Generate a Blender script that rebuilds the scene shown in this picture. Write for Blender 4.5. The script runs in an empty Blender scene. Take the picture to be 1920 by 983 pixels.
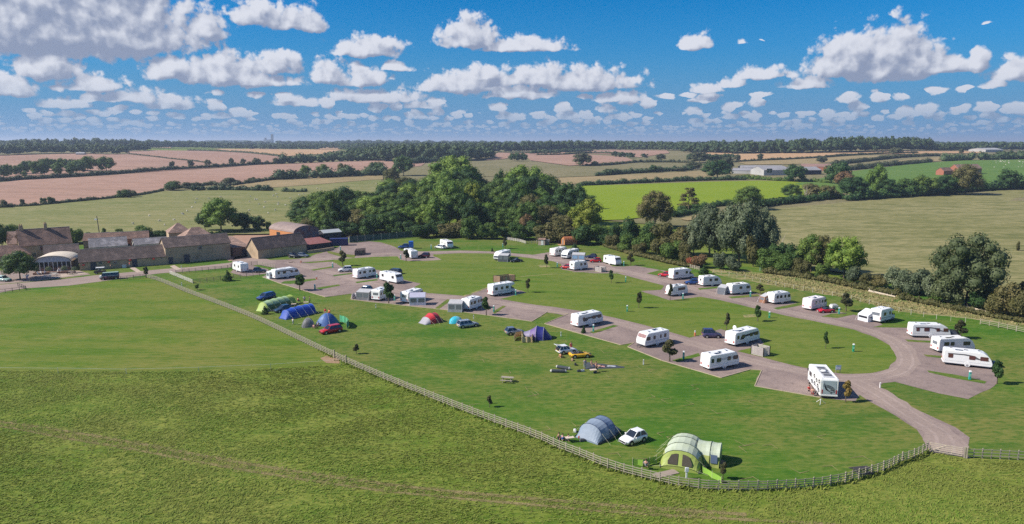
import bpy, bmesh, math, random
import numpy as np
from mathutils import Vector, Matrix

# ------------------------------------------------------------------ scene, camera, sky, sun
S = bpy.context.scene
COL = S.collection
R = math.radians
F = 1350.0          # focal length in pixels of the 1920 px wide photograph
CH = 37.0           # height of the drone above the grass
PITCH = math.atan((491.5 - 265.0) / F)
cam_d = bpy.data.cameras.new('camera')
cam_d.sensor_width = 36.0
cam_d.lens = F * 36.0 / 1920.0
cam_d.clip_start = 0.5
cam_d.clip_end = 60000
cam = bpy.data.objects.new('camera', cam_d)
COL.objects.link(cam)
cam.location = (0, 0, CH)
cam.rotation_euler = (math.pi / 2 - PITCH, 0, 0)
S.camera = cam
S.view_settings.view_transform = 'Standard'
S.view_settings.look = 'None'
S.view_settings.exposure = 0.5
S.view_settings.gamma = 1.0
S.view_settings.use_curve_mapping = False
S.cycles.max_bounces = 5
S.cycles.diffuse_bounces = 2
S.cycles.glossy_bounces = 2
S.cycles.transmission_bounces = 3
S.cycles.transparent_max_bounces = 6
S.cycles.volume_bounces = 0
S.cycles.use_denoising = False
S.cycles.caustics_reflective = False
S.cycles.caustics_refractive = False

SUN_EL, SUN_AZ = R(40), R(-97)      # azimuth measured from the view direction (+Y), clockwise
sun_dir = Vector((math.sin(SUN_AZ) * math.cos(SUN_EL), math.cos(SUN_AZ) * math.cos(SUN_EL), math.sin(SUN_EL)))
sun_d = bpy.data.lights.new('sun', 'SUN')
sun_d.energy = 5.0
sun_d.angle = R(0.5)
sun_d.color = (1.0, 0.93, 0.83)
sun = bpy.data.objects.new('sun', sun_d)
COL.objects.link(sun)
sun.rotation_euler = sun_dir.to_track_quat('Z', 'Y').to_euler()

# ---- node helper
class NB:
    def __init__(s, tree): s.t = tree
    def new(s, typ, **kw):
        n = s.t.nodes.new(typ)
        for k, v in kw.items(): setattr(n, k, v)
        return n
    def put(s, sock, v):
        if isinstance(v, bpy.types.NodeSocket): s.t.links.new(v, sock)
        elif v is not None:
            if isinstance(v, (tuple, list)) and len(v) == 3 and sock.type == 'RGBA': v = (*v, 1)
            sock.default_value = v
    def m(s, op, a, b=None, c=None, clamp=False):
        n = s.new('ShaderNodeMath', operation=op); n.use_clamp = clamp
        for i, v in enumerate((a, b, c)):
            if v is not None: s.put(n.inputs[i], v)
        return n.outputs[0]
    def v(s, op, a, b=None, c=None):
        n = s.new('ShaderNodeVectorMath', operation=op)
        for i, x in enumerate((a, b, c)):
            if x is not None: s.put(n.inputs[i], x)
        return n.outputs['Value'] if op in ('LENGTH', 'DOT_PRODUCT', 'DISTANCE') else n.outputs[0]
    def mix(s, fac, a, b, blend='MIX'):
        n = s.new('ShaderNodeMix', data_type='RGBA', blend_type=blend)
        s.put(n.inputs[0], fac); s.put(n.inputs[6], a); s.put(n.inputs[7], b)
        return n.outputs[2]
    def ramp(s, x, lo, hi, a=0.0, b=1.0, smooth=True):
        n = s.new('ShaderNodeMapRange'); n.interpolation_type = 'SMOOTHSTEP' if smooth else 'LINEAR'
        s.put(n.inputs[0], x); n.inputs[1].default_value = lo; n.inputs[2].default_value = hi
        n.inputs[3].default_value = a; n.inputs[4].default_value = b
        return n.outputs[0]
    def noise(s, vec, scale, detail=3, rough=0.55, dist=0.0, dim='3D'):
        n = s.new('ShaderNodeTexNoise', noise_dimensions=dim)
        s.put(n.inputs['Vector'], vec); n.inputs['Scale'].default_value = scale
        n.inputs['Detail'].default_value = detail; n.inputs['Roughness'].default_value = rough
        n.inputs['Distortion'].default_value = dist
        return n.outputs['Fac']
    def comb(s, x, y, z=0.0):
        n = s.new('ShaderNodeCombineXYZ')
        for i, v in enumerate((x, y, z)): s.put(n.inputs[i], v)
        return n.outputs[0]
    def sep(s, v):
        n = s.new('ShaderNodeSeparateXYZ'); s.put(n.inputs[0], v)
        return n.outputs

def ray(px, py):
    """direction through a point of the photograph, used to survey where things stand"""
    x = (px - 960.0) / F; y = (491.5 - py) / F
    c, s = math.cos(PITCH), math.sin(PITCH)
    return Vector((x, c + s * y, -s + c * y))

# ---- world: physical sky plus cumulus clouds by direction
w = bpy.data.worlds.new('World'); S.world = w; w.use_nodes = True
wt = w.node_tree; wt.nodes.clear()
b = NB(wt)
def deg(px, py):
    d = ray(px, py)
    return math.degrees(math.atan2(d.x, d.y)), math.degrees(math.atan2(d.z, math.hypot(d.x, d.y)))
# measured cumulus: centre x, base y, half width, height above base (photograph pixels), strength
CLOUDS = [(110, 90, 270, 190, 1.25), (235, 96, 130, 110, 1.2), (392, 72, 50, 66, 1), (490, 48, 62, 60, 1), (565, 55, 62, 50, 1),
    (92, 146, 82, 66, 1), (20, 180, 60, 50, 1), (180, 170, 80, 36, 1), (318, 150, 66, 66, 1), (425, 158, 110, 62, 1.05), (520, 138, 60, 48, 1),
    (240, 192, 90, 34, .9), (470, 160, 120, 34, .95), (690, 104, 86, 44, 1), (742, 133, 42, 22, 1), (618, 155, 46, 50, 1), (680, 160, 66, 44, 1),
    (880, 88, 72, 66, 1), (985, 96, 110, 30, 1), (905, 150, 50, 34, 1), (865, 172, 110, 42, 1), (970, 184, 130, 32, .9), (1000, 160, 90, 46, 1),
    (1095, 168, 130, 48, 1), (1168, 190, 56, 24, 1), (1302, 92, 44, 32, 1), (1392, 84, 17, 16, .8), (1428, 78, 12, 6, .6),
    (1600, 138, 100, 84, 1.1), (1670, 144, 120, 96, 1.15), (1770, 138, 96, 40, 1), (1835, 128, 34, 44, 1), (1900, 150, 66, 50, 1), (1862, 164, 32, 18, .9),
    (1430, 148, 78, 28, .95), (1380, 164, 34, 24, .9), (1512, 166, 66, 24, .95), (1325, 172, 38, 22, 1), (1323, 192, 30, 17, 1), (1852, 46, 24, 12, .55),
    (700, 192, 120, 34, .9), (560, 198, 70, 26, .85), (320, 204, 90, 30, .85), (790, 204, 60, 20, .8), (120, 204, 90, 26, .8), (1600, 2, 14, 4, .4)]
def cloud_group(gname, fine):
    grp = bpy.data.node_groups.new(gname, 'ShaderNodeTree')
    grp.interface.new_socket('P', in_out='INPUT', socket_type='NodeSocketVector')
    grp.interface.new_socket('D', in_out='OUTPUT', socket_type='NodeSocketFloat')
    g = NB(grp); gi = g.new('NodeGroupInput'); go = g.new('NodeGroupOutput')
    P = gi.outputs[0]
    wn = g.new('ShaderNodeTexNoise', noise_dimensions='2D'); g.put(wn.inputs['Vector'], P)
    wn.inputs['Scale'].default_value = .55; wn.inputs['Detail'].default_value = 3
    Pw = g.v('MULTIPLY_ADD', g.v('SUBTRACT', wn.outputs['Color'], (.5, .5, .5)), (1.1, .55, 0), P)
    Pw = g.v('MULTIPLY', Pw, (1, 1, 0))
    acc = None
    for cx, cy, hw, hh, st in CLOUDS:
        az, el = deg(cx, cy); az2, _ = deg(cx + hw, cy); _, el2 = deg(cx, cy - hh)
        sx, sy = 1 / abs(az2 - az), 1 / abs(el2 - el)
        q = g.v('MULTIPLY_ADD', Pw, (sx, sy, 0), (-az * sx, -el * sy - .12, 0))
        q = g.v('MAXIMUM', q, g.v('MULTIPLY', q, (-1, -4.6, 0)))
        ln = g.v('LENGTH', q)
        if st != 1: ln = g.m('ADD', ln, 1 - st)
        acc = ln if acc is None else g.m('MINIMUM', acc, ln)
    f = g.m('SUBTRACT', 1.0, acc)
    px_, py_, _z = g.sep(P)
    def belt(kx, ky, lo, hi, thr, rad, warp):
        c = g.comb(g.m('MULTIPLY', px_, kx), g.m('MULTIPLY', g.m('POWER', g.m('MAXIMUM', py_, .02), warp), ky))
        n = g.noise(c, 1.6, 2, dim='2D')
        c = g.v('ADD', c, g.comb(g.m('MULTIPLY', n, .6), 0.0))
        vo = g.new('ShaderNodeTexVoronoi', voronoi_dimensions='2D', feature='F1')
        g.put(vo.inputs['Vector'], c); vo.inputs['Scale'].default_value = 1.0
        rnd = g.sep(vo.outputs['Color'])[0]
        pres = g.ramp(rnd, thr - .03, thr + .03)
        band = g.m('MULTIPLY', g.ramp(py_, lo - .25, lo + .25), g.ramp(py_, hi + .4, hi - .4))
        d = g.m('SUBTRACT', 1.0, g.m('DIVIDE', vo.outputs['Distance'], rad))
        return g.m('SUBTRACT', d, g.m('MULTIPLY', g.m('SUBTRACT', 1.0, g.m('MULTIPLY', pres, band)), 3.0))
    f = g.m('MAXIMUM', f, belt(.62, 1.35, 1.5, 3.8, .50, .58, .9))
    f = g.m('MAXIMUM', f, belt(1.1, 2.5, .9, 2.4, .36, .60, .9))
    f = g.m('MAXIMUM', f, g.m('SUBTRACT', belt(2.0, 5.0, .35, 1.5, .36, .60, .9), .08))
    f = g.m('MAXIMUM', f, belt(.12, .32, 14, 60, .55, .60, 1.0))
    n1 = g.noise(P, .72, 7 if fine else 2, .55, dim='2D')
    pv = g.new('ShaderNodeTexVoronoi', voronoi_dimensions='2D', feature='SMOOTH_F1')
    pw = g.v('ADD', P, g.comb(g.m('MULTIPLY', n1, 1.2), g.m('MULTIPLY', n1, .7)))
    g.put(pv.inputs['Vector'], pw); pv.inputs['Scale'].default_value = 1.1; pv.inputs['Smoothness'].default_value = .45
    pv2 = g.new('ShaderNodeTexVoronoi', voronoi_dimensions='2D', feature='SMOOTH_F1')
    g.put(pv2.inputs['Vector'], pw); pv2.inputs['Scale'].default_value = 3.2; pv2.inputs['Smoothness'].default_value = .4
    f = g.m('ADD', f, g.m('MULTIPLY', g.m('SUBTRACT', n1, .5), .9))
    f = g.m('ADD', f, g.m('MULTIPLY', g.m('SUBTRACT', .42, pv.outputs['Distance']), .34))
    f = g.m('ADD', f, g.m('MULTIPLY', g.m('SUBTRACT', .40, pv2.outputs['Distance']), .14 if fine else .08))
    g.put(go.inputs[0], f)
    return grp
tc = b.new('ShaderNodeTexCoord')
dx, dy, dz = b.sep(tc.outputs['Generated'])
az = b.m('MULTIPLY', b.m('ARCTAN2', dx, dy), 57.29578)
el = b.m('MULTIPLY', b.m('ARCSINE', dz), 57.29578)
PP = b.comb(az, el)
CG = [cloud_group('cloud_field', True), cloud_group('cloud_body', False)]
def field(p, k=0):
    n = b.new('ShaderNodeGroup'); n.node_tree = CG[k]; b.put(n.inputs[0], p)
    return n.outputs[0]
d0 = field(PP)
finew = b.noise(PP, 2.6, 5, .65, dim='2D')
d0 = b.m('ADD', d0, b.m('MULTIPLY', b.m('SUBTRACT', finew, .5), .26))
s0 = field(PP, 1)
d1 = field(b.v('ADD', PP, (-.42, .60, 0)), 1)
alpha = b.ramp(d0, .07, .36)
lit = b.m('ADD', b.m('MULTIPLY', b.m('SUBTRACT', s0, d1), 1.5), b.m('MULTIPLY', b.m('SUBTRACT', .62, s0), .42))
lit = b.m('ADD', lit, b.m('MULTIPLY', b.m('SUBTRACT', d0, s0), .7))
lit = b.ramp(lit, -.45, .72)
sky = b.new('ShaderNodeTexSky', sky_type='NISHITA')
sky.sun_disc = False; sky.sun_elevation = SUN_EL; sky.sun_rotation = SUN_AZ
sky.air_density = 1.0; sky.dust_density = .35; sky.ozone_density = 2.0; sky.altitude = 60
skc = b.mix(1.0, sky.outputs[0], (.52, .93, 1.36), 'MULTIPLY')
hs = b.new('ShaderNodeHueSaturation'); b.put(hs.inputs['Color'], skc)
hs.inputs['Saturation'].default_value = 1.6; hs.inputs['Value'].default_value = .55
hor = b.ramp(el, -1.0, 7.0)
skycol = b.mix(hor, (1.3, 2.45, 3.8), hs.outputs[0])
skycol = b.mix(b.ramp(el, 0, 12, .75, 0), skycol, (.85, 2.1, 4.0))
cloud = b.mix(lit, (1.95, 2.3, 3.25), (5.3, 5.45, 6.0))
cloud = b.mix(b.ramp(el, 0.0, 5.0, .66, 0), cloud, (1.8, 2.6, 3.8))
alpha = b.m('MULTIPLY', alpha, b.ramp(el, .1, 3.0, .45, .97))
final = b.mix(alpha, skycol, cloud)
final = b.mix(b.ramp(el, -1.2, -.2), (1.0, 1.3, .9), final)
bg = b.new('ShaderNodeBackground'); b.put(bg.inputs['Color'], final); bg.inputs['Strength'].default_value = .1
wo = b.new('ShaderNodeOutputWorld'); wt.links.new(bg.outputs[0], wo.inputs[0])
w.cycles.sampling_method = 'MANUAL'; w.cycles.sample_map_resolution = 512

# ------------------------------------------------------------------ terrain and survey
def sst(a, b_, x):
    t = min(1, max(0, (x - a) / (b_ - a))); return t * t * (3 - 2 * t)
def terr(x, y):
    d = math.hypot(x, y)
    if y < 0 or d < 470: return 0.0
    h = 15 * sst(470, 1500, d) + 3 * sst(1500, 3500, d)
    a = math.degrees(math.atan2(x, y))
    h += 9 * sst(1000, 1500, d) * math.exp(-((a - 22) / 9) ** 2) * (1 - sst(2200, 3500, d))
    h += 5 * sst(1100, 1700, d) * math.exp(-((a + 33) / 9) ** 2)
    return h
def G(px, py, z=None):
    """ground point seen at a point of the photograph"""
    d = ray(px, py)
    if z is not None:
        t = (z - CH) / d.z; return Vector((d.x * t, d.y * t, z))
    t = -CH / d.z if d.z < -1e-4 else 9000
    if t < 460: return Vector((d.x * t, d.y * t, 0))
    s = 380.0
    while s < 9000:
        if CH + d.z * s <= terr(d.x * s, d.y * s):
            lo, hi = s - 8, s
            for _ in range(12):
                m_ = (lo + hi) / 2
                if CH + d.z * m_ <= terr(d.x * m_, d.y * m_): hi = m_
                else: lo = m_
            s = hi; break
        s += 8
    return Vector((d.x * s, d.y * s, terr(d.x * s, d.y * s)))
def height_to(g, py):
    """height above ground point g whose top shows at row py"""
    d = ray(960, py); t = g.y / d.y
    return CH + d.z * t - g.z

# ------------------------------------------------------------------ materials
MATS = {}
def mk(name):
    m_ = bpy.data.materials.new(name); m_.use_nodes = True
    nb = NB(m_.node_tree); bs = m_.node_tree.nodes['Principled BSDF']
    MATS[name] = m_
    return m_, nb, bs
def mat(name, col, rough=.6, metal=0.0, var=.12, scale=1.5, spec=.4, bump=0.0, bscale=8, coat=0.0, col2=None, alpha=None):
    if name in MATS: return MATS[name]
    m_, nb, bs = mk(name)
    co = nb.new('ShaderNodeTexCoord').outputs['Object']
    n = nb.noise(co, scale, 5, .6)
    c2 = col2 or tuple(c * .62 for c in col)
    f_ = nb.ramp(n, .35, .72, 0, 1) if col2 else nb.ramp(n, .4, .8, 0, min(1, var * 3))
    nb.put(bs.inputs['Base Color'], nb.mix(f_, col, c2))
    bs.inputs['Roughness'].default_value = rough; bs.inputs['Metallic'].default_value = metal
    bs.inputs['Specular IOR Level'].default_value = spec
    bs.inputs['Coat Weight'].default_value = coat
    if bump:
        bp = nb.new('ShaderNodeBump'); bp.inputs['Strength'].default_value = bump; bp.inputs['Distance'].default_value = .05
        nb.put(bp.inputs['Height'], nb.noise(co, bscale, 4, .6)); nb.put(bs.inputs['Normal'], bp.outputs[0])
    if alpha is not None: bs.inputs['Alpha'].default_value = alpha
    return m_
def grass_mat(name, a, c, d, s1=.02, s2=.25, s3=2.5, rows=None, bump=.35, k=.5, streak=None):
    """three greens mixed at field, patch and tuft scale; a main, c lighter or drier, d dark tufts"""
    m_, nb, bs = mk(name)
    p = nb.new('ShaderNodeNewGeometry').outputs['Position']
    if streak: p2 = nb.v('MULTIPLY', p, streak)
    else: p2 = p
    n1 = nb.noise(p, s1, 4, .6, .3); n2 = nb.noise(p2, s2, 5, .65, .4); n3 = nb.noise(p2, s3, 4, .7)
    col = nb.mix(nb.ramp(n1, .38, .66), a, c)
    col = nb.mix(nb.ramp(n2, .36, .70, 0, k), col, c)
    col = nb.mix(nb.ramp(n2, .56, .30, 0, k * 1.1), col, d)
    col = nb.mix(nb.ramp(n3, .56, .36, 0, .75), col, d)
    col = nb.mix(nb.ramp(n3, .56, .72, 0, .5), col, tuple(min(1, x * 1.35) for x in c))
    if rows:
        ang, wid, amt = rows
        v_ = nb.v('DOT_PRODUCT', p, (math.cos(ang) / wid, math.sin(ang) / wid, 0))
        v_ = nb.m('ADD', v_, nb.m('MULTIPLY', n1, 2.0))
        sn = nb.m('SINE', nb.m('MULTIPLY', v_, 6.283))
        col = nb.mix(nb.ramp(sn, -.6, .6, 0, amt), col, c)
    nb.put(bs.inputs['Base Color'], col)
    bs.inputs['Roughness'].default_value = .95; bs.inputs['Specular IOR Level'].default_value = .08
    bp = nb.new('ShaderNodeBump'); bp.inputs['Strength'].default_value = bump; bp.inputs['Distance'].default_value = .25
    nb.put(bp.inputs['Height'], n3); nb.put(bs.inputs['Normal'], bp.outputs[0])
    return m_
def leaf_mat(name, col, col2, trans=.26):
    m_, nb, bs = mk(name)
    at = nb.new('ShaderNodeAttribute'); at.attribute_name = 'tone'
    oi = nb.new('ShaderNodeObjectInfo')
    c = nb.mix(at.outputs['Fac'], col, col2)
    hsn = nb.new('ShaderNodeHueSaturation'); nb.put(hsn.inputs['Color'], c)
    nb.put(hsn.inputs['Value'], nb.m('MULTIPLY_ADD', oi.outputs['Random'], .5, .75))
    nb.put(hsn.inputs['Hue'], nb.m('MULTIPLY_ADD', oi.outputs['Random'], -.03, .515))
    nb.put(bs.inputs['Base Color'], hsn.outputs[0])
    bs.inputs['Roughness'].default_value = .65; bs.inputs['Specular IOR Level'].default_value = .25
    tr = nb.new('ShaderNodeBsdfTranslucent'); nb.put(tr.inputs['Color'], nb.mix(.35, hsn.outputs[0], (.25, .35, .02)))
    mx = nb.new('ShaderNodeMixShader'); mx.inputs[0].default_value = trans
    o = m_.node_tree.nodes['Material Output']
    m_.node_tree.links.new(bs.outputs[0], mx.inputs[1]); m_.node_tree.links.new(tr.outputs[0], mx.inputs[2])
    m_.node_tree.links.new(mx.outputs[0], o.inputs[0])
    return m_

# ------------------------------------------------------------------ mesh builder
class MB:
    def __init__(s): s.v = []; s.f = []; s.mi = []
    def add(s, vs, fs, mi=0):
        o = len(s.v); s.v.extend([tuple(x) for x in vs]); s.f.extend([tuple(o + i for i in f_) for f_ in fs]); s.mi.extend([mi] * len(fs))
        return s
    def box(s, c, d, rz=0, mi=0, tx=1.0, ty=1.0):
        """centre of the base c, size d; tx, ty taper the top"""
        x, y, z = c; a, e, h = d[0] / 2, d[1] / 2, d[2]
        cs, sn = math.cos(rz), math.sin(rz)
        vs = []
        for zz, kx, ky in ((0, 1, 1), (h, tx, ty)):
            for sx, sy in ((-1, -1), (1, -1), (1, 1), (-1, 1)):
                X, Y = sx * a * kx, sy * e * ky
                vs.append((x + X * cs - Y * sn, y + X * sn + Y * cs, z + zz))
        return s.add(vs, [(3, 2, 1, 0), (4, 5, 6, 7), (0, 1, 5, 4), (1, 2, 6, 5), (2, 3, 7, 6), (3, 0, 4, 7)], mi)
    def prism(s, prof, y0, y1, mi=0):
        n = len(prof)
        vs = [(x, y0, z) for x, z in prof] + [(x, y1, z) for x, z in prof]
        return s.add(vs, [tuple(range(n - 1, -1, -1)), tuple(range(n, 2 * n))] + [(i, (i + 1) % n, n + (i + 1) % n, n + i) for i in range(n)], mi)
    def tube(s, p, q, r, n=6, r2=None, mi=0, cap=True):
        p, q = Vector(p), Vector(q); r2 = r if r2 is None else r2
        d = (q - p).normalized(); a = d.orthogonal().normalized(); e = d.cross(a)
        vs = [p + (a * math.cos(t) + e * math.sin(t)) * r for t in [6.28319 * i / n for i in range(n)]]
        vs += [q + (a * math.cos(t) + e * math.sin(t)) * r2 for t in [6.28319 * i / n for i in range(n)]]
        fs = [(i, (i + 1) % n, n + (i + 1) % n, n + i) for i in range(n)]
        if cap: fs += [tuple(range(n - 1, -1, -1)), tuple(range(n, 2 * n))]
        return s.add(vs, fs, mi)
    def loft(s, rings, closed=False, caps=True, mi=0):
        n = len(rings[0]); vs = [p for r_ in rings for p in r_]; fs = []
        for i in range(len(rings) - 1):
            for j in range(n if closed else n - 1):
                k = (j + 1) % n
                fs.append((i * n + j, i * n + k, (i + 1) * n + k, (i + 1) * n + j))
        if caps: fs += [tuple(range(n - 1, -1, -1)), tuple(range((len(rings) - 1) * n, len(rings) * n))]
        return s.add(vs, fs, mi)
    def ball(s, c, r, seg=8, ring=5, mi=0):
        vs = []; fs = []
        r = r if isinstance(r, (tuple, list)) else (r, r, r)
        for i in range(1, ring):
            t = math.pi * i / ring
            for j in range(seg):
                u = 6.28319 * j / seg
                vs.append((c[0] + r[0] * math.sin(t) * math.cos(u), c[1] + r[1] * math.sin(t) * math.sin(u), c[2] + r[2] * math.cos(t)))
        top = len(vs); vs.append((c[0], c[1], c[2] + r[2])); vs.append((c[0], c[1], c[2] - r[2]))
        for j in range(seg):
            k = (j + 1) % seg
            fs.append((top, j, k)); fs.append((top + 1, (ring - 2) * seg + k, (ring - 2) * seg + j))
            for i in range(ring - 2): fs.append((i * seg + j, (i + 1) * seg + j, (i + 1) * seg + k, i * seg + k))
        return s.add(vs, fs, mi)
    def mesh(s, name, mats, bevel=0.0, smooth=False, seg=2):
        me = bpy.data.meshes.new(name); me.from_pydata(s.v, [], s.f)
        for m_ in (mats if isinstance(mats, (list, tuple)) else [mats]): me.materials.append(m_)
        if len(me.materials) > 1: me.polygons.foreach_set('material_index', s.mi)
        bm = bmesh.new(); bm.from_mesh(me)
        bmesh.ops.recalc_face_normals(bm, faces=bm.faces)
        if bevel:
            ed = [e for e in bm.edges if len(e.link_faces) == 2 and e.calc_face_angle(0) > .35]
            bmesh.ops.bevel(bm, geom=ed, offset=bevel, segments=seg, affect='EDGES', clamp_overlap=True)
        bm.to_mesh(me); bm.free()
        if smooth:
            me.polygons.foreach_set('use_smooth', [True] * len(me.polygons))
        me.update()
        return me
    def obj(s, name, mats, parent=None, bevel=0.0, smooth=False, **kw):
        return ob(name, s.mesh(name, mats, bevel, smooth), parent, **kw)
def ob(name, data, parent=None, loc=None, rz=None, scale=None, **props):
    o = bpy.data.objects.new(name, data); COL.objects.link(o)
    if parent: o.parent = parent
    if loc is not None: o.location = loc
    if rz is not None: o.rotation_euler[2] = rz
    if scale is not None: o.scale = scale
    for k, v_ in props.items(): o[k] = v_
    return o
def thing(name, label, cat, loc=(0, 0, 0), rz=0, group=None):
    o = ob(name, None, loc=loc, rz=rz, label=label, category=cat)
    if group: o['group'] = group
    return o
def crom(pts, n=6, closed=False):
    P_ = [Vector(p).to_3d() for p in pts]; out = []
    m_ = len(P_); rng = range(m_ if closed else m_ - 1)
    for i in rng:
        p0, p1, p2, p3 = (P_[(i - 1) % m_] if closed or i > 0 else P_[0]), P_[i], P_[(i + 1) % m_], (P_[(i + 2) % m_] if closed or i + 2 < m_ else P_[-1])
        for k in range(n):
            t = k / n
            out.append(.5 * ((2 * p1) + (p2 - p0) * t + (2 * p0 - 5 * p1 + 4 * p2 - p3) * t * t + (3 * p1 - p0 - 3 * p2 + p3) * t ** 3))
    if not closed: out.append(P_[-1])
    return out
def sheet(name, pts, m_, z, far=False, smooth=0, kind='structure', world=False, wob=0.0):
    """a piece of ground: outline surveyed from the photograph, laid on the terrain"""
    if smooth: pts = [(p.x, p.y) for p in crom(pts, smooth, True)]
    gp = [Vector(p).to_3d() for p in pts] if world else [G(*p) for p in pts]
    if wob:
        rn = random.Random(len(pts)); o_ = []
        for i, p in enumerate(gp):
            q = gp[(i + 1) % len(gp)]; n_ = max(1, min(60, int((q - p).length / 2.0)))
            for k in range(n_):
                e = p.lerp(q, k / n_)
                o_.append(e + Vector((rn.uniform(-wob, wob), rn.uniform(-wob, wob), 0)) if k else e)
        gp = o_
    bm = bmesh.new()
    vs = [bm.verts.new((p.x, p.y, 0)) for p in gp]
    bm.faces.new(vs); bm.normal_update()
    bmesh.ops.triangulate(bm, faces=bm.faces[:])
    if far:
        xs = [p.x for p in gp]; ys = [p.y for p in gp]
        st = max(50, (max(ys) - min(ys)) / 40)
        for k in range(1, int((max(ys) - min(ys)) / st) + 1):
            bmesh.ops.bisect_plane(bm, geom=bm.verts[:] + bm.edges[:] + bm.faces[:], plane_co=(0, min(ys) + k * st, 0), plane_no=(0, 1, 0))
        st = max(50, (max(xs) - min(xs)) / 40)
        for k in range(1, int((max(xs) - min(xs)) / st) + 1):
            bmesh.ops.bisect_plane(bm, geom=bm.verts[:] + bm.edges[:] + bm.faces[:], plane_co=(min(xs) + k * st, 0, 0), plane_no=(1, 0, 0))
    for v_ in bm.verts: v_.co.z = (terr(v_.co.x, v_.co.y) if far else 0) + z
    bm.normal_update()
    for f_ in bm.faces:
        if f_.normal.z < 0: f_.normal_flip()
    me = bpy.data.meshes.new(name); bm.to_mesh(me); bm.free(); me.materials.append(m_)
    return ob(name, me, kind=kind)

# ------------------------------------------------------------------ ground
GRASS = dict(
    meadow=grass_mat('rough meadow grass', (.125, .185, .020), (.215, .225, .050), (.062, .115, .014), s1=.035, s2=.45, s3=2.2, k=.6, bump=.7, streak=(.4, 1.2, 1)),
    lawn=grass_mat('mown camp grass', (.070, .152, .015), (.168, .162, .045), (.036, .106, .011), s1=.024, s2=.11, s3=1.3, bump=.25, k=.6, streak=(.5, 1.3, 1)),
    island=grass_mat('mown island grass', (.098, .158, .018), (.150, .172, .036), (.060, .122, .014), s1=.03, s2=.14, s3=1.2, bump=.25, k=.5, streak=(.4, 1.5, 1), rows=(R(78), 6.0, .3)),
    paddock=grass_mat('paddock grass', (.090, .158, .013), (.170, .172, .040), (.052, .118, .009), s1=.030, s2=.09, s3=1.1, bump=.2, k=.55, streak=(.3, 1.5, 1), rows=(R(86), 8.0, .25)),
    rough=grass_mat('dry rough grass', (.23, .20, .085), (.33, .26, .13), (.085, .145, .030), s1=.06, s2=.3, s3=1.6, bump=.6, k=1.0, streak=(.45, 1.2, 1)),
    graze=grass_mat('grazed pasture', (.185, .190, .068), (.245, .220, .100), (.120, .145, .042), s1=.010, s2=.08, s3=.5, k=.6, streak=(.35, 1.2, 1)),
    big=grass_mat('tall pasture', (.200, .188, .075), (.265, .235, .110), (.110, .122, .040), s1=.012, s2=.11, s3=.55, k=.75, bump=.5, streak=(.35, 1.1, 1)),
    lime=grass_mat('lime green ley', (.175, .240, .014), (.205, .255, .022), (.140, .215, .012), s1=.01, s2=.05, s3=.6, k=.3, rows=(R(20), 5, .15)),
    stubble=grass_mat('reddish stubble', (.315, .185, .135), (.385, .240, .180), (.215, .140, .100), s1=.008, s2=.035, s3=.3, k=.5, rows=(R(97), 9, .35), streak=(.25, 1.5, 1)),
    wheat=grass_mat('golden stubble', (.42, .26, .14), (.48, .31, .18), (.31, .20, .11), s1=.008, s2=.04, s3=.3, k=.4, rows=(R(80), 12, .3)),
    olive=grass_mat('olive pasture', (.180, .160, .080), (.225, .190, .105), (.120, .120, .052), s1=.01, s2=.06, s3=.4, k=.4),
    tan=grass_mat('tan stubble strip', (.27, .205, .105), (.34, .250, .135), (.180, .155, .075), s1=.01, s2=.06, s3=.4, k=.4),
    green=grass_mat('far green pasture', (.095, .170, .032), (.125, .190, .045), (.068, .135, .026), s1=.01, s2=.05, s3=.4, k=.4),
)
def gravel_mat(name, a, c, d):
    m_, nb, bs = mk(name)
    p = nb.new('ShaderNodeNewGeometry').outputs['Position']
    n1 = nb.noise(p, .06, 5, .6, .5); n2 = nb.noise(p, .35, 5, .7); n3 = nb.noise(p, 2.2, 5, .8)
    col = nb.mix(nb.ramp(n1, .36, .64), a, c)
    col = nb.mix(nb.ramp(n2, .46, .70, 0, .8), col, d)
    col = nb.mix(nb.ramp(n3, .45, .75, 0, .55), col, tuple(x * .5 for x in a))
    col = nb.mix(nb.ramp(n3, .45, .25, 0, .5), col, tuple(min(1, x * 1.5) for x in a))
    nb.put(bs.inputs['Base Color'], col); bs.inputs['Roughness'].default_value = .95
    bs.inputs['Specular IOR Level'].default_value = .1
    bp = nb.new('ShaderNodeBump'); bp.inputs['Strength'].default_value = .4; bp.inputs['Distance'].default_value = .06
    nb.put(bp.inputs['Height'], n3); nb.put(bs.inputs['Normal'], bp.outputs[0])
    return m_
GRAV = gravel_mat('pink grey gravel', (.228, .174, .158), (.295, .226, .200), (.170, .130, .122))
ROAD = gravel_mat('worn lane gravel', (.275, .212, .184), (.315, .244, .210), (.26, .20, .18))
DIRT = gravel_mat('bare earth', (.30, .20, .125), (.36, .25, .16), (.22, .16, .09))
YARD = gravel_mat('farmyard earth', (.36, .22, .16), (.40, .25, .18), (.28, .18, .13))

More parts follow.
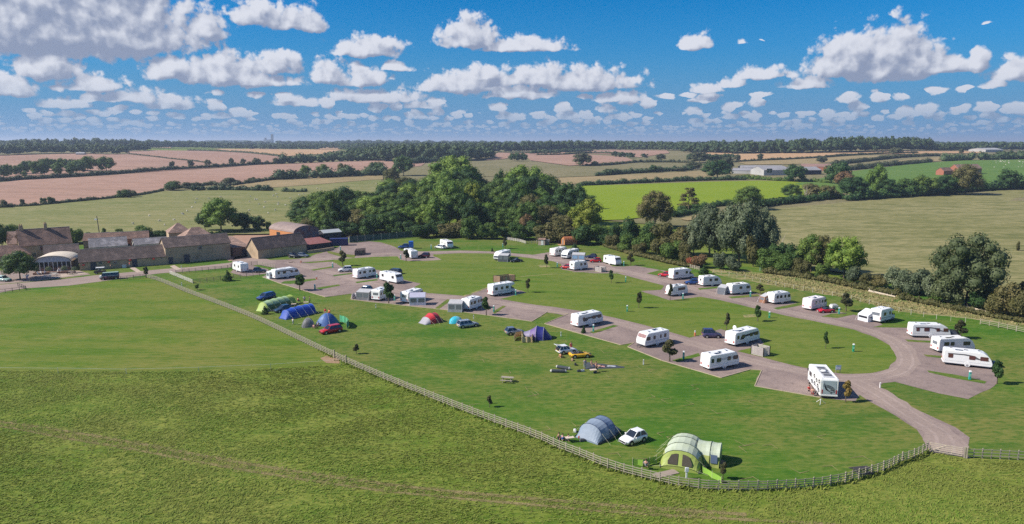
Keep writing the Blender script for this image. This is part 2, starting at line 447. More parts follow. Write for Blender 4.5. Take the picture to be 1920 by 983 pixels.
# the terrain itself: one sheet out to the horizon
rings = [0, 30, 60, 100, 150, 220, 300, 380, 440, 470]
r_ = 470
while r_ < 2200: r_ += 32; rings.append(r_)
while r_ < 40000: r_ *= 1.16; rings.append(r_)
NA = 240
gv = [(0, 0, 0)]; gf = []
for r_ in rings[1:]:
    for k in range(NA):
        a = 6.283185 * k / NA; x, y = r_ * math.sin(a), r_ * math.cos(a); gv.append((x, y, terr(x, y)))
for k in range(NA): gf.append((0, 1 + (k + 1) % NA, 1 + k))
for i in range(len(rings) - 2):
    for k in range(NA):
        a, c = 1 + i * NA + k, 1 + i * NA + (k + 1) % NA
        gf.append((a, c, c + NA, a + NA))
me = bpy.data.meshes.new('ground'); me.from_pydata(gv, [], gf); me.materials.append(GRASS['meadow'])
me.polygons.foreach_set('use_smooth', [True] * len(me.polygons))
bm = bmesh.new(); bm.from_mesh(me); bmesh.ops.recalc_face_normals(bm, faces=bm.faces)
if sum(f_.normal.z for f_ in bm.faces) < 0: bmesh.ops.reverse_faces(bm, faces=bm.faces)
bm.to_mesh(me); bm.free()
ob('ground', me, kind='structure')
sheet('far_farmland', [(-1200, 300), (-600, 286), (0, 282), (960, 280), (1920, 280), (2600, 284), (3100, 300), (2600, 360), (2100, 470), (1920, 480), (960, 400), (0, 420), (-700, 470)], GRASS['olive'], .25, True)

FIELDS = [
 ('sheep_pasture', 'graze', [(-500, 425), (0, 392), (108, 384), (210, 374), (306, 360), (400, 357), (504, 354), (587, 348), (692, 339), (715, 338), (724, 375), (660, 444), (505, 441), (300, 443), (0, 475), (-500, 500)], .55),
 ('rough_pasture', 'tan', [(430, 357), (440, 350), (480, 343), (540, 337), (640, 331), (718, 328), (718, 338), (692, 339), (587, 348), (504, 354)], .75),
 ('stubble_field', 'stubble', [(-500, 370), (0, 343.7), (42, 339), (117, 335.4), (208, 329.6), (312, 322), (400, 317), (483, 310.4), (567, 307.3), (650, 303.5), (712, 302), (742, 303), (800, 304.6), (790, 312), (740, 318), (620, 330), (540, 336), (480, 342), (440, 344), (380, 347), (306, 356), (210, 372), (108, 382), (0, 391), (-500, 424)], .6),
 ('stubble_field', 'stubble', [(-500, 305), (0, 292.7), (146, 289), (240, 290), (300, 297), (396, 308), (400, 316), (208, 328), (41, 338), (-500, 366)], .7),
 ('stubble_field', 'stubble', [(235, 285), (292, 282.5), (400, 284), (445, 286), (517, 294), (533, 297), (530, 306), (400, 316), (396, 308), (300, 297), (240, 290)], .8),
 ('golden_field', 'wheat', [(400, 280), (483, 279.4), (588, 281), (640, 281), (614, 289), (533, 294), (483, 289.6), (440, 285)], .9),
 ('golden_field', 'wheat', [(281, 271.5), (321, 272.5), (321, 278), (281, 277)], .9),
 ('golden_field', 'wheat', [(590, 277.5), (650, 276.5), (650, 280), (590, 280.5)], .9),
 ('stubble_field', 'stubble', [(984, 292), (1090, 290), (1171, 295), (1190, 303), (1068, 312), (995, 302)], .9),
 ('stubble_field', 'stubble', [(1095, 284), (1150, 281), (1250, 283), (1255, 288), (1200, 296), (1150, 291), (1095, 288)], .9),
 ('stubble_field', 'stubble', [(910, 302), (935, 287), (1000, 284), (1060, 286), (1060, 289), (985, 292), (945, 299)], .9),
 ('olive_pasture', 'olive', [(870, 312), (900, 303), (941, 300), (995, 303), (1062, 313), (1182, 305), (1304, 310), (1310, 318), (1235, 322), (1120, 331), (1030, 334), (900, 332)], .6),
 ('tan_stubble', 'tan', [(1036, 335), (1122, 331.6), (1235, 326), (1330, 321), (1345, 334), (1200, 340), (1090, 345), (1040, 350)], .7),
 ('lime_green_field', 'lime', [(1090, 350), (1331, 342), (1420, 340), (1495, 341.6), (1570, 348), (1570, 360), (1500, 368), (1426, 376), (1367, 384), (1310, 392), (1250, 404), (1171, 414), (1105, 416)], .6),
 ('tan_stubble', 'tan', [(1275, 413), (1320, 402), (1340, 408), (1290, 416)], .6),
 ('tall_pasture', 'big', [(1370, 400), (1445, 393), (1586, 380.6), (1770, 361), (1920, 357), (2300, 350), (2400, 600), (1920, 578), (1800, 558), (1680, 530), (1500, 500), (1400, 440)], .3),
 ('green_pasture', 'green', [(1490, 346), (1600, 322), (1695, 310), (1751, 305), (1807, 302), (1920, 300), (2300, 297), (2300, 350), (1920, 354), (1700, 362), (1600, 365), (1560, 362)], .65),
 ('golden_field', 'wheat', [(1372, 290), (1460, 288), (1589, 288), (1526, 296), (1429, 300), (1379, 302)], .8),
 ('tan_stubble', 'tan', [(1379, 304), (1470, 301), (1600, 294), (1679, 292), (1698, 291.6), (1595, 305), (1551, 308), (1400, 310)], .8),
 ('tan_stubble', 'tan', [(1590, 313), (1651, 307), (1711, 299), (1767, 296), (1767, 302.5), (1700, 309), (1657, 315), (1601, 319)], .85),
 ('golden_field', 'wheat', [(1560, 287.5), (1632, 283.5), (1845, 284), (1845, 288), (1700, 290), (1600, 290)], .9),
 ('golden_field', 'wheat', [(1300, 288), (1372, 286), (1372, 292), (1310, 297)], .9),
]
for nm, mt, pts, z in FIELDS: sheet(nm, pts, GRASS[mt], z, True)

FRONT = [(275, 521), (300, 528.5), (350, 549), (400, 568), (473, 597), (540, 629), (600, 658), (650, 682), (700, 703.5), (750, 725), (800, 745), (850, 765),
         (905, 786), (960, 806), (1000, 821), (1029, 833.6), (1051, 844), (1075, 853), (1098, 862), (1124, 873), (1151, 883), (1182, 891.5), (1213, 899), (1247, 908), (1284, 915), (1320, 919),
         (1356, 920.5), (1392, 921), (1450, 920), (1513, 916), (1557, 911), (1597, 902), (1633, 891), (1665, 880), (1691, 866), (1713, 860), (1737, 847)]
PADTOP = [(-500, 610), (0, 553), (100, 541), (190, 529), (275, 520)]
sheet('camp_lawn', [(-500, 500), (300, 445), (420, 442), (505, 441), (640, 446), (800, 441), (860, 436), (960, 439), (1140, 456), (1240, 478), (1320, 491), (1450, 506), (1568, 519), (1680, 536), (1800, 561), (1920, 578), (2400, 640), (2400, 870), (1920, 864), (1806, 858)] + FRONT[::-1] + [(0, 553), (-500, 610)], GRASS['lawn'], .012)
sheet('paddock_lawn', PADTOP + FRONT[:7] + [(636, 676), (600, 684), (450, 692), (225, 696.5), (0, 693), (-500, 690)], GRASS['paddock'], .02, wob=.25)
sheet('rough_grass_strip', [(1330, 505), (1400, 508), (1460, 516), (1568, 530), (1676, 553), (1771, 572), (1920, 594), (2400, 660), (2400, 690), (1920, 613), (1819, 598), (1676, 583), (1580, 558), (1460, 538), (1380, 523), (1335, 512)], GRASS['rough'], .02, wob=.7)
sheet('dirt_strip', [(640, 447), (655, 437), (720, 434), (800, 433), (870, 434), (800, 441), (700, 446)], DIRT, .024)
GR = [(435, 492), (440, 480), (468, 478), (484, 488.5), (540, 487), (578, 484), (590, 478), (625, 468), (650, 456), (690, 452.5), (715, 455), (740, 463), (752, 470.5), (803, 471.7), (864, 470), (916, 471.7),
      (960, 475), (1000, 478), (1032, 473), (1068, 476), (1112, 484), (1130, 492), (1150, 500), (1170, 500), (1191, 498.5), (1237, 506.5), (1305, 519), (1352, 534), (1412, 549), (1486, 567), (1556, 583), (1590, 588),
      (1640, 601), (1655, 609), (1697, 614), (1712, 617), (1775, 636), (1795, 640), (1830, 660), (1850, 680), (1868, 700), (1870, 718), (1856, 730), (1815, 748.8), (1760, 738), (1710, 725), (1678, 716.4),
      (1655, 719), (1649, 725), (1669, 742), (1710, 765), (1757, 786), (1792, 802), (1818, 821), (1815, 838), (1807, 858), (1738, 847), (1733, 826.6), (1719, 806), (1681, 781), (1631, 753.7), (1612, 741), (1604, 752.5),
      (1570, 750), (1538, 746), (1523, 743.5), (1415, 724.6), (1428, 695), (1407, 693.5), (1352, 709), (1241, 676.7), (1177, 651), (1189, 643), (1164, 647.5), (1093, 627.7), (1021, 607.5), (1066, 589),
      (1027, 585), (997.5, 603.3), (912, 591.5), (864, 585), (812, 579), (760, 573.8), (729, 570), (702, 567.5), (658, 562), (660, 551), (610, 557.5), (525, 532), (492, 519.6), (505, 513), (517, 503), (483, 497), (440, 504)]
sheet('gravel_pitches', GR, GRAV, .030, wob=.22)
IS = [(620, 489), (650, 485.5), (700, 482), (745, 481), (750, 487), (765, 490), (800, 489.5), (828, 487.5), (813, 481), (812, 477.5), (864, 475), (916, 475.5), (960, 480), (1000, 485), (1040, 491), (1052, 496), (1054, 506), (1077, 510), (1114, 513),
      (1158, 513), (1203, 525), (1245, 536), (1239, 544), (1201, 546), (1255, 563.5), (1278, 561), (1313, 556.7), (1349, 563), (1412, 578), (1474, 592.5), (1519, 601), (1551, 607.7), (1603, 619), (1645, 635), (1668, 648), (1678, 665), (1679, 677.5),
      (1666, 692), (1634, 700), (1582, 701.5), (1545, 697), (1506, 689.6), (1439, 673), (1428, 669.6), (1382, 659), (1407, 653), (1432, 645), (1424, 634), (1351, 617.5), (1316, 628), (1293, 633.8), (1253, 622), (1172, 601),
      (1120, 588.5), (1052, 578), (989, 569.6), (937, 561), (987, 549), (960, 541), (905, 541), (883, 553), (868, 555), (843, 553), (802, 550), (775, 541), (789, 532), (758, 525), (730, 515), (712, 507), (668, 503), (645, 503)]
sheet('island_lawn', IS, GRASS['island'], .040, wob=.22)
LANE = [(-500, 600), (0, 549), (49, 541), (128, 536), (190, 528), (275, 516), (300, 513), (375, 507), (440, 501), (484, 497), (520, 492), (500, 486), (466, 485), (435, 492.5), (362, 500.8), (311, 504.5), (229, 512), (174, 517), (117, 524), (49, 530), (0, 534), (-500, 575)]
sheet('farm_lane', LANE, ROAD, .036, wob=.08)
# the more worn wheel line of the loop road
def ribbon(name, pts, wd, m_, z, closed=False, far=False, off=0):
    c = [G(*p) for p in pts]; c = crom(c, 5, closed); L_, R_ = [], []
    rn = random.Random(7)
    for i, p in enumerate(c):
        a, e = c[max(0, i - 1)], c[min(len(c) - 1, i + 1)]
        t = (e - a).normalized(); n_ = Vector((-t.y, t.x, 0)); k = wd / 2 * rn.uniform(.8, 1.15); p = p + n_ * off
        L_.append(p + n_ * k); R_.append(p - n_ * k)
    vs = [(p.x, p.y, z) for pr in zip(L_, R_) for p in pr]
    fs = [(2 * i, 2 * i + 1, 2 * i + 3, 2 * i + 2) for i in range(len(c) - 1)]
    me = bpy.data.meshes.new(name); me.from_pydata(vs, [], fs); me.materials.append(m_)
    bm = bmesh.new(); bm.from_mesh(me); bmesh.ops.recalc_face_normals(bm, faces=bm.faces)
    if sum(f_.normal.z for f_ in bm.faces) < 0: bmesh.ops.reverse_faces(bm, faces=bm.faces)
    bm.to_mesh(me); bm.free()
    return ob(name, me, kind='structure')
LOOPC = [(540, 492), (640, 482), (700, 477), (760, 475), (864, 472.6), (925, 473.5), (985, 480), (1052, 490), (1110, 499), (1165, 508), (1215, 520), (1260, 530), (1320, 547), (1400, 567), (1470, 583), (1540, 599), (1600, 612), (1650, 628), (1685, 646), (1700, 668), (1697, 688), (1672, 702), (1620, 709), (1570, 709), (1500, 696), (1430, 682), (1370, 666), (1300, 645), (1240, 628), (1170, 609), (1110, 596), (1050, 586), (980, 575), (930, 567), (880, 560), (800, 556), (740, 545), (680, 528), (620, 512), (570, 499), (540, 492)]
ribbon('loop_road', LOOPC, 3.6, ROAD, .034)
TYRE = gravel_mat('tyre worn gravel', (.31, .242, .212), (.36, .282, .248), (.24, .19, .17))
for o_ in (-.85, .85):
    ribbon('wheel_track', LOOPC, .42, TYRE, .040, off=o_); ribbon('wheel_track', [(1600, 713), (1650, 740), (1710, 780), (1765, 815), (1773, 850)], .45, TYRE, .044, off=o_)
ribbon('exit_track', [(1600, 713), (1650, 740), (1710, 780), (1765, 815), (1775, 852)], 4.4, ROAD, .038)
ribbon('worn_footpath', [(868, 556), (905, 543), (960, 522), (1040, 514), (1120, 510), (1170, 512)], .7, GRASS['rough'], .046)
TRACKM = grass_mat('worn meadow track', (.20, .165, .07), (.26, .205, .10), (.11, .115, .035), s1=.1, s2=.5, s3=2.5, k=.8)
ribbon('meadow_track', [(-200, 765), (0, 791), (100, 805), (250, 830), (420, 862), (560, 885), (700, 905), (850, 922), (1000, 935), (1150, 948), (1400, 965)], .6, TRACKM, .02)
ribbon('meadow_track', [(-200, 780), (0, 800), (100, 818), (250, 843), (420, 875), (560, 898), (700, 918), (850, 934), (1000, 947), (1150, 960), (1400, 975), (1600, 985)], .5, TRACKM, .024)
VERGE = [[(1308, 541), (1352, 537), (1356, 540), (1312, 544)], [(1365, 557), (1420, 552), (1426, 556), (1372, 560)], [(1450, 578), (1500, 568), (1512, 571), (1458, 581)], [(1540, 594), (1560, 588.5), (1592, 588), (1602, 590), (1570, 597)],
    [(1636, 614), (1660, 608), (1697, 611), (1700, 615)], [(1697, 637), (1752, 640), (1752, 643.5), (1702, 641)], [(1731, 665), (1765, 668), (1765, 672), (1737, 669)], [(1738, 695), (1790, 703), (1850, 716), (1846, 720), (1780, 708), (1742, 699)],
    [(525, 532), (533, 528), (591, 522.7), (593, 525.5), (546, 533)], [(591, 540.4), (635, 533.5), (638, 536), (600, 543)], [(583, 506), (621, 500), (627, 502), (587.5, 508)], [(623, 516.5), (660, 511.7), (661, 514), (627, 518.5)],
    [(666, 529), (706, 523.5), (709, 526), (669, 531.5)], [(815, 579), (839, 561.5), (846, 563), (823, 580)], [(924, 585), (943, 573.5), (949, 575), (927, 589)], [(1106, 622.5), (1150, 610), (1160, 611.5), (1112, 626)], [(1260, 676), (1310, 662.5), (1313, 668), (1270, 680)],
    [(566, 492.5), (600, 490), (629, 487), (622, 491), (580, 494)], [(612, 470), (640, 476), (668, 479), (664, 484), (640, 482), (615, 475)], [(1212, 513), (1237, 507), (1247, 511), (1236, 518)]]
for q in VERGE: sheet('grass_verge', q, GRASS['lawn'], .045, wob=.12)
sheet('fenced_pitch', [(432, 511.5), (440, 503), (470, 498), (503, 505), (503, 513), (480, 516), (455, 518)], GRAV, .033)
sheet('farmyard', [(395, 470), (417, 446), (450, 440), (505, 437), (560, 445), (560, 470), (470, 480), (430, 490)], YARD, .030)
sheet('farmhouse_terrace', [(-300, 560), (-300, 520), (60, 505), (150, 508), (170, 515), (100, 523), (49, 529), (0, 533)], ROAD, .028)
for q in ([(70, 521), (130, 513), (168, 512), (110, 521)], [(318, 499.5), (327, 497.5), (340, 505), (331, 507)], [(243, 503), (252, 501), (266, 510), (257, 511.5)]): sheet('stone_path', q, mat('pale paving', (.42, .33, .26), .9), .042)
sheet('mud_patch', [(600, 672), (622, 664), (640, 670), (636, 682), (612, 681)], DIRT, .03, wob=.5)
sheet('worn_patch', [(1338, 868), (1352, 862), (1362, 866), (1350, 876), (1336, 876)], DIRT, .03, wob=.3)
sheet('worn_patch', [(1008, 497), (1026, 495), (1032, 500), (1014, 502)], GRASS['rough'], .05, wob=.3)
sheet('worn_patch', [(1392, 591), (1420, 589), (1424, 594), (1396, 596)], GRASS['rough'], .05, wob=.3)

EDGE = [(1538, 746), (1523, 743.5), (1415, 724.6), (1428, 695), (1407, 693.5), (1352, 709), (1241, 676.7), (1177, 651), (1189, 643), (1164, 647.5), (1093, 627.7), (1021, 607.5), (1066, 589), (1027, 585), (997.5, 603.3), (912, 591.5), (864, 585), (812, 579), (760, 573.8), (729, 570), (702, 567.5), (658, 562), (660, 551), (610, 557.5), (525, 532), (492, 519.6)]
te = thing('timber_edging', 'pale timber edging boards between the lower pitches and the lawn', 'edging', G(*EDGE[0])); o_ = te.location.copy()
for a_, c_ in zip(EDGE, EDGE[1:]):
    p, q_ = G(*a_) - o_, G(*c_) - o_; n_ = max(1, int((q_ - p).length / 4))
    for k in range(n_):
        e, f_ = p.lerp(q_, k / n_), p.lerp(q_, (k + 1) / n_); d = f_ - e; m2 = (e + f_) / 2; MB().box((m2.x, m2.y, 0), (d.length * .985, .13, .11), math.atan2(d.y, d.x)).obj('board', mat('edging board', (.40, .33, .22), .9), te)

# faded corner marks of the grass tent pitches
mk_m = mat('dead grass mark', (.24, .21, .085), .95)
MARKS = [(925, 633), (972, 650), (985, 656), (958, 700), (985, 727), (1010, 740), (1055, 678), (1132, 662), (1142, 708), (1195, 688), (1216, 695), (1296, 723), (1310, 730), (1228, 745), (1240, 750), (1403, 753), (1404, 693.5), (1300, 758), (1112, 772), (1032, 806), (1080, 800),
    (1158, 850), (1188, 862), (1232, 813), (1250, 820), (1345, 776), (1532, 819), (1618, 856), (1560, 874), (1396, 836), (1446, 834), (1500, 888), (1412, 895), (1385, 838), (880, 760), (830, 700), (905, 675), (1005, 742), (830, 640), (1030, 633), (1060, 638)]
rn = random.Random(3)
for i, (x, y) in enumerate(MARKS):
    g_ = G(x, y); a = rn.choice([.3, 1.9, 3.4, 5.0]) + rn.uniform(-.15, .15); mb = MB()
    l1 = rn.uniform(1.2, 1.9)
    for da in (0, 1.57):
        u = Vector((math.cos(a + da), math.sin(a + da), 0)); n_ = Vector((-u.y, u.x, 0)) * .05
        p, q = g_ - u * .075, g_ + u * l1; zz = .052 + da * .002
        mb.add([(p - n_) + Vector((0, 0, zz)), (q - n_ * .6) + Vector((0, 0, zz)), (q + n_ * .6) + Vector((0, 0, zz)), (p + n_) + Vector((0, 0, zz))], [(0, 1, 2, 3)])
    mb.obj('pitch_marking', mk_m, kind='structure')

# ------------------------------------------------------------------ grass tufts (real blades) in the near meadow
def tufts(name, n, sampler, hmin, hmax, wd, m_, seed, lean=.6):
    rs = np.random.RandomState(seed)
    P_ = sampler(rs, n); n = len(P_)
    K = 3
    c = np.repeat(P_, K, 0); N_ = len(c)
    a = rs.uniform(0, 6.283, N_); h = rs.uniform(hmin, hmax, N_); ww = h * wd
    off = rs.normal(0, .12, (N_, 2)); la = rs.normal(.3, .75, N_) + .9 * np.sin(c[:, 0] * .09 + 1.7 * np.sin(c[:, 1] * .07)); l_ = rs.uniform(.2, lean, N_) * h * 1.6
    base = c.copy(); base[:, :2] += off
    side = np.stack([np.cos(a), np.sin(a), np.zeros(N_)], 1) * ww[:, None] / 2
    tip = base + np.stack([np.cos(la) * l_, np.sin(la) * l_, h], 1)
    mid = base * .55 + tip * .45; mid[:, 2] = h * .62
    v_ = np.stack([base - side, base + side, mid + side * .8, mid - side * .8, tip], 1).reshape(-1, 3)
    o = np.arange(N_) * 5
    quads = np.stack([o, o + 1, o + 2, o + 3], 1); tris = np.stack([o + 3, o + 2, o + 4], 1)
    me = bpy.data.meshes.new(name)
    me.vertices.add(len(v_)); me.vertices.foreach_set('co', v_.ravel().astype(np.float32))
    loops = np.concatenate([quads.ravel(), tris.ravel()]); me.loops.add(len(loops)); me.loops.foreach_set('vertex_index', loops.astype(np.int32))
    me.polygons.add(2 * N_)
    me.polygons.foreach_set('loop_start', np.concatenate([np.arange(N_) * 4, N_ * 4 + np.arange(N_) * 3]).astype(np.int32))
    me.update(calc_edges=True)
    tn = rs.uniform(0, 1, N_); at = me.attributes.new('tone', 'FLOAT', 'FACE'); at.data.foreach_set('value', np.concatenate([tn, tn]).astype(np.float32))
    me.materials.append(m_)
    return ob(name, me, kind='stuff', label=name.replace('_', ' '))
fence_w = [G(*p) for p in FRONT]
def inpoly(x, y, poly):
    c = np.zeros(len(x), bool); n = len(poly)
    for i in range(n):
        x1, y1 = poly[i]; x2, y2 = poly[(i + 1) % n]
        k = ((y1 > y) != (y2 > y)) & (x < (x2 - x1) * (y - y1) / (y2 - y1 + 1e-12) + x1); c ^= k
    return c
MEADOW = [G(*p) for p in [(-200, 1020), (-200, 700), (0, 695), (225, 698), (450, 694), (600, 686), (640, 684)] + FRONT[7:] + [(1806, 862), (1920, 866), (2150, 870), (2150, 1020)]]
MEADOW = [(p.x, p.y) for p in MEADOW]
TRK = [G(*p) for p in [(0, 795), (100, 812), (250, 837), (420, 868), (560, 892), (700, 911), (850, 928), (1000, 941), (1150, 954), (1400, 970)]]
def meadow_pts(rs, n):
    x = rs.uniform(-110, 110, n * 3); y = rs.uniform(60, 122, n * 3) ; y = 60 + (y - 60) * 1.0
    k = inpoly(x, y, MEADOW)
    # clumps
    cl = np.sin(x * .31 + 2.3 * np.sin(y * .17)) + np.sin(y * .53 + 2.7 * np.sin(x * .13)) + rs.normal(0, 1.3, n * 3)
    k &= cl > -.9
    for p, q in zip(TRK, TRK[1:]):
        t = ((x - p.x) * (q.x - p.x) + (y - p.y) * (q.y - p.y)) / ((q.x - p.x) ** 2 + (q.y - p.y) ** 2)
        dd = np.hypot(x - p.x - t * (q.x - p.x), y - p.y - t * (q.y - p.y))
        k &= ~((t > -.05) & (t < 1.05) & (dd < 1.6) & (rs.uniform(0, 1, n * 3) < .55))
    x, y = x[k], y[k]
    return np.stack([x, y, np.zeros(len(x))], 1)[:n]
def blade_mat(name, a, c):
    m_, nb, bs = mk(name)
    at = nb.new('ShaderNodeAttribute'); at.attribute_name = 'tone'
    p = nb.new('ShaderNodeNewGeometry').outputs['Position']
    col = nb.mix(at.outputs['Fac'], a, c); col = nb.mix(nb.ramp(nb.noise(p, .06, 3), .35, .65, 0, .7), col, nb.mix(.5, c, (.17, .15, .045)))
    nb.put(bs.inputs['Base Color'], col); bs.inputs['Roughness'].default_value = .8; bs.inputs['Specular IOR Level'].default_value = .15
    tr = nb.new('ShaderNodeBsdfTranslucent'); nb.put(tr.inputs['Color'], nb.mix(.4, col, (.2, .26, .02)))
    mx = nb.new('ShaderNodeMixShader'); mx.inputs[0].default_value = .3
    o = m_.node_tree.nodes['Material Output']
    m_.node_tree.links.new(bs.outputs[0], mx.inputs[1]); m_.node_tree.links.new(tr.outputs[0], mx.inputs[2]); m_.node_tree.links.new(mx.outputs[0], o.inputs[0])
    return m_
BL = blade_mat('meadow blades', (.105, .205, .020), (.270, .310, .065))
tufts('meadow_grass', 80000, meadow_pts, .05, .15, 1.0, BL, 1, lean=3.4)
def line_pts(lines, spread, per=14):
    def f_(rs, n):
        out = []
        for p, q in lines:
            k = int((q - p).length * per); t = rs.uniform(0, 1, (k, 1))
            pp = np.array(p)[None] * (1 - t) + np.array(q)[None] * t; pp[:, :2] += rs.normal(0, spread, (k, 2)); out.append(pp)
        return np.concatenate(out)
    return f_
tufts('fence_line_grass', 0, line_pts(list(zip(fence_w[6:], fence_w[7:])), .35, 9), .2, .5, .4, BL, 2)
tufts('trampled_track_grass', 0, line_pts(list(zip(TRK, TRK[1:])), .8, 42), .04, .10, 1.0, blade_mat('trampled hay', (.19, .18, .06), (.36, .31, .14)), 5, lean=3.4)
def strip_pts(rs, n):
    poly = [(p.x, p.y) for p in [G(*q) for q in [(1340, 506), (1460, 517), (1568, 530), (1676, 553), (1771, 572), (1920, 594), (1990, 606), (1990, 622), (1920, 612), (1819, 597), (1676, 582), (1580, 557), (1460, 537)]]]
    x = rs.uniform(40, 140, n * 5); y = rs.uniform(120, 220, n * 5); k = inpoly(x, y, poly)
    return np.stack([x[k], y[k], np.zeros(k.sum())], 1)[:n]
tufts('dry_strip_grass', 5000, strip_pts, .12, .4, .8, blade_mat('dry blades', (.17, .20, .06), (.42, .33, .17)), 4)

# ------------------------------------------------------------------ foliage
def foliage(name, lobes, n, size, seed, mats, stretch=1.0, core=.80, low=-.55, jit=.75, sub=1):
    """crown of many leaf-clump faces on overlapping lobes, with a leafy core"""
    rs = np.random.RandomState(seed); L = np.array(lobes, float)
    wgt = L[:, 3] * L[:, 4]; wgt = wgt / wgt.sum()
    k = rs.choice(len(L), n * 2, p=wgt); d = rs.normal(0, 1, (n * 2, 3)); d /= np.linalg.norm(d, axis=1)[:, None]
    keep = d[:, 2] > low; k, d = k[keep], d[keep]
    rad = L[k][:, [3, 3, 4]] * rs.uniform(.84, 1.12, len(k))[:, None]
    p = L[k][:, :3] + d * rad
    ins = np.zeros(len(p), bool)
    for j in range(len(L)):
        q = (p - L[j, :3]) / L[j, [3, 3, 4]]
        ins |= ((q ** 2).sum(1) < .62)
    p, d, k = p[~ins][:n], d[~ins][:n], k[~ins][:n]; n = len(p)
    nn = d + rs.normal(0, jit * .6, (n, 3)); nn[:, 2] += .15; nn /= np.linalg.norm(nn, axis=1)[:, None]
    a = np.cross(nn, rs.normal(0, 1, (n, 3))); a /= np.linalg.norm(a, axis=1)[:, None]; e = np.cross(nn, a)
    s_ = size * rs.uniform(.6, 1.35, n)[:, None]
    e = e * stretch
    v_ = np.stack([p - a * s_, p - e * s_ * .8 , p + a * s_, p + e * s_], 1)
    v_ += rs.normal(0, size * .22, v_.shape)
    v_ = v_.reshape(-1, 3)
    ico = bmesh.new(); bmesh.ops.create_icosphere(ico, subdivisions=sub, radius=1)
    iv = np.array([x.co[:] for x in ico.verts]); itr = np.array([[q.index for q in f_.verts] for f_ in ico.faces]); ico.free()
    cv = []; cf = []
    base = len(v_)
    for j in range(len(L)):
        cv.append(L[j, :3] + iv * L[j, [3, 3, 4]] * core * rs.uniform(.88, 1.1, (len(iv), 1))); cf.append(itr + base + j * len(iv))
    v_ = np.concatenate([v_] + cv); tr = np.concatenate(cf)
    me = bpy.data.meshes.new(name)
    me.vertices.add(len(v_)); me.vertices.foreach_set('co', v_.ravel().astype(np.float32))
    loops = np.concatenate([np.arange(4 * n), tr.ravel()]); me.loops.add(len(loops)); me.loops.foreach_set('vertex_index', loops.astype(np.int32))
    me.polygons.add(n + len(tr))
    me.polygons.foreach_set('loop_start', np.concatenate([np.arange(n) * 4, 4 * n + np.arange(len(tr)) * 3]).astype(np.int32))
    me.update(calc_edges=True)
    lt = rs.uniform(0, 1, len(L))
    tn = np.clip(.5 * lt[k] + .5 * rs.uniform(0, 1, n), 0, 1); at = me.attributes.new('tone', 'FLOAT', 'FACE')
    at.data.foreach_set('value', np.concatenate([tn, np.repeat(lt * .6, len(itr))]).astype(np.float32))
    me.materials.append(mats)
    return me
LEAF = dict(
    green=leaf_mat('mid green leaves', (0.050, 0.103, 0.019), (0.130, 0.195, 0.037)),
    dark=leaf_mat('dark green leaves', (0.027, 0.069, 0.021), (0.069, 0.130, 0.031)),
    bright=leaf_mat('bright green leaves', (0.083, 0.158, 0.024), (0.183, 0.266, 0.046)),
    lime=leaf_mat('yellow green leaves', (0.109, 0.160, 0.018), (0.237, 0.262, 0.038)),
    grey=leaf_mat('grey green willow leaves', (.090, .122, .062), (.190, .220, .130)),
    dome=leaf_mat('dark willow leaves', (.060, .085, .034), (.125, .150, .070)),
    olive=leaf_mat('olive brown leaves', (0.087, 0.087, 0.029), (0.176, 0.155, 0.056)),
    brown=leaf_mat('autumn brown leaves', (0.147, 0.090, 0.041), (0.256, 0.154, 0.077)),
    gold=leaf_mat('autumn gold leaves', (0.205, 0.154, 0.038), (0.333, 0.218, 0.064)),
    red=leaf_mat('rusty red leaves', (0.256, 0.077, 0.038), (0.358, 0.128, 0.064)),
    bronze=leaf_mat('bronze sapling leaves', (0.038, 0.054, 0.023), (0.109, 0.100, 0.044)),
    far=leaf_mat('far wood leaves', (0.034, 0.065, 0.025), (0.074, 0.110, 0.042), .08),
    faro=leaf_mat('far hedge leaves', (0.058, 0.070, 0.033), (0.100, 0.109, 0.049), .08),
)
BARK = mat('bark', (.12, .09, .065), .9, bump=.5)
def crown_lobes(rs, n, cz, rx, rz, lr, top=.0, flat=1.0):
    out = [(0, 0, cz, rx * .62, rz * .72)]
    for i in range(n):
        a = 2.4 * i + rs.uniform(-.4, .4); t = (i + .5) / n; zz = 1 - 1.75 * t
        q = math.sqrt(max(0, 1 - zz * zz)) * (.72 + .2 * rs.random())
        r_ = lr * rs.uniform(.7, 1.25)
        out.append((math.cos(a) * q * rx, math.sin(a) * q * rx, cz + zz * rz * .78, r_, r_ * rs.uniform(.75, 1.05)))
    return out
PROTO = {}
def proto(key, crown, trunk): PROTO[key] = (crown, trunk)
def trunk_mesh(key, r0, h, rx, n, seed):
    rs = random.Random(seed); mb = MB()
    mb.tube((0, 0, -.02), (0, 0, h * .5), r0, 7, r0 * .75, cap=False); mb.tube((0, 0, h * .5), (rs.uniform(-.02, .02), 0, h * 1.5), r0 * .75, 6, r0 * .3, cap=False)
    for i in range(n):
        a = i * 2.4 + rs.random(); z0 = h * rs.uniform(.7, 1.15)
        mb.tube((0, 0, z0), (math.cos(a) * rx, math.sin(a) * rx, z0 + rx * rs.uniform(.7, 1.3)), r0 * .42, 5, r0 * .12, cap=False)
    return mb.mesh('trunk', BARK, smooth=True)
for i in range(4):
    rs = random.Random(10 + i)
    lb = crown_lobes(rs, 17, .54, .41, .45, .155)
    proto('oak%d' % i, foliage('crown', lb, 3000, .017, 20 + i, LEAF['green'], low=-.7), trunk_mesh('t', .022, .28, .22, 5, i))
rs = random.Random(77)
proto('oak4', foliage('crown', crown_lobes(rs, 26, .53, .43, .48, .13), 5200, .014, 78, LEAF['green'], low=-.9), trunk_mesh('t', .022, .2, .22, 5, 9))
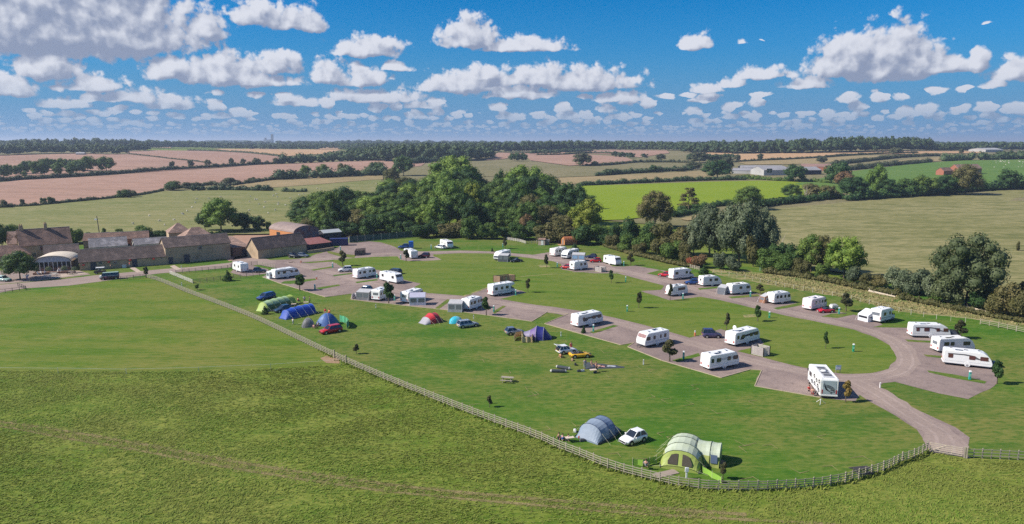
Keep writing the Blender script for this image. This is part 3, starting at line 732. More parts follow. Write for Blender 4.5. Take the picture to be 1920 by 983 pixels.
for i in range(3):
    rs = random.Random(30 + i)
    lb = crown_lobes(rs, 11, .50, .42, .48, .20)
    proto('mid%d' % i, foliage('crown', lb, 900, .033, 40 + i, LEAF['green']), trunk_mesh('t', .022, .25, .2, 4, i))
for i in range(3):
    rs = random.Random(50 + i)
    lb = crown_lobes(rs, 26, .54, .40, .46, .115)
    lb = [(x, y, z, r, r * 1.5) for x, y, z, r, q in lb[1:]] + [lb[0]]
    proto('willow%d' % i, foliage('crown', lb, 6500, .0125, 60 + i, LEAF['grey'], stretch=1.7, low=-.9), trunk_mesh('t', .024, .25, .22, 6, i))
for i in range(3):
    rs = random.Random(70 + i); lb = []
    for j in range(11):
        a = rs.uniform(0, 6.28); q = rs.uniform(.05, .34); r_ = rs.uniform(.16, .27)
        lb.append((math.cos(a) * q, math.sin(a) * q, rs.uniform(.25, .72), r_, r_ * rs.uniform(.8, 1.15)))
    proto('bush%d' % i, foliage('crown', lb, 1700, .030, 80 + i, LEAF['green'], low=-.8), trunk_mesh('t', .03, .12, .2, 4, i))
for i in range(3):
    rs = random.Random(90 + i); lb = []
    for j in range(9):
        z = .40 + .55 * j / 9; q = .17 * (1 - abs(z - .55) * 1.3); a = rs.uniform(0, 6.28)
        lb.append((math.cos(a) * q * .7, math.sin(a) * q * .7, z, .085 + .05 * (1 - j / 9), .10))
    proto('sapling%d' % i, foliage('crown', lb, 850, .036, 100 + i, LEAF['bronze'], low=-.9, jit=1.1, core=.7), trunk_mesh('t', .030, .34, .1, 3, i))
for i in range(2):
    rs = random.Random(120 + i); lb = []
    for j in range(9):
        z = .14 + .78 * j / 9; r_ = .24 * (1.08 - j / 9); a = rs.uniform(0, 6.28)
        lb.append((math.cos(a) * .05, math.sin(a) * .05, z, r_, .12))
    proto('cone%d' % i, foliage('crown', lb, 620, .036, 130 + i, LEAF['dark'], low=-.9, jit=1.2, core=.7), trunk_mesh('t', .02, .1, .05, 2, i))
rs = random.Random(5); lb = []
for j in range(9):
    z = .28 + .64 * j / 9
    for s_ in range(3):
        a = rs.uniform(0, 6.28); q = .30 * (1.1 - z)
        lb.append((math.cos(a) * q * 1.2, math.sin(a) * q * 1.2, z, .12 * (1.2 - z * .6), .035))
proto('cedar', foliage('crown', lb, 1800, .018, 7, LEAF['olive'], low=-.9), trunk_mesh('t', .022, .5, .2, 8, 3))
for i in range(3):
    rs = random.Random(140 + i)
    lb = crown_lobes(rs, 5, .5, .42, .46, .26)
    proto('low%d' % i, foliage('crown', lb, 150, .07, 150 + i, LEAF['far']), trunk_mesh('t', .025, .2, .2, 1, i))

CR = random.Random(99)
def tree(g_, h, wd, key, leaf, label, name='broadleaf_tree', cat='tree', group=None, lite=False):
    """g_ foot, h height, wd crown width"""
    cm, tm = PROTO[key]; hw = {'oak': .92, 'mid': .95, 'wil': .88, 'bus': .95, 'sap': .44, 'con': .52, 'ced': .75, 'low': 1.0}[key[:3]]
    s_ = wd / hw
    t = thing(name, label, cat, (g_.x, g_.y, g_.z - .03), CR.uniform(0, 6.28), group)
    t.scale = (s_, s_, h)
    c = ob('crown', cm, t)
    c.material_slots[0].link = 'OBJECT'; c.material_slots[0].material = LEAF[leaf]
    ob('trunk', tm, t)
    return t
def tr_px(x, by, ty, wpx, key, leaf, label, **kw):
    """a tree surveyed by the column and row of its foot, the row of its top and its width in the photograph"""
    g_ = G(x, by); return tree(g_, height_to(g_, ty), wpx * g_.y / F, key, leaf, label, **kw)

# ------------------------------------------------------------------ the wood in the middle
SIL = [(525, 392), (545, 376), (575, 366), (610, 352), (660, 352), (700, 345), (740, 330), (790, 328), (815, 318), (845, 300), (880, 312), (905, 335), (940, 330), (985, 318), (1020, 326), (1050, 344), (1090, 345), (1115, 365), (1132, 395)]
def sil(x):
    for (a, ya), (c, yc) in zip(SIL, SIL[1:]):
        if a <= x <= c: return ya + (yc - ya) * (x - a) / (c - a)
    return 390
rn = random.Random(21)
def spot(x): return 'above the dutch barn' if x < 610 else 'above the blue container' if x < 660 else 'left above the screened fence' if x < 730 else 'right above the screened fence' if x < 800 else 'under the tallest crown' if x < 880 else 'between the two tall crowns' if x < 950 else 'under the feathery crown' if x < 1020 else 'above the wooden pods'
WOODG = 'broadleaf trees packed in the central wood'
for row, (by, off, step, x0, x1, wlo, whi) in enumerate([(378, 0, 31, 735, 1075, 48, 66), (392, 9, 33, 640, 1090, 48, 66), (408, 24, 33, 560, 1100, 48, 66), (422, 42, 31, 548, 1105, 46, 62), (433, 58, 31, 545, 1110, 46, 60)]):
    x = x0 + row * 7
    while x < x1:
        b_ = by + rn.uniform(-4, 4) + (4 if x > 980 and row > 2 else 0)
        ty = max(sil(x) + off + rn.uniform(-7, 9), sil(x) + 2)
        if x < 640 and row >= 2: ty = sil(x) + (row - 2) * 14 + rn.uniform(-2, 8)
        leaf = rn.choice(['green', 'green', 'dark', 'dark', 'bright', 'green', 'olive' if row > 2 else 'green', 'bright'])
        if row == 4 and rn.random() < .25: leaf = 'olive'
        lab = '%s tree, %s of central wood, %s' % ({'green': 'mid green', 'dark': 'dark green', 'bright': 'bright green', 'olive': 'olive toned'}[leaf], ['back row', 'second back row', 'middle row', 'second front row', 'front row'][row], spot(x))
        tr_px(x, b_, ty, rn.uniform(wlo, whi), 'oak%d' % rn.randrange(4), leaf, lab, group=WOODG)
        x += step * rn.uniform(.8, 1.2)
# shrubs along the foot of the wood
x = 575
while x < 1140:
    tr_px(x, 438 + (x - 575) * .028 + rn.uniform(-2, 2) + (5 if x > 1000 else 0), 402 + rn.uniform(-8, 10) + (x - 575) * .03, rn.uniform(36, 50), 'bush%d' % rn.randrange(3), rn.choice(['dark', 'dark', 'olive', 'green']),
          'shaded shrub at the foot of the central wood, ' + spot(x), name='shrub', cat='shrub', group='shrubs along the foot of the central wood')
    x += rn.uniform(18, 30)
for a in [
    (852, 380, 291, 104, 'oak4', 'bright', 'tallest pale green domed tree rising above the central wood'),
    (985, 386, 309, 90, 'oak4', 'bright', 'pale feathery tree at the top right of the central wood'),
    (938, 385, 318, 26, 'mid1', 'dark', 'small dark tree between the two tallest crowns of the wood'),
    (760, 375, 331, 42, 'oak2', 'olive', 'olive tree at the back left of the central wood'),
    (1068, 420, 342, 76, 'oak4', 'dark', 'broad dark rounded tree on the right side of the central wood'),
    (1100, 446, 374, 66, 'oak3', 'lime', 'yellow green tree on the right corner of the wood above the pods'),
    (885, 420, 341, 40, 'oak0', 'lime', 'yellowish tree in the middle of the central wood'),
    (985, 442, 402, 26, 'mid2', 'brown', 'small brown tinged tree low in front of the central wood'),
    (622, 437, 358, 48, 'oak2', 'green', 'ivy clad pale tree behind the curved roof barn'),
    (415, 436, 372, 74, 'oak1', 'bright', 'large bright green tree behind the stone farm barns'),
    (385, 434, 392, 30, 'oak3', 'dark', 'dark tree on the left flank of the big farm tree'),
    (458, 434, 398, 40, 'mid0', 'dark', 'dark tree on the right flank of the big farm tree'),
    (485, 434, 404, 26, 'mid1', 'dark', 'small dark tree standing right of the farm trees'),
    (505, 434, 413, 16, 'bush1', 'dark', 'low round dark bush left of the curved roof barn'),
    # far side of the lime field and the hedges
    (1228, 428, 357, 70, 'oak4', 'olive', 'broad olive brown tree below the lime green field'),
    (1291, 398, 346, 42, 'cedar', 'olive', 'sparse layered tree standing against the lime green field'),
    (1400, 394, 348, 58, 'oak2', 'green', 'round green tree at the right corner of the lime field'),
    (1345, 335, 299, 56, 'mid0', 'dark', 'large dark grey tree left of the far farm sheds'),
    (1490, 342, 308, 42, 'mid1', 'dark', 'dark tree in front of the far farm sheds'),
    (1572, 347, 303, 46, 'mid2', 'dark', 'dark tree at the right end of the far farm sheds'),
    (1580, 352, 321, 36, 'mid0', 'brown', 'pinkish brown bush right of the far farm sheds'),
    (1640, 370, 309, 38, 'oak3', 'bright', 'tall narrow green tree rising from the right hedge'),
    (1890, 356, 317, 44, 'mid1', 'dark', 'round dark tree at the far right end of the hedge'),
    (1790, 366, 332, 30, 'mid1', 'green', 'green tree at the foot of the brick house hedge'),
    (1810, 366, 309, 58, 'oak1', 'olive', 'olive brown tree in front of the brick house'),
    (1484, 372, 345, 40, 'oak2', 'green', 'green tree on the lime field hedge, next to the dead branches'),
    (1522, 372, 344, 34, 'mid2', 'olive', 'pale olive tree with bare branches on the lime field hedge'),
    (1553, 374, 347, 30, 'mid0', 'olive', 'olive tree right of the bare branched tree'),
    (1600, 374, 331, 56, 'oak0', 'dark', 'dark broad tree at the left start of the right hedge'),
    (1662, 371, 335, 44, 'oak2', 'dark', 'dark tree right of the tall narrow hedge tree'),
    (1700, 368, 334, 42, 'mid0', 'green', 'green tree in the middle of the right hedge'),
    (1730, 368, 329, 44, 'oak1', 'green', 'rounded green tree left of the brick house'),
    (1765, 366, 328, 46, 'oak3', 'dark', 'dark tree hiding the lower wall of the brick house'),
    # river side
    (1330, 482, 389, 78, 'willow0', 'grey', 'grey green willow at the left of the riverside group'),
    (1385, 492, 381, 88, 'willow1', 'grey', 'tallest silvery willow in the middle of the riverside group'),
    (1425, 494, 397, 62, 'willow2', 'grey', 'darker willow at the right of the riverside group'),
    (1300, 480, 420, 46, 'willow2', 'grey', 'low pale willow bush in front of the riverside group'),
    (1412, 500, 433, 36, 'bush1', 'olive', 'olive bush under the right riverside willow'),
    (1520, 510, 440, 60, 'oak1', 'green', 'dark green rounded tree left of the pale autumn tree by the stream'),
    (1545, 512, 441, 66, 'oak4', 'olive', 'olive crown joined to the pale autumn tree by the stream'),
    (1582, 522, 442, 78, 'oak4', 'bright', 'yellow green tree turning red in places beside the stream'),
    (1486, 505, 453, 42, 'bush2', 'dark', 'dark round bush between the willows and the stream trees'),
    (1811, 572, 436, 122, 'oak4', 'dome', 'big solitary dome shaped willow on the right bank'),
    (1850, 570, 500, 40, 'bush2', 'dome', 'lower side crown leaning from the big solitary willow'),
    (1775, 575, 515, 54, 'bush0', 'dome', 'skirt of foliage left under the big solitary willow'),
    # left, by the farmhouse
    (38, 524, 471, 62, 'oak1', 'dark', 'dark tree on the green in front of the farmhouse terrace'),
    (5, 470, 420, 44, 'oak0', 'dark', 'dark purple green tree at the far left behind the farmhouse'),
    (26, 452, 420, 34, 'bush0', 'green', 'green bush behind the left farmhouse chimney'),
    (140, 458, 425, 34, 'bush1', 'green', 'bush with pale flowers right of the farmhouse roof'),
    (163, 450, 434, 18, 'bush2', 'dark', 'small dark bush between farmhouse and back barns'),
    (195, 438, 427, 9, 'bush0', 'green', 'tiny green tree beside the power pole'),
    (226, 440, 427, 22, 'bush1', 'green', 'loose shrub behind the slate roofed barn'),
    (266, 446, 421, 36, 'bush2', 'green', 'largest shrub behind the back barns'),
    (293, 446, 432, 28, 'bush0', 'dark', 'dark shrub left of the hipped roof barns'),
    (311, 446, 430, 22, 'bush1', 'dark', 'dark shrub touching the hipped roof barn'),
    # left fields
    (200, 322, 293, 32, 'mid1', 'green', 'round lone tree at the right end of the field copse'),
    (165, 322, 292, 32, 'mid0', 'green', 'tallest tree at the right end of the field copse'),
    (323, 318, 302, 10, 'mid2', 'faro', 'first small tree on the hedge right of the copse'),
    (358, 314, 300, 11, 'mid0', 'faro', 'second small round tree on the hedge right of the copse'),
    (390, 312, 299, 12, 'mid1', 'faro', 'third small round tree on the hedge right of the copse'),
    (434, 310, 296, 10, 'mid2', 'faro', 'narrow tree on the stubble hedge left of a matching one'),
    (456, 309, 297, 10, 'mid0', 'faro', 'narrow tree on the stubble hedge right of a matching one'),
    (481, 309, 296, 16, 'mid1', 'faro', 'open tree with bare top on the stubble hedge'),
    (520, 308, 296, 17, 'mid2', 'faro', 'round tree at the right end of the stubble hedge'),
    (232, 372, 355, 22, 'bush0', 'dark', 'spreading thorn bush on the pasture edge'),
    (245, 371, 354, 20, 'bush2', 'faro', 'right half of the spreading thorn bushes on the pasture edge'),
    (82, 384, 369, 14, 'bush1', 'dark', 'scruffy bush on the left pasture edge'),
    (96, 384, 367, 14, 'bush2', 'dark', 'pointed bush on the left pasture edge'),
    (8, 391, 374, 16, 'bush0', 'faro', 'bush at the left frame edge of the pasture hedge'),
    (44, 388, 371, 12, 'bush1', 'faro', 'thin grey bush on the left pasture edge'),
    (325, 358, 339, 40, 'bush0', 'dark', 'large dark thicket at the end of the pasture hedge'),
    (355, 355, 340, 26, 'bush2', 'faro', 'grey thicket right of the large dark thicket'),
    (437, 347, 331, 36, 'bush1', 'faro', 'rounded grey thicket halfway along the stubble edge'),
    (473, 343, 331, 13, 'bush2', 'faro', 'small round bush on the stubble edge'),
    (573, 333, 309, 22, 'mid1', 'green', 'first round tree in the hedge behind the sheep pasture'),
    (607, 333, 307, 24, 'mid0', 'green', 'second broad tree in the hedge behind the sheep pasture'),
    (643, 330, 306, 22, 'mid2', 'olive', 'olive tree in the hedge behind the sheep pasture'),
    (705, 328, 303, 34, 'mid0', 'dark', 'tall dark tree where the pasture hedge meets the wood'),
    (757, 330, 291, 38, 'mid1', 'dark', 'dark round tree standing behind the left of the wood'),
    (735, 345, 314, 30, 'mid2', 'olive', 'grey olive tree at the back left corner of the wood'),
    (1092, 312, 286, 34, 'mid1', 'faro', 'lone bushy tree on the edge of the pink stubble'),
    (1115, 311, 302, 14, 'mid2', 'faro', 'small bush beside the lone bushy stubble tree'),
    (1143, 328, 315, 22, 'bush1', 'faro', 'round grey bush at the left of the middle hedge'),
    (1225, 324, 309, 18, 'mid1', 'dark', 'round dark tree in the middle hedge'),
    (1275, 322, 313, 22, 'bush2', 'faro', 'low bush right of the round dark middle hedge tree'),
    (965, 303, 286, 22, 'mid0', 'dark', 'dark clump left of the pink stubble'),
    (981, 303, 287, 16, 'mid2', 'dark', 'smaller clump right of the dark stubble clump'),
    (1238, 302, 288, 20, 'mid1', 'faro', 'dark round tree right of the pink stubble'),
    (1312, 306, 284, 34, 'mid0', 'faro', 'broad tree left of the pale golden field'),
    (1300, 318, 303, 30, 'mid2', 'faro', 'brownish tree beside the large dark grey tree'),
    (1362, 320, 293, 30, 'mid1', 'faro', 'grey tree behind the large dark grey tree'),
    (1382, 303, 289, 12, 'mid1', 'faro', 'small tree on the left of the golden field'),
    (1425, 301, 288, 13, 'mid2', 'faro', 'small tree in the middle of the golden field'),
    (1540, 306, 293, 20, 'mid0', 'faro', 'round tree standing behind the farm sheds'),
    (1680, 290, 276, 22, 'mid1', 'faro', 'round tree right of the wooded hill'),
    (1802, 289, 278, 8, 'mid2', 'faro', 'tiny dark tree before the white shed'),
    (1908, 472, 452, 8, 'bush0', 'olive', 'sparse shrub alone in the right pasture')]:
    tr_px(*a)
for a in [(1155, 458, 418, 34, 'dark'), (1180, 462, 408, 44, 'dark'), (1150, 466, 436, 34, 'olive'), (1175, 472, 440, 40, 'green'), (1205, 476, 428, 46, 'green'), (1215, 462, 412, 48, 'dark'), (1240, 484, 440, 40, 'olive'), (1245, 466, 410, 52, 'olive'),
          (1262, 492, 446, 42, 'green'), (1275, 478, 424, 48, 'olive'), (1283, 496, 452, 34, 'olive'), (1200, 478, 452, 26, 'olive'), (1350, 505, 468, 30, 'grey'), (1375, 508, 476, 34, 'grey'), (1440, 506, 462, 46, 'green'), (1455, 502, 448, 40, 'dark'),
          (1470, 512, 474, 38, 'green'), (1500, 516, 482, 36, 'olive'), (1540, 524, 488, 34, 'green'), (1600, 532, 498, 36, 'grey'), (1625, 536, 512, 30, 'olive'), (1650, 540, 514, 32, 'olive'), (1678, 545, 500, 46, 'grey'), (1700, 552, 506, 44, 'grey'),
          (1725, 552, 503, 50, 'grey'), (1748, 562, 510, 44, 'grey'), (1765, 566, 530, 36, 'green'), (1835, 580, 540, 46, 'dark'), (1865, 590, 548, 44, 'olive'), (1890, 592, 530, 52, 'olive'), (1915, 598, 540, 50, 'olive'), (1912, 580, 522, 40, 'olive'), (1945, 604, 545, 60, 'olive'), (1130, 460, 440, 28, 'dark'), (1300, 500, 478, 22, 'red'), (1312, 502, 474, 30, 'brown')]:
    x, by, ty, wp, lf = a
    nm_ = {'dark': 'dark green', 'olive': 'olive', 'green': 'mid green', 'grey': 'grey green', 'red': 'rusty red', 'brown': 'dry brown'}[lf]
    near = 'below the lime field' if x < 1290 else 'under the silvery willows' if x < 1430 else 'beside the stream trees' if x < 1660 else 'left of the big solitary willow' if x < 1800 else 'right of the big solitary willow'
    tr_px(x, by, ty, wp, 'bush%d' % rn.randrange(3), lf, '%s %s riverside shrub growing %s' % ('small' if wp < 35 else 'medium' if wp < 44 else 'large', nm_, near), name='shrub', cat='shrub', group='%s riverside shrubs %s' % (nm_, near))
# bare branches beside the willows
for (x, by, ty), lb in (((1455, 484, 432), 'dead bare tree with pale branches right of the riverside willows'), ((1512, 374, 346), 'bare white branched dead tree on the lime field hedge')):
    g_ = G(x, by); h = height_to(g_, ty); mb = MB(); rs = random.Random(x)
    for i in range(11):
        a = rs.uniform(0, 6.28); q = h * rs.uniform(.2, .5)
        mb.tube((0, 0, h * .05), (math.cos(a) * q, math.sin(a) * q, h * rs.uniform(.6, 1)), h * .012, 5, h * .004)
    t = thing('dead_tree', lb, 'tree', g_); mb.obj('branches', mat('bleached wood', (.42, .36, .28), .9), t)

# young trees on the site
SAP = [
 (642.7, 498.8, 469.6, 15, 'sapling', 'round sapling beside the white estate car near the barns'), (562, 545, 514, 20, 'sapling', 'bushy sapling right of the caravan with a grey swoosh'), (761.5, 490, 468, 12, 'sapling', 'thin sapling in front of the small caravan by the blue trailer'),
 (729, 569.6, 529, 22, 'sapling', 'tall dense sapling in front of the caravan beside the grey porch awning'), (947, 466.5, 445.6, 9, 'sapling', 'round sapling at the left end of the white rail fence'), (1025, 503, 477, 10, 'sapling', 'slim dark sapling left of the red car hidden by a caravan'),
 (989.8, 548.8, 521.7, 10, 'sapling', 'slim sapling right of the coachbuilt motorhome'), (1146, 531, 506, 9, 'sapling', 'small round sapling between two green bollards on the island'), (911.7, 591.5, 557, 17, 'sapling', 'spiky sapling in front of the caravan with a striped awning'),
 (1182.5, 498, 474, 13, 'sapling', 'sapling right of the far end caravan with three windows'), (1197.7, 578, 546.7, 11, 'sapling', 'slim sapling in the middle of the island lawn'), (1256.5, 563.5, 532, 9, 'sapling', 'thin sapling in front of the short curved caravan'),
 (1425, 551, 532, 14, 'sapling', 'squat sapling between two caravans on the outer row'), (1420.6, 603, 572, 13, 'sapling', 'dark sapling left of the worn patch on the island'), (1362.3, 618.5, 586, 11, 'sapling', 'narrow sapling behind the caravan with a satellite dish'),
 (1255.4, 678, 635, 26, 'sapling', 'large round sapling in front of the pitch of the pink curtained caravan'), (1586, 584, 549, 20, 'sapling', 'broad sapling behind the red sports car'), (1548, 654, 622, 10, 'sapling', 'lone narrow sapling on the right end of the island'),
 (1800.6, 634.8, 599, 21, 'sapling', 'dark sapling behind the right hand caravans'), (1869, 720, 675, 19, 'sapling', 'dark sapling at the corner of the last gravel pitch'), (1585.4, 753.7, 713, 17, 'sapling', 'autumn coloured sapling beside the patterned motorhome'),
 (1355.6, 898.7, 866, 15, 'sapling', 'sapling inside the fence beside the big green tent'), (668, 664, 645, 11, 'sapling', 'little sapling just inside the long fence near the small gate'), (918, 764, 742, 11, 'sapling', 'sapling with a pale marker between picnic table and fence'),
 (369.8, 544, 533, 9, 'sapling', 'tiny sapling near the white braced fence corner'), (273.8, 521, 500, 10, 'sapling', 'dark sapling at the top end of the long fence'),
 (427, 527, 506, 17, 'cone', 'dark conifer bush against the rail fence of the first pitch'), (497, 589.4, 573, 13, 'cone', 'bush at the front of the green tunnel tent'), (1094, 625, 610, 9, 'cone', 'small bush in front of the twin axle caravan'),
 (1078, 469, 456, 15, 'cone', 'dark round bush in front of the wooden pods'), (1320, 514, 495, 18, 'cone', 'dark conifer bush behind the first outer row motorhome'), (1543, 562, 553, 5, 'cone', 'tiny bush behind the pink tinged caravan'), (923, 472, 464, 5, 'cone', 'tiny bush behind the awning caravan with a black car')]
for i, (x, by, ty, wp, kd, lb) in enumerate(SAP):
    lf = 'gold' if 'autumn' in lb else ('dark' if kd == 'cone' else rn.choice(['bronze', 'bronze', 'dark']))
    tr_px(x, by, ty, wp, ('sapling%d' % (i % 3)) if kd == 'sapling' else 'cone%d' % (i % 2), lf, lb, name='young_tree' if kd == 'sapling' else 'conifer_bush', cat='young tree' if kd == 'sapling' else 'bush')

# ------------------------------------------------------------------ hedges
def hedge(label, pts, hpx, leaf='faro', wf=1.3, dens=1.0, name='hedge', step=.55):
    """pts along the foot (photograph), hpx its height there in pixels"""
    c = crom([G(*p) for p in pts], 4); mid = c[len(c) // 2]; h = 1.3 * hpx * mid.y / F
    rs = random.Random(label); lobes = []; d = 0
    for p, q in zip(c, c[1:]):
        ln = (q - p).length; n = max(1, int(ln / (h * step)))
        for k in range(n):
            e = p.lerp(q, (k + rs.random() * .6) / n); hh = h * (rs.choice([.7, .85, 1, 1, 1.25]))
            lobes.append((e.x - mid.x, e.y - mid.y + rs.uniform(-.2, .2) * h, terr(e.x, e.y) - mid.z + hh * .45, h * wf * rs.uniform(.42, .6), hh * .55))
    n = int(min(26000, len(lobes) * 46 * dens)); sz = h * .10 / math.sqrt(dens)
    me = foliage('hedge', lobes, n, sz, len(label), LEAF[leaf], core=.86, low=-.3)
    return ob(name, me, loc=mid, label=label, category='hedge')
HED = [
 ('low field hedge with scattered bushes along the left pasture edge', [(-60, 397), (0, 391), (60, 388), (108, 383), (160, 378), (210, 373), (260, 368), (306, 359)], 5, 'faro'),
 ('hedge row at the top of the sheep pasture left of a gap', [(360, 359), (400, 358), (450, 358), (512, 359.5)], 8, 'far'),
 ('short dark hedge in the sheep pasture right of the gap', [(531, 361), (550, 361.5), (576, 361.5)], 6.5, 'far'),
 ('grey hedge along the stubble above the pasture hedge row', [(340, 354), (380, 349), (400, 348), (430, 349), (460, 346), (500, 340), (520, 338)], 5.5, 'faro'),
 ('thick dark hedge behind the sheep pasture leading to the wood', [(522, 338), (545, 337), (600, 335), (650, 332), (700, 330), (720, 329)], 14, 'far'),
 ('long dark hedge between the two left stubble fields', [(-60, 345), (0, 341), (60, 337), (130, 333), (200, 328.5), (300, 321), (400, 315), (480, 309.5), (535, 307)], 6, 'faro'),
 ('thin diagonal hedge across the left stubble', [(240, 290), (280, 294), (320, 299), (360, 303), (396, 308)], 2.2, 'faro'),
 ('thin hedge between stubble and golden field', [(352, 283), (400, 284.5), (450, 287), (500, 291.5), (533, 295)], 2.6, 'faro'),
 ('tree like hedge running to the back of the wood', [(530, 307), (570, 306), (620, 304), (670, 302.5), (700, 301.5)], 12, 'far'),
 ('hedge right of the round tree behind the wood', [(770, 308), (800, 305), (840, 303)], 8, 'far'),
 ('hedge along the top of the middle olive pasture', [(1100, 312), (1140, 311), (1190, 306), (1240, 305), (1300, 306)], 4, 'faro'),
 ('rounded hedge between olive pasture and tan strip', [(1120, 331), (1150, 328), (1200, 325), (1250, 322), (1300, 320)], 7, 'far'),
 ('dark hedge along the top of the lime green field', [(1085, 350), (1130, 347), (1200, 344), (1270, 341), (1340, 339), (1400, 338)], 6.5, 'far'),
 ('hedge from the lime field top to the farm sheds', [(1380, 336), (1430, 338), (1480, 341), (1530, 343), (1560, 345)], 6, 'green'),
 ('clipped hedge below the lime green field', [(1262, 409), (1290, 403), (1320, 399), (1345, 396)], 9, 'dark'),
 ('upper hedge below the lime green field', [(1275, 397), (1310, 392), (1345, 388), (1390, 383)], 8, 'dark'),
 ('dark hedge along the right bottom of the lime field', [(1420, 391), (1450, 386), (1480, 383), (1530, 377), (1580, 372)], 11, 'dark'),
 ('broad hedge along the top of the tall pasture', [(1590, 378), (1650, 373), (1720, 369), (1790, 363), (1850, 358), (1930, 355), (2000, 353)], 13, 'dark'),
 ('long far hedge right of the farm sheds, lower of three', [(1590, 320), (1640, 315), (1690, 310), (1745, 305)], 6.5, 'faro'),
 ('long far hedge right of the farm sheds, middle of three', [(1560, 310), (1610, 305), (1660, 299), (1710, 295), (1760, 293)], 5, 'faro'),
 ('long far hedge right of the farm sheds, upper of three', [(1378, 305), (1450, 301), (1520, 298), (1580, 293), (1640, 290), (1720, 288)], 3.2, 'faro'),
 ('wide dark hedge at the back of the green sheep field', [(1765, 303), (1810, 301), (1860, 300), (1920, 299), (1990, 298)], 10, 'far'),
 ('thin hedge on the pink stubble in the distance', [(1008, 292), (1060, 291), (1110, 288), (1180, 291)], 3, 'faro'),
 ('thin hedge above the pink stubble', [(935, 287), (990, 288.5), (1050, 288)], 3, 'faro'),
 ('dark hedge line between pink stubble and its upper strip', [(995, 289), (1040, 287), (1080, 285), (1110, 284)], 4.5, 'far'),
 ('undergrowth along the stream below the right pasture', [(1430, 512), (1480, 518), (1540, 528), (1600, 540), (1650, 550), (1700, 558)], 9, 'olive'),
 ('undergrowth between camp lawn and the left riverside shrubs', [(1135, 463), (1170, 474), (1210, 484), (1260, 496), (1300, 502)], 7, 'olive'),
 ('bramble bank at the foot of the right bank willow', [(1690, 562), (1740, 572), (1790, 582), (1850, 594), (1920, 606), (1990, 618)], 9, 'olive'),
 ('dark hedge behind the post and wire fence by the farm', [(300, 447), (330, 444), (400, 441), (450, 437), (500, 436), (540, 436)], 5, 'dark'),
]
for lb, pts, hp, lf in HED: hedge(lb, pts, hp, lf)

# copse in the left stubble: trees one can tell apart
for i, (x, by, ty, wp) in enumerate([(8, 334, 308, 18), (18, 334, 307, 16), (35, 331, 308, 18), (48, 327, 301, 20), (60, 322, 301, 22), (68, 330, 303, 20), (80, 322, 297, 22), (92, 321, 296, 22), (84, 330, 304, 22), (105, 320, 298, 22), (118, 320, 296, 22), (108, 330, 304, 22), (132, 320, 298, 22), (145, 321, 299, 22), (132, 330, 306, 20), (150, 326, 302, 22), (47, 333, 320, 10)]):
    tr_px(x, by, ty, wp, 'mid%d' % (i % 3), 'green' if i % 3 else 'dark', 'rounded tree of the left stubble copse, %s, %s' % ('front edge' if by > 328 else 'back', 'far left end' if x < 30 else 'left part' if x < 70 else 'middle' if x < 110 else 'right part'), group='trees of the copse in the left stubble')

# ------------------------------------------------------------------ far woods: masses of small crowns
def wood(label, pts, hpx, rows, dx, leaf='far', seed=1, name='woodland', dmul=1.1):
    """pts along the near foot, rows of trees going back"""
    rs = np.random.RandomState(seed); pr = random.Random(seed)
    c = [G(*p) for p in pts]; inst = []
    Hh = [height_to(g_, p[1] - hp_) for g_, p, hp_ in zip(c, pts, hpx)]
    for p, q, h0, h1 in zip(c, c[1:], Hh, Hh[1:]):
        ln = (q - p).length; n = max(1, int(ln / dx)); nr = Vector((p.x + q.x, p.y + q.y, 0)).normalized()
        for r_ in range(rows):
            for k in range(n):
                t = (k + pr.random()) / n; e = p.lerp(q, t) + nr * (r_ * dx * dmul + pr.uniform(-2, 2)); h = h0 + (h1 - h0) * t
                hh = h * pr.uniform(.72, 1.0); inst.append((e.x, e.y, terr(e.x, e.y), dx * pr.uniform(1.1, 1.8), hh, pr.random() * 6.28, pr.randrange(3), pr.random()))
    vs, fs, tn = [], [], []; off = 0
    src = []
    for i in range(3):
        m_ = PROTO['low%d' % i][0]; V = np.empty(len(m_.vertices) * 3, np.float32); m_.vertices.foreach_get('co', V)
        Lp = np.empty(len(m_.loops), np.int32); m_.loops.foreach_get('vertex_index', Lp)
        ls = np.empty(len(m_.polygons), np.int32); m_.polygons.foreach_get('loop_start', ls)
        T = np.empty(len(m_.polygons), np.float32); m_.attributes['tone'].data.foreach_get('value', T)
        src.append((V.reshape(-1, 3), Lp, ls, T))
    ao = inst[0][:3] if inst else (0, 0, 0)
    LV, LL, LS, LT = [], [], [], []; vo = lo = 0
    for x, y, z, wd, h, a, k, tt in inst:
        V, Lp, ls, T = src[k]; cs, sn = math.cos(a), math.sin(a)
        W_ = np.stack([(V[:, 0] * cs - V[:, 1] * sn) * wd + x - ao[0], (V[:, 0] * sn + V[:, 1] * cs) * wd + y - ao[1], V[:, 2] * h + z - ao[2]], 1)
        LV.append(W_); LL.append(Lp + vo); LS.append(ls + lo); LT.append(np.clip(T * .5 + tt * .5, 0, 1)); vo += len(V); lo += len(Lp)
    V = np.concatenate(LV).astype(np.float32); Lp = np.concatenate(LL).astype(np.int32); ls = np.concatenate(LS).astype(np.int32)
    me = bpy.data.meshes.new(name); me.vertices.add(len(V)); me.vertices.foreach_set('co', V.ravel())
    me.loops.add(len(Lp)); me.loops.foreach_set('vertex_index', Lp); me.polygons.add(len(ls)); me.polygons.foreach_set('loop_start', ls); me.update(calc_edges=True)
    at = me.attributes.new('tone', 'FLOAT', 'FACE'); at.data.foreach_set('value', np.concatenate(LT).astype(np.float32))
    me.materials.append(LEAF[leaf])
    return ob(name, me, loc=ao, kind='stuff', label=label)
wood('dark far wood behind the left stubble fields', [(-120, 294), (0, 292), (60, 289), (140, 288.5), (200, 290), (235, 289.5)], [24, 22, 24, 20, 22, 16], 3, 11, seed=2)
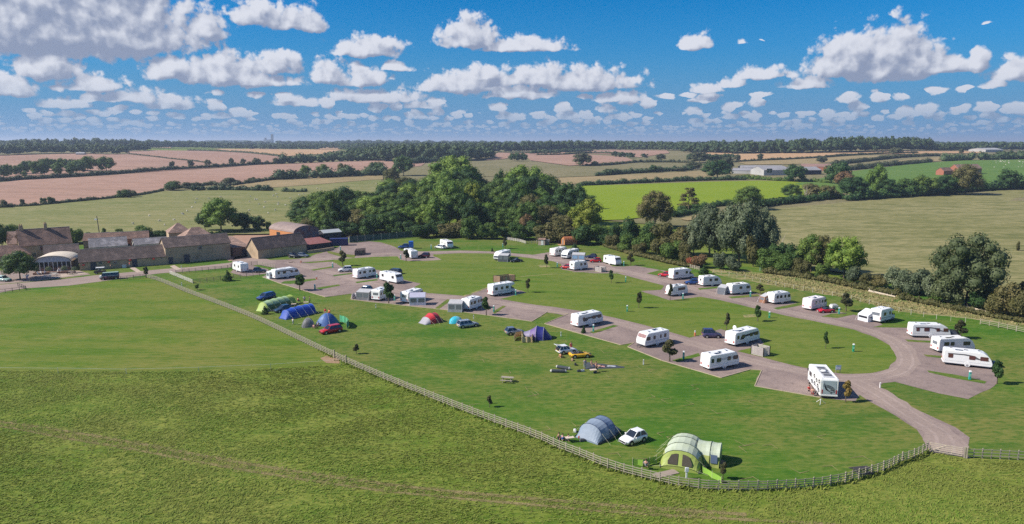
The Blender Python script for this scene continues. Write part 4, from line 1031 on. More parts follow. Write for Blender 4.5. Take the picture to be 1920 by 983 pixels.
wood('wooded skyline at the far left', [(-200, 280), (0, 279), (60, 279), (130, 279), (200, 279), (270, 279), (345, 278), (460, 280), (600, 281)], [17, 16, 19, 22, 20, 18, 15, 11, 10], 3, 16, seed=3)
wood('wood right of the left stubble', [(225, 285), (262, 284), (278, 283)], [17, 17, 14], 2, 10, seed=4)
wood('wooded skyline behind the golden field', [(430, 279.5), (520, 279), (600, 279), (700, 280)], [9, 11, 12, 12], 2, 12, seed=5)
wood('large mixed wood behind the central trees', [(655, 298), (680, 301), (720, 303), (780, 303), (830, 303), (880, 302), (920, 298)], [18, 24, 30, 34, 34, 30, 22], 5, 11, seed=6)
wood('wood edge beside the far stubble', [(610, 297), (650, 300), (680, 301)], [12, 18, 18], 2, 9, seed=7)
wood('long dark wood along the middle skyline', [(640, 281), (760, 284), (900, 287), (960, 286), (1050, 284), (1150, 282), (1250, 283), (1310, 284)], [12, 17, 21, 22, 21, 19, 18, 18], 4, 13, seed=8)
wood('wooded hill on the right skyline', [(1285, 286), (1350, 288), (1420, 289), (1500, 288), (1580, 287), (1640, 285), (1700, 284), (1745, 284)], [18, 24, 25, 28, 30, 29, 28, 24], 5, 12, seed=9)
wood('far right skyline wood', [(1740, 284), (1800, 284), (1850, 283), (1920, 283), (2050, 284)], [16, 17, 18, 17, 18], 3, 12, seed=10)
wood('trees around the far right white shed', [(1868, 297), (1900, 297), (1960, 297)], [14, 16, 16], 2, 9, seed=11)
wood('dark trees between olive pasture and hill wood', [(1285, 302), (1330, 303), (1370, 299)], [16, 14, 12], 2, 9, 'far', seed=12)
wood('dark trees on the far pink stubble', [(1152, 295), (1180, 297), (1210, 297)], [13, 13, 10], 1, 9, 'far', seed=13)
wood('farthest wooded ridge', [(-400, 273), (200, 273), (700, 273), (1200, 274), (1700, 274), (2300, 274)], [11, 9, 11, 9, 9, 8], 2, 34, seed=14)

# ------------------------------------------------------------------ vehicles
WHITE = mat('white caravan shell', (.80, .80, .79), .35, var=.04, scale=.6, coat=.2)
CREAM = mat('off white shell', (.74, .73, .70), .4, var=.05, scale=.6)
GREYP = mat('pale grey panel', (.50, .51, .53), .45)
DGREY = mat('dark grey trim', (.10, .10, .11), .5)
BLACK = mat('black rubber', (.02, .02, .022), .8)
SILV = mat('aluminium', (.55, .56, .58), .35, .7)
REDL = mat('red lamp', (.45, .02, .015), .3)
ORAN = mat('orange lamp', (.7, .2, .02), .3)
def glass_mat(name, col):
    m_ = mat(name, col, .08, var=.03, spec=.9); return m_
GLASS = glass_mat('tinted window', (.022, .026, .034))
GLASSL = glass_mat('pale reflecting window', (.16, .18, .21))
CURT = glass_mat('pink curtained window', (.34, .20, .18))
CUR2 = glass_mat('dark red tinted window', (.10, .035, .035))
def paint(name, col, metal=.0): return mat(name, col, .28, metal, var=.05, scale=.8, coat=.6)
def place(P0, PL, PS, Wd, L=None, front='L'):
    """P0 nearest bottom corner, PL along the length, PS towards the other visible side"""
    a, l_, s_ = G(*P0), G(*PL), G(*PS)
    u = (l_ - a); Lm = u.length; u.normalize()
    n_ = Vector((-u.y, u.x, 0))
    if n_.dot(s_ - a) < 0: n_ = -n_
    if L is None: L = min(7.4, max(5.2, Lm))
    c = a + u * L / 2 + n_ * Wd / 2
    h = u if front == 'L' else -u
    return c, math.atan2(h.y, h.x), L
def wheel(parent, x, y, r=.33, w_=.2, arch=True, nm='wheel'):
    mb = MB(); sy = 1 if y > 0 else -1
    mb.tube((x, y - w_ / 2, r), (x, y + w_ / 2, r), r, 14)
    o = mb.obj(nm, BLACK, parent, smooth=False)
    MB().tube((x, y + sy * (w_ / 2 - .02), r), (x, y + sy * (w_ / 2 + .015), r), r * .6, 10).obj('rim', SILV, o)
    return o
def plate(mb, pts, t=.02, mi=0):
    """thin panel from an outline in 3D, thickened along its normal"""
    P_ = [Vector(p) for p in pts]; n_ = (P_[1] - P_[0]).cross(P_[2] - P_[1]).normalized() * t
    k = len(P_); mb.add([p - n_ for p in P_] + [p + n_ for p in P_], [tuple(range(k - 1, -1, -1)), tuple(range(k, 2 * k))] + [(i, (i + 1) % k, k + (i + 1) % k, k + i) for i in range(k)], mi)
    return mb
def side_plate(mb, outline, y, t=.015): return plate(mb, [(x, y, z) for x, z in outline], t)
def rrect(x, z, w_, h, c=.07): return [(x - w_ / 2 + c, z - h / 2), (x + w_ / 2 - c, z - h / 2), (x + w_ / 2, z - h / 2 + c), (x + w_ / 2, z + h / 2 - c), (x + w_ / 2 - c, z + h / 2), (x - w_ / 2 + c, z + h / 2), (x - w_ / 2, z + h / 2 - c), (x - w_ / 2, z - h / 2 + c)]
SW = {None: None,
 'swoosh': [(-.42, 1.95), (-.1, 2.0), (.06, 1.9), (.16, 1.5), (.3, 1.38), (.42, 1.36), (.42, 1.50), (.32, 1.54), (.22, 1.66), (.12, 2.06), (-.06, 2.2), (-.42, 2.14)],
 'band': [(-.46, 1.0), (.46, 1.0), (.46, 1.07), (-.46, 1.07)],
 'bigband': [(-.30, 1.15), (-.16, 1.15), (-.1, 1.55), (.40, 1.62), (.40, 2.02), (.2, 2.02), (-.26, 1.85)]}
def caravan(label, P0, PL, PS, front='L', shape='boxy', side=None, win=((-.36, .5), (-.13, .8), (.16, .5), (.36, .75)), end_win=None, glass=None, body=None, L=None, axles=1, dish=False, fwin=True, group='touring caravans on the pitches', sw_m=None, solar=2, glass_f=None, low_band=True):
    Wd = 2.3; c, rz, L = place(P0, PL, PS, Wd, L, front)
    t = thing('caravan', label, 'caravan', c, rz, group); a = L / 2; body = body or WHITE; gl = glass or GLASS
    if shape == 'boxy': pr = [(-a, .42), (-a - .02, 1.2), (-a + .04, 2.42), (-a + .18, 2.6), (a - 1.0, 2.62), (a - .62, 2.5), (a - .18, 1.75), (a, 1.15), (a - .02, .6), (a - .2, .42)]
    elif shape == 'round': pr = [(-a, .42), (-a - .02, 1.2), (-a + .02, 2.45), (-a + .14, 2.62), (a - 1.9, 2.66), (a - 1.2, 2.5), (a - .62, 2.1), (a - .2, 1.5), (a, .95), (a - .05, .55), (a - .2, .42)]
    else: pr = [(-a + .1, .42), (-a, .7), (-a + .15, 1.5), (-a + .45, 2.35), (-a + .7, 2.5), (a - .8, 2.5), (a - .45, 2.35), (a - .12, 1.5), (a, .8), (a - .1, .42)]
    MB().prism(pr, -Wd / 2, Wd / 2).obj('body', body, t, bevel=.07)
    MB().box((0, 0, .30), (L - .5, Wd - .25, .14)).obj('chassis', DGREY, t)
    # roof trim, vents, panels
    for k, (vx, vy, w_, d_) in enumerate([(-a + 1.1, .3, .5, .5), (-.3, -.1, .75, .55), (a - 1.9, .1, .5, .7)]):
        v_ = MB().box((vx, vy, 2.585), (w_, d_, .10), tx=.85, ty=.85).obj('roof_vent', body if k != 1 else GREYP, t, bevel=.02)
        MB().box((vx, vy, 2.685), (w_ * .8, d_ * .8, .012)).obj('skylight', GLASS if k else DGREY, v_)
    if solar: MB().box((.75 if solar == 1 else -a + 2.2, -.45, 2.60), (1.15, .6, .045)).obj('solar_panel', GLASS, t)
    for sy in (-1, 1):
        for fx, ww in win:
            if fx * L > a - .75 and shape == 'round': fx -= .06
            w_ = MB(); side_plate(w_, rrect(fx * L, 1.70, ww * 1.2, .68), sy * (Wd / 2 + .008), .016)
            f_ = w_.obj('window', gl, t)
        if side:
            mb = MB(); side_plate(mb, [(x * L, z) for x, z in SW[side]], sy * (Wd / 2 + .003), .008); mb.obj('graphic', sw_m or DGREY, t)
        if low_band:
            mb = MB(); side_plate(mb, [(-a + .2, .86), (a - .3, .86), (a - .3, .91), (-a + .2, .91)], sy * (Wd / 2 + .003), .006); mb.obj('pinstripe', GREYP, t)
        xs = (-.05,) if axles == 1 else (-.42, .36)
        for x in xs:
            wheel(t, x, sy * (Wd / 2 - .08))
        mb = MB(); mb.tube((sum(xs) / len(xs), sy * (Wd / 2 - .02), .52), (sum(xs) / len(xs), sy * (Wd / 2 + .03), .52), .44 if axles == 1 else .7, 12); mb.obj('wheel_arch', body, t)
        MB().box((-a - .03, sy * .85, .72), (.05, .2, .36)).obj('tail_lamp', REDL, t)
        MB().tube((a - .5, sy * .9, 0), (a - .5, sy * .9, .42), .03, 5).obj('corner_steady', DGREY, t)
        MB().tube((-a + .5, sy * .9, 0), (-a + .5, sy * .9, .42), .03, 5).obj('corner_steady', DGREY, t)
    # door on the left side
    mb = MB(); side_plate(mb, rrect(-.02 * L + 1.0, 1.38, .62, 1.75, .06), Wd / 2 + .006, .012); mb.obj('door', CREAM, t)
    # front and rear windows
    if fwin:
        k = 5 if shape == 'boxy' else (7 if shape == 'round' else 6)
        (x0, z0), (x1, z1) = pr[k], pr[k + 1]
        gf = glass_f or gl
        for y0, y1 in ((-.98, -.36), (-.33, .33), (.36, .98)):
            mb = MB(); q = lambda u_: (x0 + (x1 - x0) * u_ + .01, z0 + (z1 - z0) * u_ + .004)
            (xa, za), (xb, zb) = q(.12), q(.95); plate(mb, [(xa, y0, za), (xa, y1, za), (xb, y1, zb), (xb, y0, zb)], .02); mb.obj('front_window', gf, t)
    if end_win:
        mb = MB(); plate(mb, [(-a - .015, -end_win / 2, 1.45), (-a - .015, -end_win / 2, 2.0), (-a - .005, end_win / 2, 2.0), (-a - .015, end_win / 2, 1.45)], .02); mb.obj('rear_window', glass_f or gl, t)
    MB().box((-a - .05, 0, .46), (.1, Wd - .1, .16)).obj('bumper', body, t, bevel=.02)
    mb = MB(); mb.tube((a - .3, -.55, .40), (a + .95, 0, .42), .04, 6).tube((a - .3, .55, .40), (a + .95, 0, .42), .04, 6).tube((a + .75, 0, .05), (a + .75, 0, .75), .035, 6).obj('hitch', DGREY, t)
    if dish:
        d_ = MB().tube((-a + 1.4, .1, 2.6), (-a + 1.4, .1, 3.05), .03, 6).obj('mast', SILV, t)
        MB().ball((0, 0, 0), (.08, .42, .46), 12, 8).obj('dish', WHITE, d_, loc=(-a + 1.32, .1, 3.2))
    return t
def motorhome(label, P0, PL, PS, front='L', over=False, win=((-.36, .7), (-.12, .6), (.1, .8)), end_win=1.3, L=None, glass=None, swirl=False, group='motorhomes on the pitches', blue=False):
    Wd = 2.25 if not swirl else 2.5; c, rz, L = place(P0, PL, PS, Wd, L, front); a = L / 2; t = thing('motorhome', label, 'motorhome', c, rz, group)
    H_ = 2.85 if not swirl else 3.05; cb = a - 1.75
    pr = [(-a, .42), (-a, H_ - .2), (-a + .15, H_)]
    pr += [(cb + .9, H_), (cb + 1.25, H_ - .18), (cb + 1.2, H_ - .55), (cb + .35, 2.05), (cb, 1.9), (cb, .42)] if over else [(cb - .3, H_), (cb + .55, H_ - .35), (cb + .8, 2.2), (cb + .1, 2.0), (cb, 1.9), (cb, .42)]
    if swirl: pr = [(-a, .42), (-a, H_ - .2), (-a + .15, H_), (a - .5, H_), (a - .2, H_ - .25), (a - .02, 1.5), (a, .8), (a - .1, .42)]
    gl = glass or GLASS
    MB().prism(pr, -Wd / 2, Wd / 2).obj('body', WHITE, t, bevel=.06)
    if not swirl:
        cab = MB(); w2 = .98; sec = []
        for x, zt, y_ in ((cb - .1, 2.05, w2), (cb + .35, 2.0, w2 * .93), (cb + 1.0, 1.25, w2), (cb + 1.55, 1.08, w2 * .95), (cb + 1.75, .75, w2 * .85)):
            sec.append([(x, -y_, .38), (x, -w2, 1.1 if zt > 1.1 else zt - .12), (x, -y_ * (.82 if zt > 1.5 else .9), zt), (x, y_ * (.82 if zt > 1.5 else .9), zt), (x, w2, 1.1 if zt > 1.1 else zt - .12), (x, y_, .38)])
        cab.loft(sec, closed=True).obj('cab', WHITE, t, bevel=.03)
        mb = MB(); plate(mb, [(cb + .40, -.78, 1.98), (cb + .40, .78, 1.98), (cb + .98, .86, 1.30), (cb + .98, -.86, 1.30)], .03); mb.obj('windscreen', GLASS, t)
        for sy in (-1, 1):
            mb = MB(); plate(mb, [(cb + .05, sy * .95, 1.25), (cb + .85, sy * .99, 1.25), (cb + .4, sy * .86, 1.88), (cb + .05, sy * .88, 1.88)], .03); mb.obj('cab_window', GLASS, t)
            MB().box((cb + .85, sy * 1.16, 1.25), (.12, .2, .34)).obj('mirror', BLACK, t, bevel=.02)
            MB().box((cb + 1.66, sy * .66, .78), (.14, .34, .2)).obj('headlight', GLASSL, t)
        MB().box((cb + 1.74, 0, .42), (.12, 1.7, .26)).obj('bumper', DGREY, t, bevel=.03)
    else:
        mb = MB(); plate(mb, [(a - .17, -.98, H_ - .55), (a - .17, .98, H_ - .55), (a - .0, 1.0, 1.55), (a - .0, -1.0, 1.55)], .03); mb.obj('windscreen', GLASS, t)
        for sy in (-1, 1): MB().box((a - .25, sy * 1.28, 1.9), (.2, .22, .42)).obj('mirror', BLACK, t, bevel=.02)
    MB().box((-.2, 0, .28), (L - .9, Wd - .2, .16)).obj('chassis', DGREY, t)
    for sy in (-1, 1):
        for fx, ww in win:
            mb = MB(); side_plate(mb, rrect(fx * L, 1.84, ww * 1.12, .68), sy * (Wd / 2 + .01), .018); mb.obj('window', gl, t)
        mb = MB(); side_plate(mb, [(-a + .1, 1.02), (cb - .1, 1.02), (cb - .1, 1.10), (-a + .1, 1.10)], sy * (Wd / 2 + .004), .008); mb.obj('graphic', mat('slate stripe', (.10, .14, .2)), t)
        wheel(t, -a + 1.7, sy * (Wd / 2 - .1)); wheel(t, a - .95, sy * (.92 if not swirl else Wd / 2 - .1))
        if L > 7: wheel(t, -a + 2.5, sy * (Wd / 2 - .1))
        MB().box((-a - .03, sy * .98, .8), (.05, .14, .6)).obj('tail_lamp', REDL, t)
    MB().box((-a - .05, 0, .45), (.1, Wd - .1, .2)).obj('bumper', CREAM, t, bevel=.02)
    if end_win:
        mb = MB(); plate(mb, [(-a - .015, -end_win / 2, 1.6), (-a - .015, end_win / 2, 1.6), (-a - .015, end_win / 2, 2.2), (-a - .015, -end_win / 2, 2.2)], .02); mb.obj('rear_window', GLASSL, t)
    for vx, w_ in ((-a + 1.2, .5), (-.4, .8), (cb - .8, .6)):
        v_ = MB().box((vx, .1, H_ - .01), (w_, .6, .1), ty=.85, tx=.85).obj('roof_vent', CREAM, t, bevel=.02)
        MB().box((vx, .1, H_ + .09), (w_ * .6, .4, .012)).obj('skylight', GLASS, v_)
    if swirl:   # blue grey rear panel with swirls, roof rack
        mb = MB(); plate(mb, [(-a - .02, -.92, .75), (-a - .02, .92, .75), (-a - .02, .92, 2.75), (-a - .02, -.92, 2.75)], .012); mb.obj('rear_panel', mat('pale blue grey panel', (.36, .42, .45), .4), t)
        def curl(pts, wd, plane, nm='swirl'):
            c_ = crom([(p[0], p[1]) for p in pts], 6); mb_ = MB(); n = len(c_); vs = []
            for i, p in enumerate(c_):
                q = c_[min(n - 1, i + 1)] - c_[max(0, i - 1)]; nn = Vector((-q.y, q.x, 0)).normalized() * wd * math.sin(3.14 * (i + .6) / (n + .2))
                for s_ in (1, -1): e = p + nn * s_; vs.append(plane(e.x, e.y))
            mb_.add(vs, [(2 * i, 2 * i + 1, 2 * i + 3, 2 * i + 2) for i in range(n - 1)]); mb_.obj(nm, BLACK if plane is rear or wd > .07 else DGREY, t)
        rear = lambda y, z: (-a - .038, y, z)
        for k in range(3): curl([(-.25 + .14 * k, .95 + .1 * k), (.3 + .1 * k, 1.5), (.65, 2.1), (.7, 2.65 - .1 * k)], .05, rear)
        for k in range(3): curl([(.9, 1.9 + .12 * k), (.2, 1.75 + .16 * k), (-.5, 1.35 + .2 * k), (-.8, 1.0 + .2 * k)], .055, rear)
        curl([(-.85, .95), (-.6, 1.1), (-.25, 1.0), (-.3, .85), (-.6, .82)], .06, rear); curl([(-.88, 1.2), (-.5, 1.35), (.0, 1.2)], .055, rear)
        for sy in (-1, 1):
            sd = lambda x, z, sy=sy: (x, sy * (Wd / 2 + .012), z)
            for k, (x, z) in enumerate([(-a + .5, 2.3), (-a + 1.2, 1.4), (-a + 2.0, 2.0), (-a + 3.0, 1.2), (-a + 3.4, 2.2), (-a + 4.6, 1.0), (-a + .6, .95)]):
                curl([(x - .35, z - .1), (x, z + .25), (x + .5, z + .15), (x + .75, z - .15)], .12, sd); curl([(x - .2, z - .3), (x + .2, z - .05), (x + .6, z - .35)], .10, sd)
        MB().box((-.6, 0, H_ + .02), (L - 2.4, 1.5, .06)).obj('roof_rack', GREYP, t)
        for k in range(4): MB().box((-a + 1.5 + k * 1.15, -.05 + .1 * (k % 2), H_ + .085), (.8, 1.1, .04)).obj('roof_panel', DGREY, t)
        MB().ball((-.4, .1, H_ + .14), (.42, .42, .14), 12, 6).obj('roof_dome', WHITE, t)
        for sy in (-1, 1): MB().tube((-a + .1, sy * 1.02, H_ + .04), (a - .8, sy * 1.02, H_ + .04), .05, 6).obj('roof_rail', WHITE, t)
    return t
# label, corners ... shapes
CV = [
 dict(label='small white caravan inside the rail fenced first pitch', P0=(451.7, 512.3), PL=(435.8, 507), PS=(468.8, 511), win=((-.25, .6), (.2, .7))),
 dict(label='white caravan with grey swoosh nearest the fenced pitch', P0=(516.7, 524.8), PL=(565.6, 517.5), PS=(500, 517.5), side='swoosh', shape='round', L=7.4),
 dict(label='white caravan with four dark windows right of the white estate car', P0=(670.8, 524.2), PL=(712.5, 517), PS=(662, 521), L=6.4),
 dict(label='white caravan facing the camera with big dark front window', P0=(743.8, 533.5), PL=(710, 526.3), PS=(758.8, 532.5), front='0', win=((-.3, .7), (.28, .8))),
 dict(label='white caravan with plain rear and grey porch awning at its left', P0=(712.5, 565.5), PL=(733, 557), PS=(694.8, 563.3), end_win=1.3, glass_f=GLASSL),
 dict(label='white caravan with tent awning open on its right side', P0=(765.6, 570), PL=(795, 560), PS=(746.9, 568.5), end_win=1.3, glass_f=GLASSL),
 dict(label='white caravan with grey striped awning on its left', P0=(880.8, 584), PL=(905.8, 575.8), PS=(864, 583)),
 dict(label='white caravan with dark wrapped front and black awning side', P0=(937, 489.5), PL=(962, 482), PS=(917.5, 488), front='0', shape='round', glass_f=GLASS),
 dict(label='grey sided caravan behind the awning caravan on the upper row', P0=(1041, 482), PL=(1064, 477), PS=(1031.9, 480.6), body=CREAM),
 dict(label='white caravan with grey awning between two others on the upper row', P0=(1063, 486.7), PL=(1092, 479.5), PS=(1053.8, 486), front='0', shape='round'),
 dict(label='plain white caravan hiding a red car on the inner row', P0=(1076.7, 508.3), PL=(1102.7, 505), PS=(1064.6, 505.5), win=((0, .6), (.28, .7)), end_win=.6),
 dict(label='white caravan with a door end facing left, right end of the upper row', P0=(1154.4, 499.4), PL=(1131, 494), PS=(1170.6, 497.7), front='0', win=((-.3, .5),)),
 dict(label='white caravan with rounded front next to the blue car', P0=(1318, 538.3), PL=(1350, 536), PS=(1306.9, 534.8), shape='round', win=((-.1, .6), (.2, .9)), end_win=.6, L=5.6),
 dict(label='short curved white caravan behind a thin sapling on the inner pitch', P0=(1258.5, 557), PL=(1287.7, 553), PS=(1241.9, 554.3), shape='pod', win=((.1, 1.9),), L=5.4),
 dict(label='white caravan with clear porch on its left and a side mirror', P0=(1372, 554), PL=(1408.5, 550.5), PS=(1359.6, 552), win=((-.05, .7), (.32, .8)), side=None),
 dict(label='white caravan with an orange chair in its porch', P0=(1451, 571.7), PL=(1483, 567.5), PS=(1434, 569.6), win=((-.3, .5), (-.1, .6), (.14, .5), (.36, .7))),
 dict(label='pink tinged white caravan behind the red sports car', P0=(1520.8, 583.7), PL=(1550, 577), PS=(1502, 581.3), win=((-.2, .5), (.02, .35), (.2, .4), (.38, .7)), body=mat('pinkish white shell', (.78, .72, .73), .4, var=.03)),
 dict(label='long white caravan with swoosh above the two paired caravans', P0=(1709.6, 633.8), PL=(1775, 635.5), PS=(1697, 628.5), side='swoosh', shape='round', L=7.0, glass=CUR2),
 dict(label='silver sided caravan, rear one of the overlapping pair', P0=(1759.6, 663), PL=(1826, 661), PS=(1751.9, 658.8), shape='round', win=((-.3, .8), (-.14, .6), (.25, 1.1)), end_win=1.2, L=6.9, body=CREAM, glass_f=GLASSL),
 dict(label='long white caravan with swoosh, front one of the overlapping pair', P0=(1768, 684), PL=(1849, 693), PS=(1766, 675), side='swoosh', shape='round', L=7.0, win=((-.36, .6), (.08, .75), (.32, .95)), glass=CUR2),
 dict(label='white caravan with pink curtained front window', P0=(1209, 653.8), PL=(1254.8, 643.5), PS=(1187, 650.6), front='0', glass_f=CURT, win=((.36, .8), (.12, .5), (-.14, .3), (-.32, .5)), side='band', sw_m=mat('blue grey stripe', (.25, .3, .42))),
 dict(label='grey sided white caravan nearest the lawn, beside a round sapling', P0=(1330, 697), PL=(1386, 687), PS=(1310, 691), win=((-.4, .45), (-.2, .75), (.14, .6), (.36, .9)), side='bigband', sw_m=GREYP),
 dict(label='white caravan with a satellite dish on its roof', P0=(1377.8, 651.5), PL=(1424.5, 639.5), PS=(1354, 644), win=((-.38, .5), (-.18, .7), (.14, .7), (.34, 1.0)), dish=True, side='bigband', sw_m=BLACK),
 dict(label='twin axle white caravan with black window band', P0=(1084, 616), PL=(1124.6, 607.5), PS=(1065, 613), side='bigband', sw_m=DGREY, axles=2, win=((-.28, .5), (.12, .8), (.34, .9)), L=7.0),
 dict(label='white caravan beside a white car on the far lawn', P0=(838.6, 467.3), PL=(822, 461), PS=(852.4, 466), front='0', win=((-.2, .5), (.2, .5))),
 dict(label='small white caravan in front of the blue trailer', P0=(770.9, 486.3), PL=(754.8, 479.5), PS=(782.8, 485.4), win=((-.1, .6), (.25, .5))),
]
for d_ in CV: caravan(**d_)
MH = [
 dict(label='white coachbuilt motorhome with overcab on the middle pitch', P0=(924.6, 557), PL=(965, 550), PS=(909, 555), over=True, end_win=None, L=7.3),
 dict(label='white motorhome beside the red car on the outer row', P0=(1262.7, 525.8), PL=(1303, 521.5), PS=(1250.8, 522.7), end_win=None, win=((-.35, .9), (.12, .7)), L=7.2),
 dict(label='white van based motorhome with porch awning on the right row', P0=(1650.8, 607.2), PL=(1676.4, 600.5), PS=(1629.7, 603.3), win=((-.25, .8), (.08, .5)), L=5.9, end_win=1.6, glass=CUR2),
 dict(label='large white motorhome with black swirl graphics on grey rear', P0=(1536.4, 747.5), PL=(1511, 712), PS=(1570, 750.2), swirl=True, win=((.28, 1.2),), end_win=None, L=7.6)]
for d_ in MH: motorhome(**d_)

def awning(label, P0, PL, PS, depth, h0=2.3, h1=1.9, roof=None, wall=None, glass=GLASSL, L=None, side='front'):
    """porch tent: rectangle from three ground corners, roof falling away from the caravan"""
    a, l_, s_ = G(*P0), G(*PL), G(*PS); u = (l_ - a).normalized(); n_ = Vector((-u.y, u.x, 0))
    if n_.dot(s_ - a) < 0: n_ = -n_
    L = L or (l_ - a).length; t = thing('awning', label, 'awning', a, math.atan2(u.y, u.x)); sg = 1 if (Vector((-u.y, u.x, 0)) - n_).length < .1 else -1
    y0, y1 = 0, sg * depth
    rf = MB(); rf.add([(0, y0, h1), (L, y0, h1), (L, y1, h0), (0, y1, h0), (0, y0, h1 + .04), (L, y0, h1 + .04), (L, y1, h0 + .04), (0, y1, h0 + .04)], [(0, 1, 2, 3), (4, 5, 6, 7), (0, 1, 5, 4), (1, 2, 6, 5), (2, 3, 7, 6), (3, 0, 4, 7)])
    rf.obj('canopy', roof, t)
    w_ = MB(); plate(w_, [(0, y0, 0), (L, y0, 0), (L, y0, h1), (0, y0, h1)], .02); w_.obj('front_wall', wall, t)
    for x in (0, L):
        w_ = MB(); plate(w_, [(x, y0, 0), (x, y1, 0), (x, y1, h0), (x, y0, h1)], .02); w_.obj('side_wall', wall, t)
        w_ = MB(); k = .035 if x else -.035; plate(w_, [(x + k, y0 + sg * .35, .8), (x + k, y1 - sg * .35, .8), (x + k, y1 - sg * .35, h1 - .25), (x + k, y0 + sg * .35, h1 - .3)], .01); w_.obj('window', glass, t)
    nw = max(1, int(L / 1.4))
    for i in range(nw):
        x0, x1 = L * i / nw + .2, L * (i + 1) / nw - .2; w_ = MB(); plate(w_, [(x0, -sg * .035, .75), (x1, -sg * .035, .75), (x1, -sg * .035, h1 - .22), (x0, -sg * .035, h1 - .22)], .01); w_.obj('window', glass, t)
    for x in (0, L):
        MB().tube((x, y0 - sg * .9, 0), (x, y0, h1), .012, 4).obj('guy_line', WHITE, t)
    return t
AWG = mat('grey awning cloth', (.42, .42, .43), .8); AWW = mat('white awning cloth', (.70, .71, .74), .7); AWB = mat('charcoal awning cloth', (.09, .10, .12), .8); AWL = mat('lilac grey awning cloth', (.40, .40, .50), .7)
awning('grey porch awning with rolled window left of a plain ended caravan', (668, 562.5), (694, 564), (672, 556), 2.2, roof=AWG, wall=mat('mid grey cloth', (.22, .22, .23), .8), L=3.3)
awning('white and lilac tent awning with clear windows casting a blue shadow', (768, 573.5), (790, 573), (790, 566), 2.6, 2.5, 1.9, roof=AWL, wall=AWW, L=3.6)
awning('grey striped awning with big clear windows left of a caravan', (840, 585.5), (863, 586), (845, 579), 2.6, roof=AWG, wall=mat('translucent grey cloth', (.40, .41, .42), .6), L=3.1)
awning('black and white porch awning behind the black car', (934, 491), (956, 492), (940, 486), 2.2, 2.4, 2.0, roof=AWG, wall=AWB, L=3.2)
awning('grey awning with pale blue windows in the upper row', (1072, 489.5), (1100, 490.5), (1078, 484), 2.3, 2.4, 2.0, roof=AWG, wall=mat('stone grey cloth', (.33, .33, .34), .8), glass=mat('sky blue window', (.25, .42, .60), .2), L=4.0)
awning('clear sided porch awning left of the mirrored caravan', (1345, 551.5), (1359, 553.5), (1350, 547), 1.9, 2.2, 1.7, roof=AWG, wall=GLASSL, L=2.0)
awning('small arched porch with orange chair inside', (1424, 567), (1434, 569.5), (1427, 563), 1.8, 2.1, 1.5, roof=AWG, wall=mat('orange brown interior', (.30, .15, .09), .8), L=1.5)
awning('white curved porch awning left of the van based motorhome', (1608, 600), (1626, 604.5), (1612, 595), 2.3, 2.3, 1.4, roof=AWW, wall=AWW, glass=GLASS, L=2.4)
awning('white side porch at the left end of the swoosh caravan', (500, 522), (511, 525), (504, 519), 1.2, 2.0, 1.8, roof=AWW, wall=AWW, L=1.6)

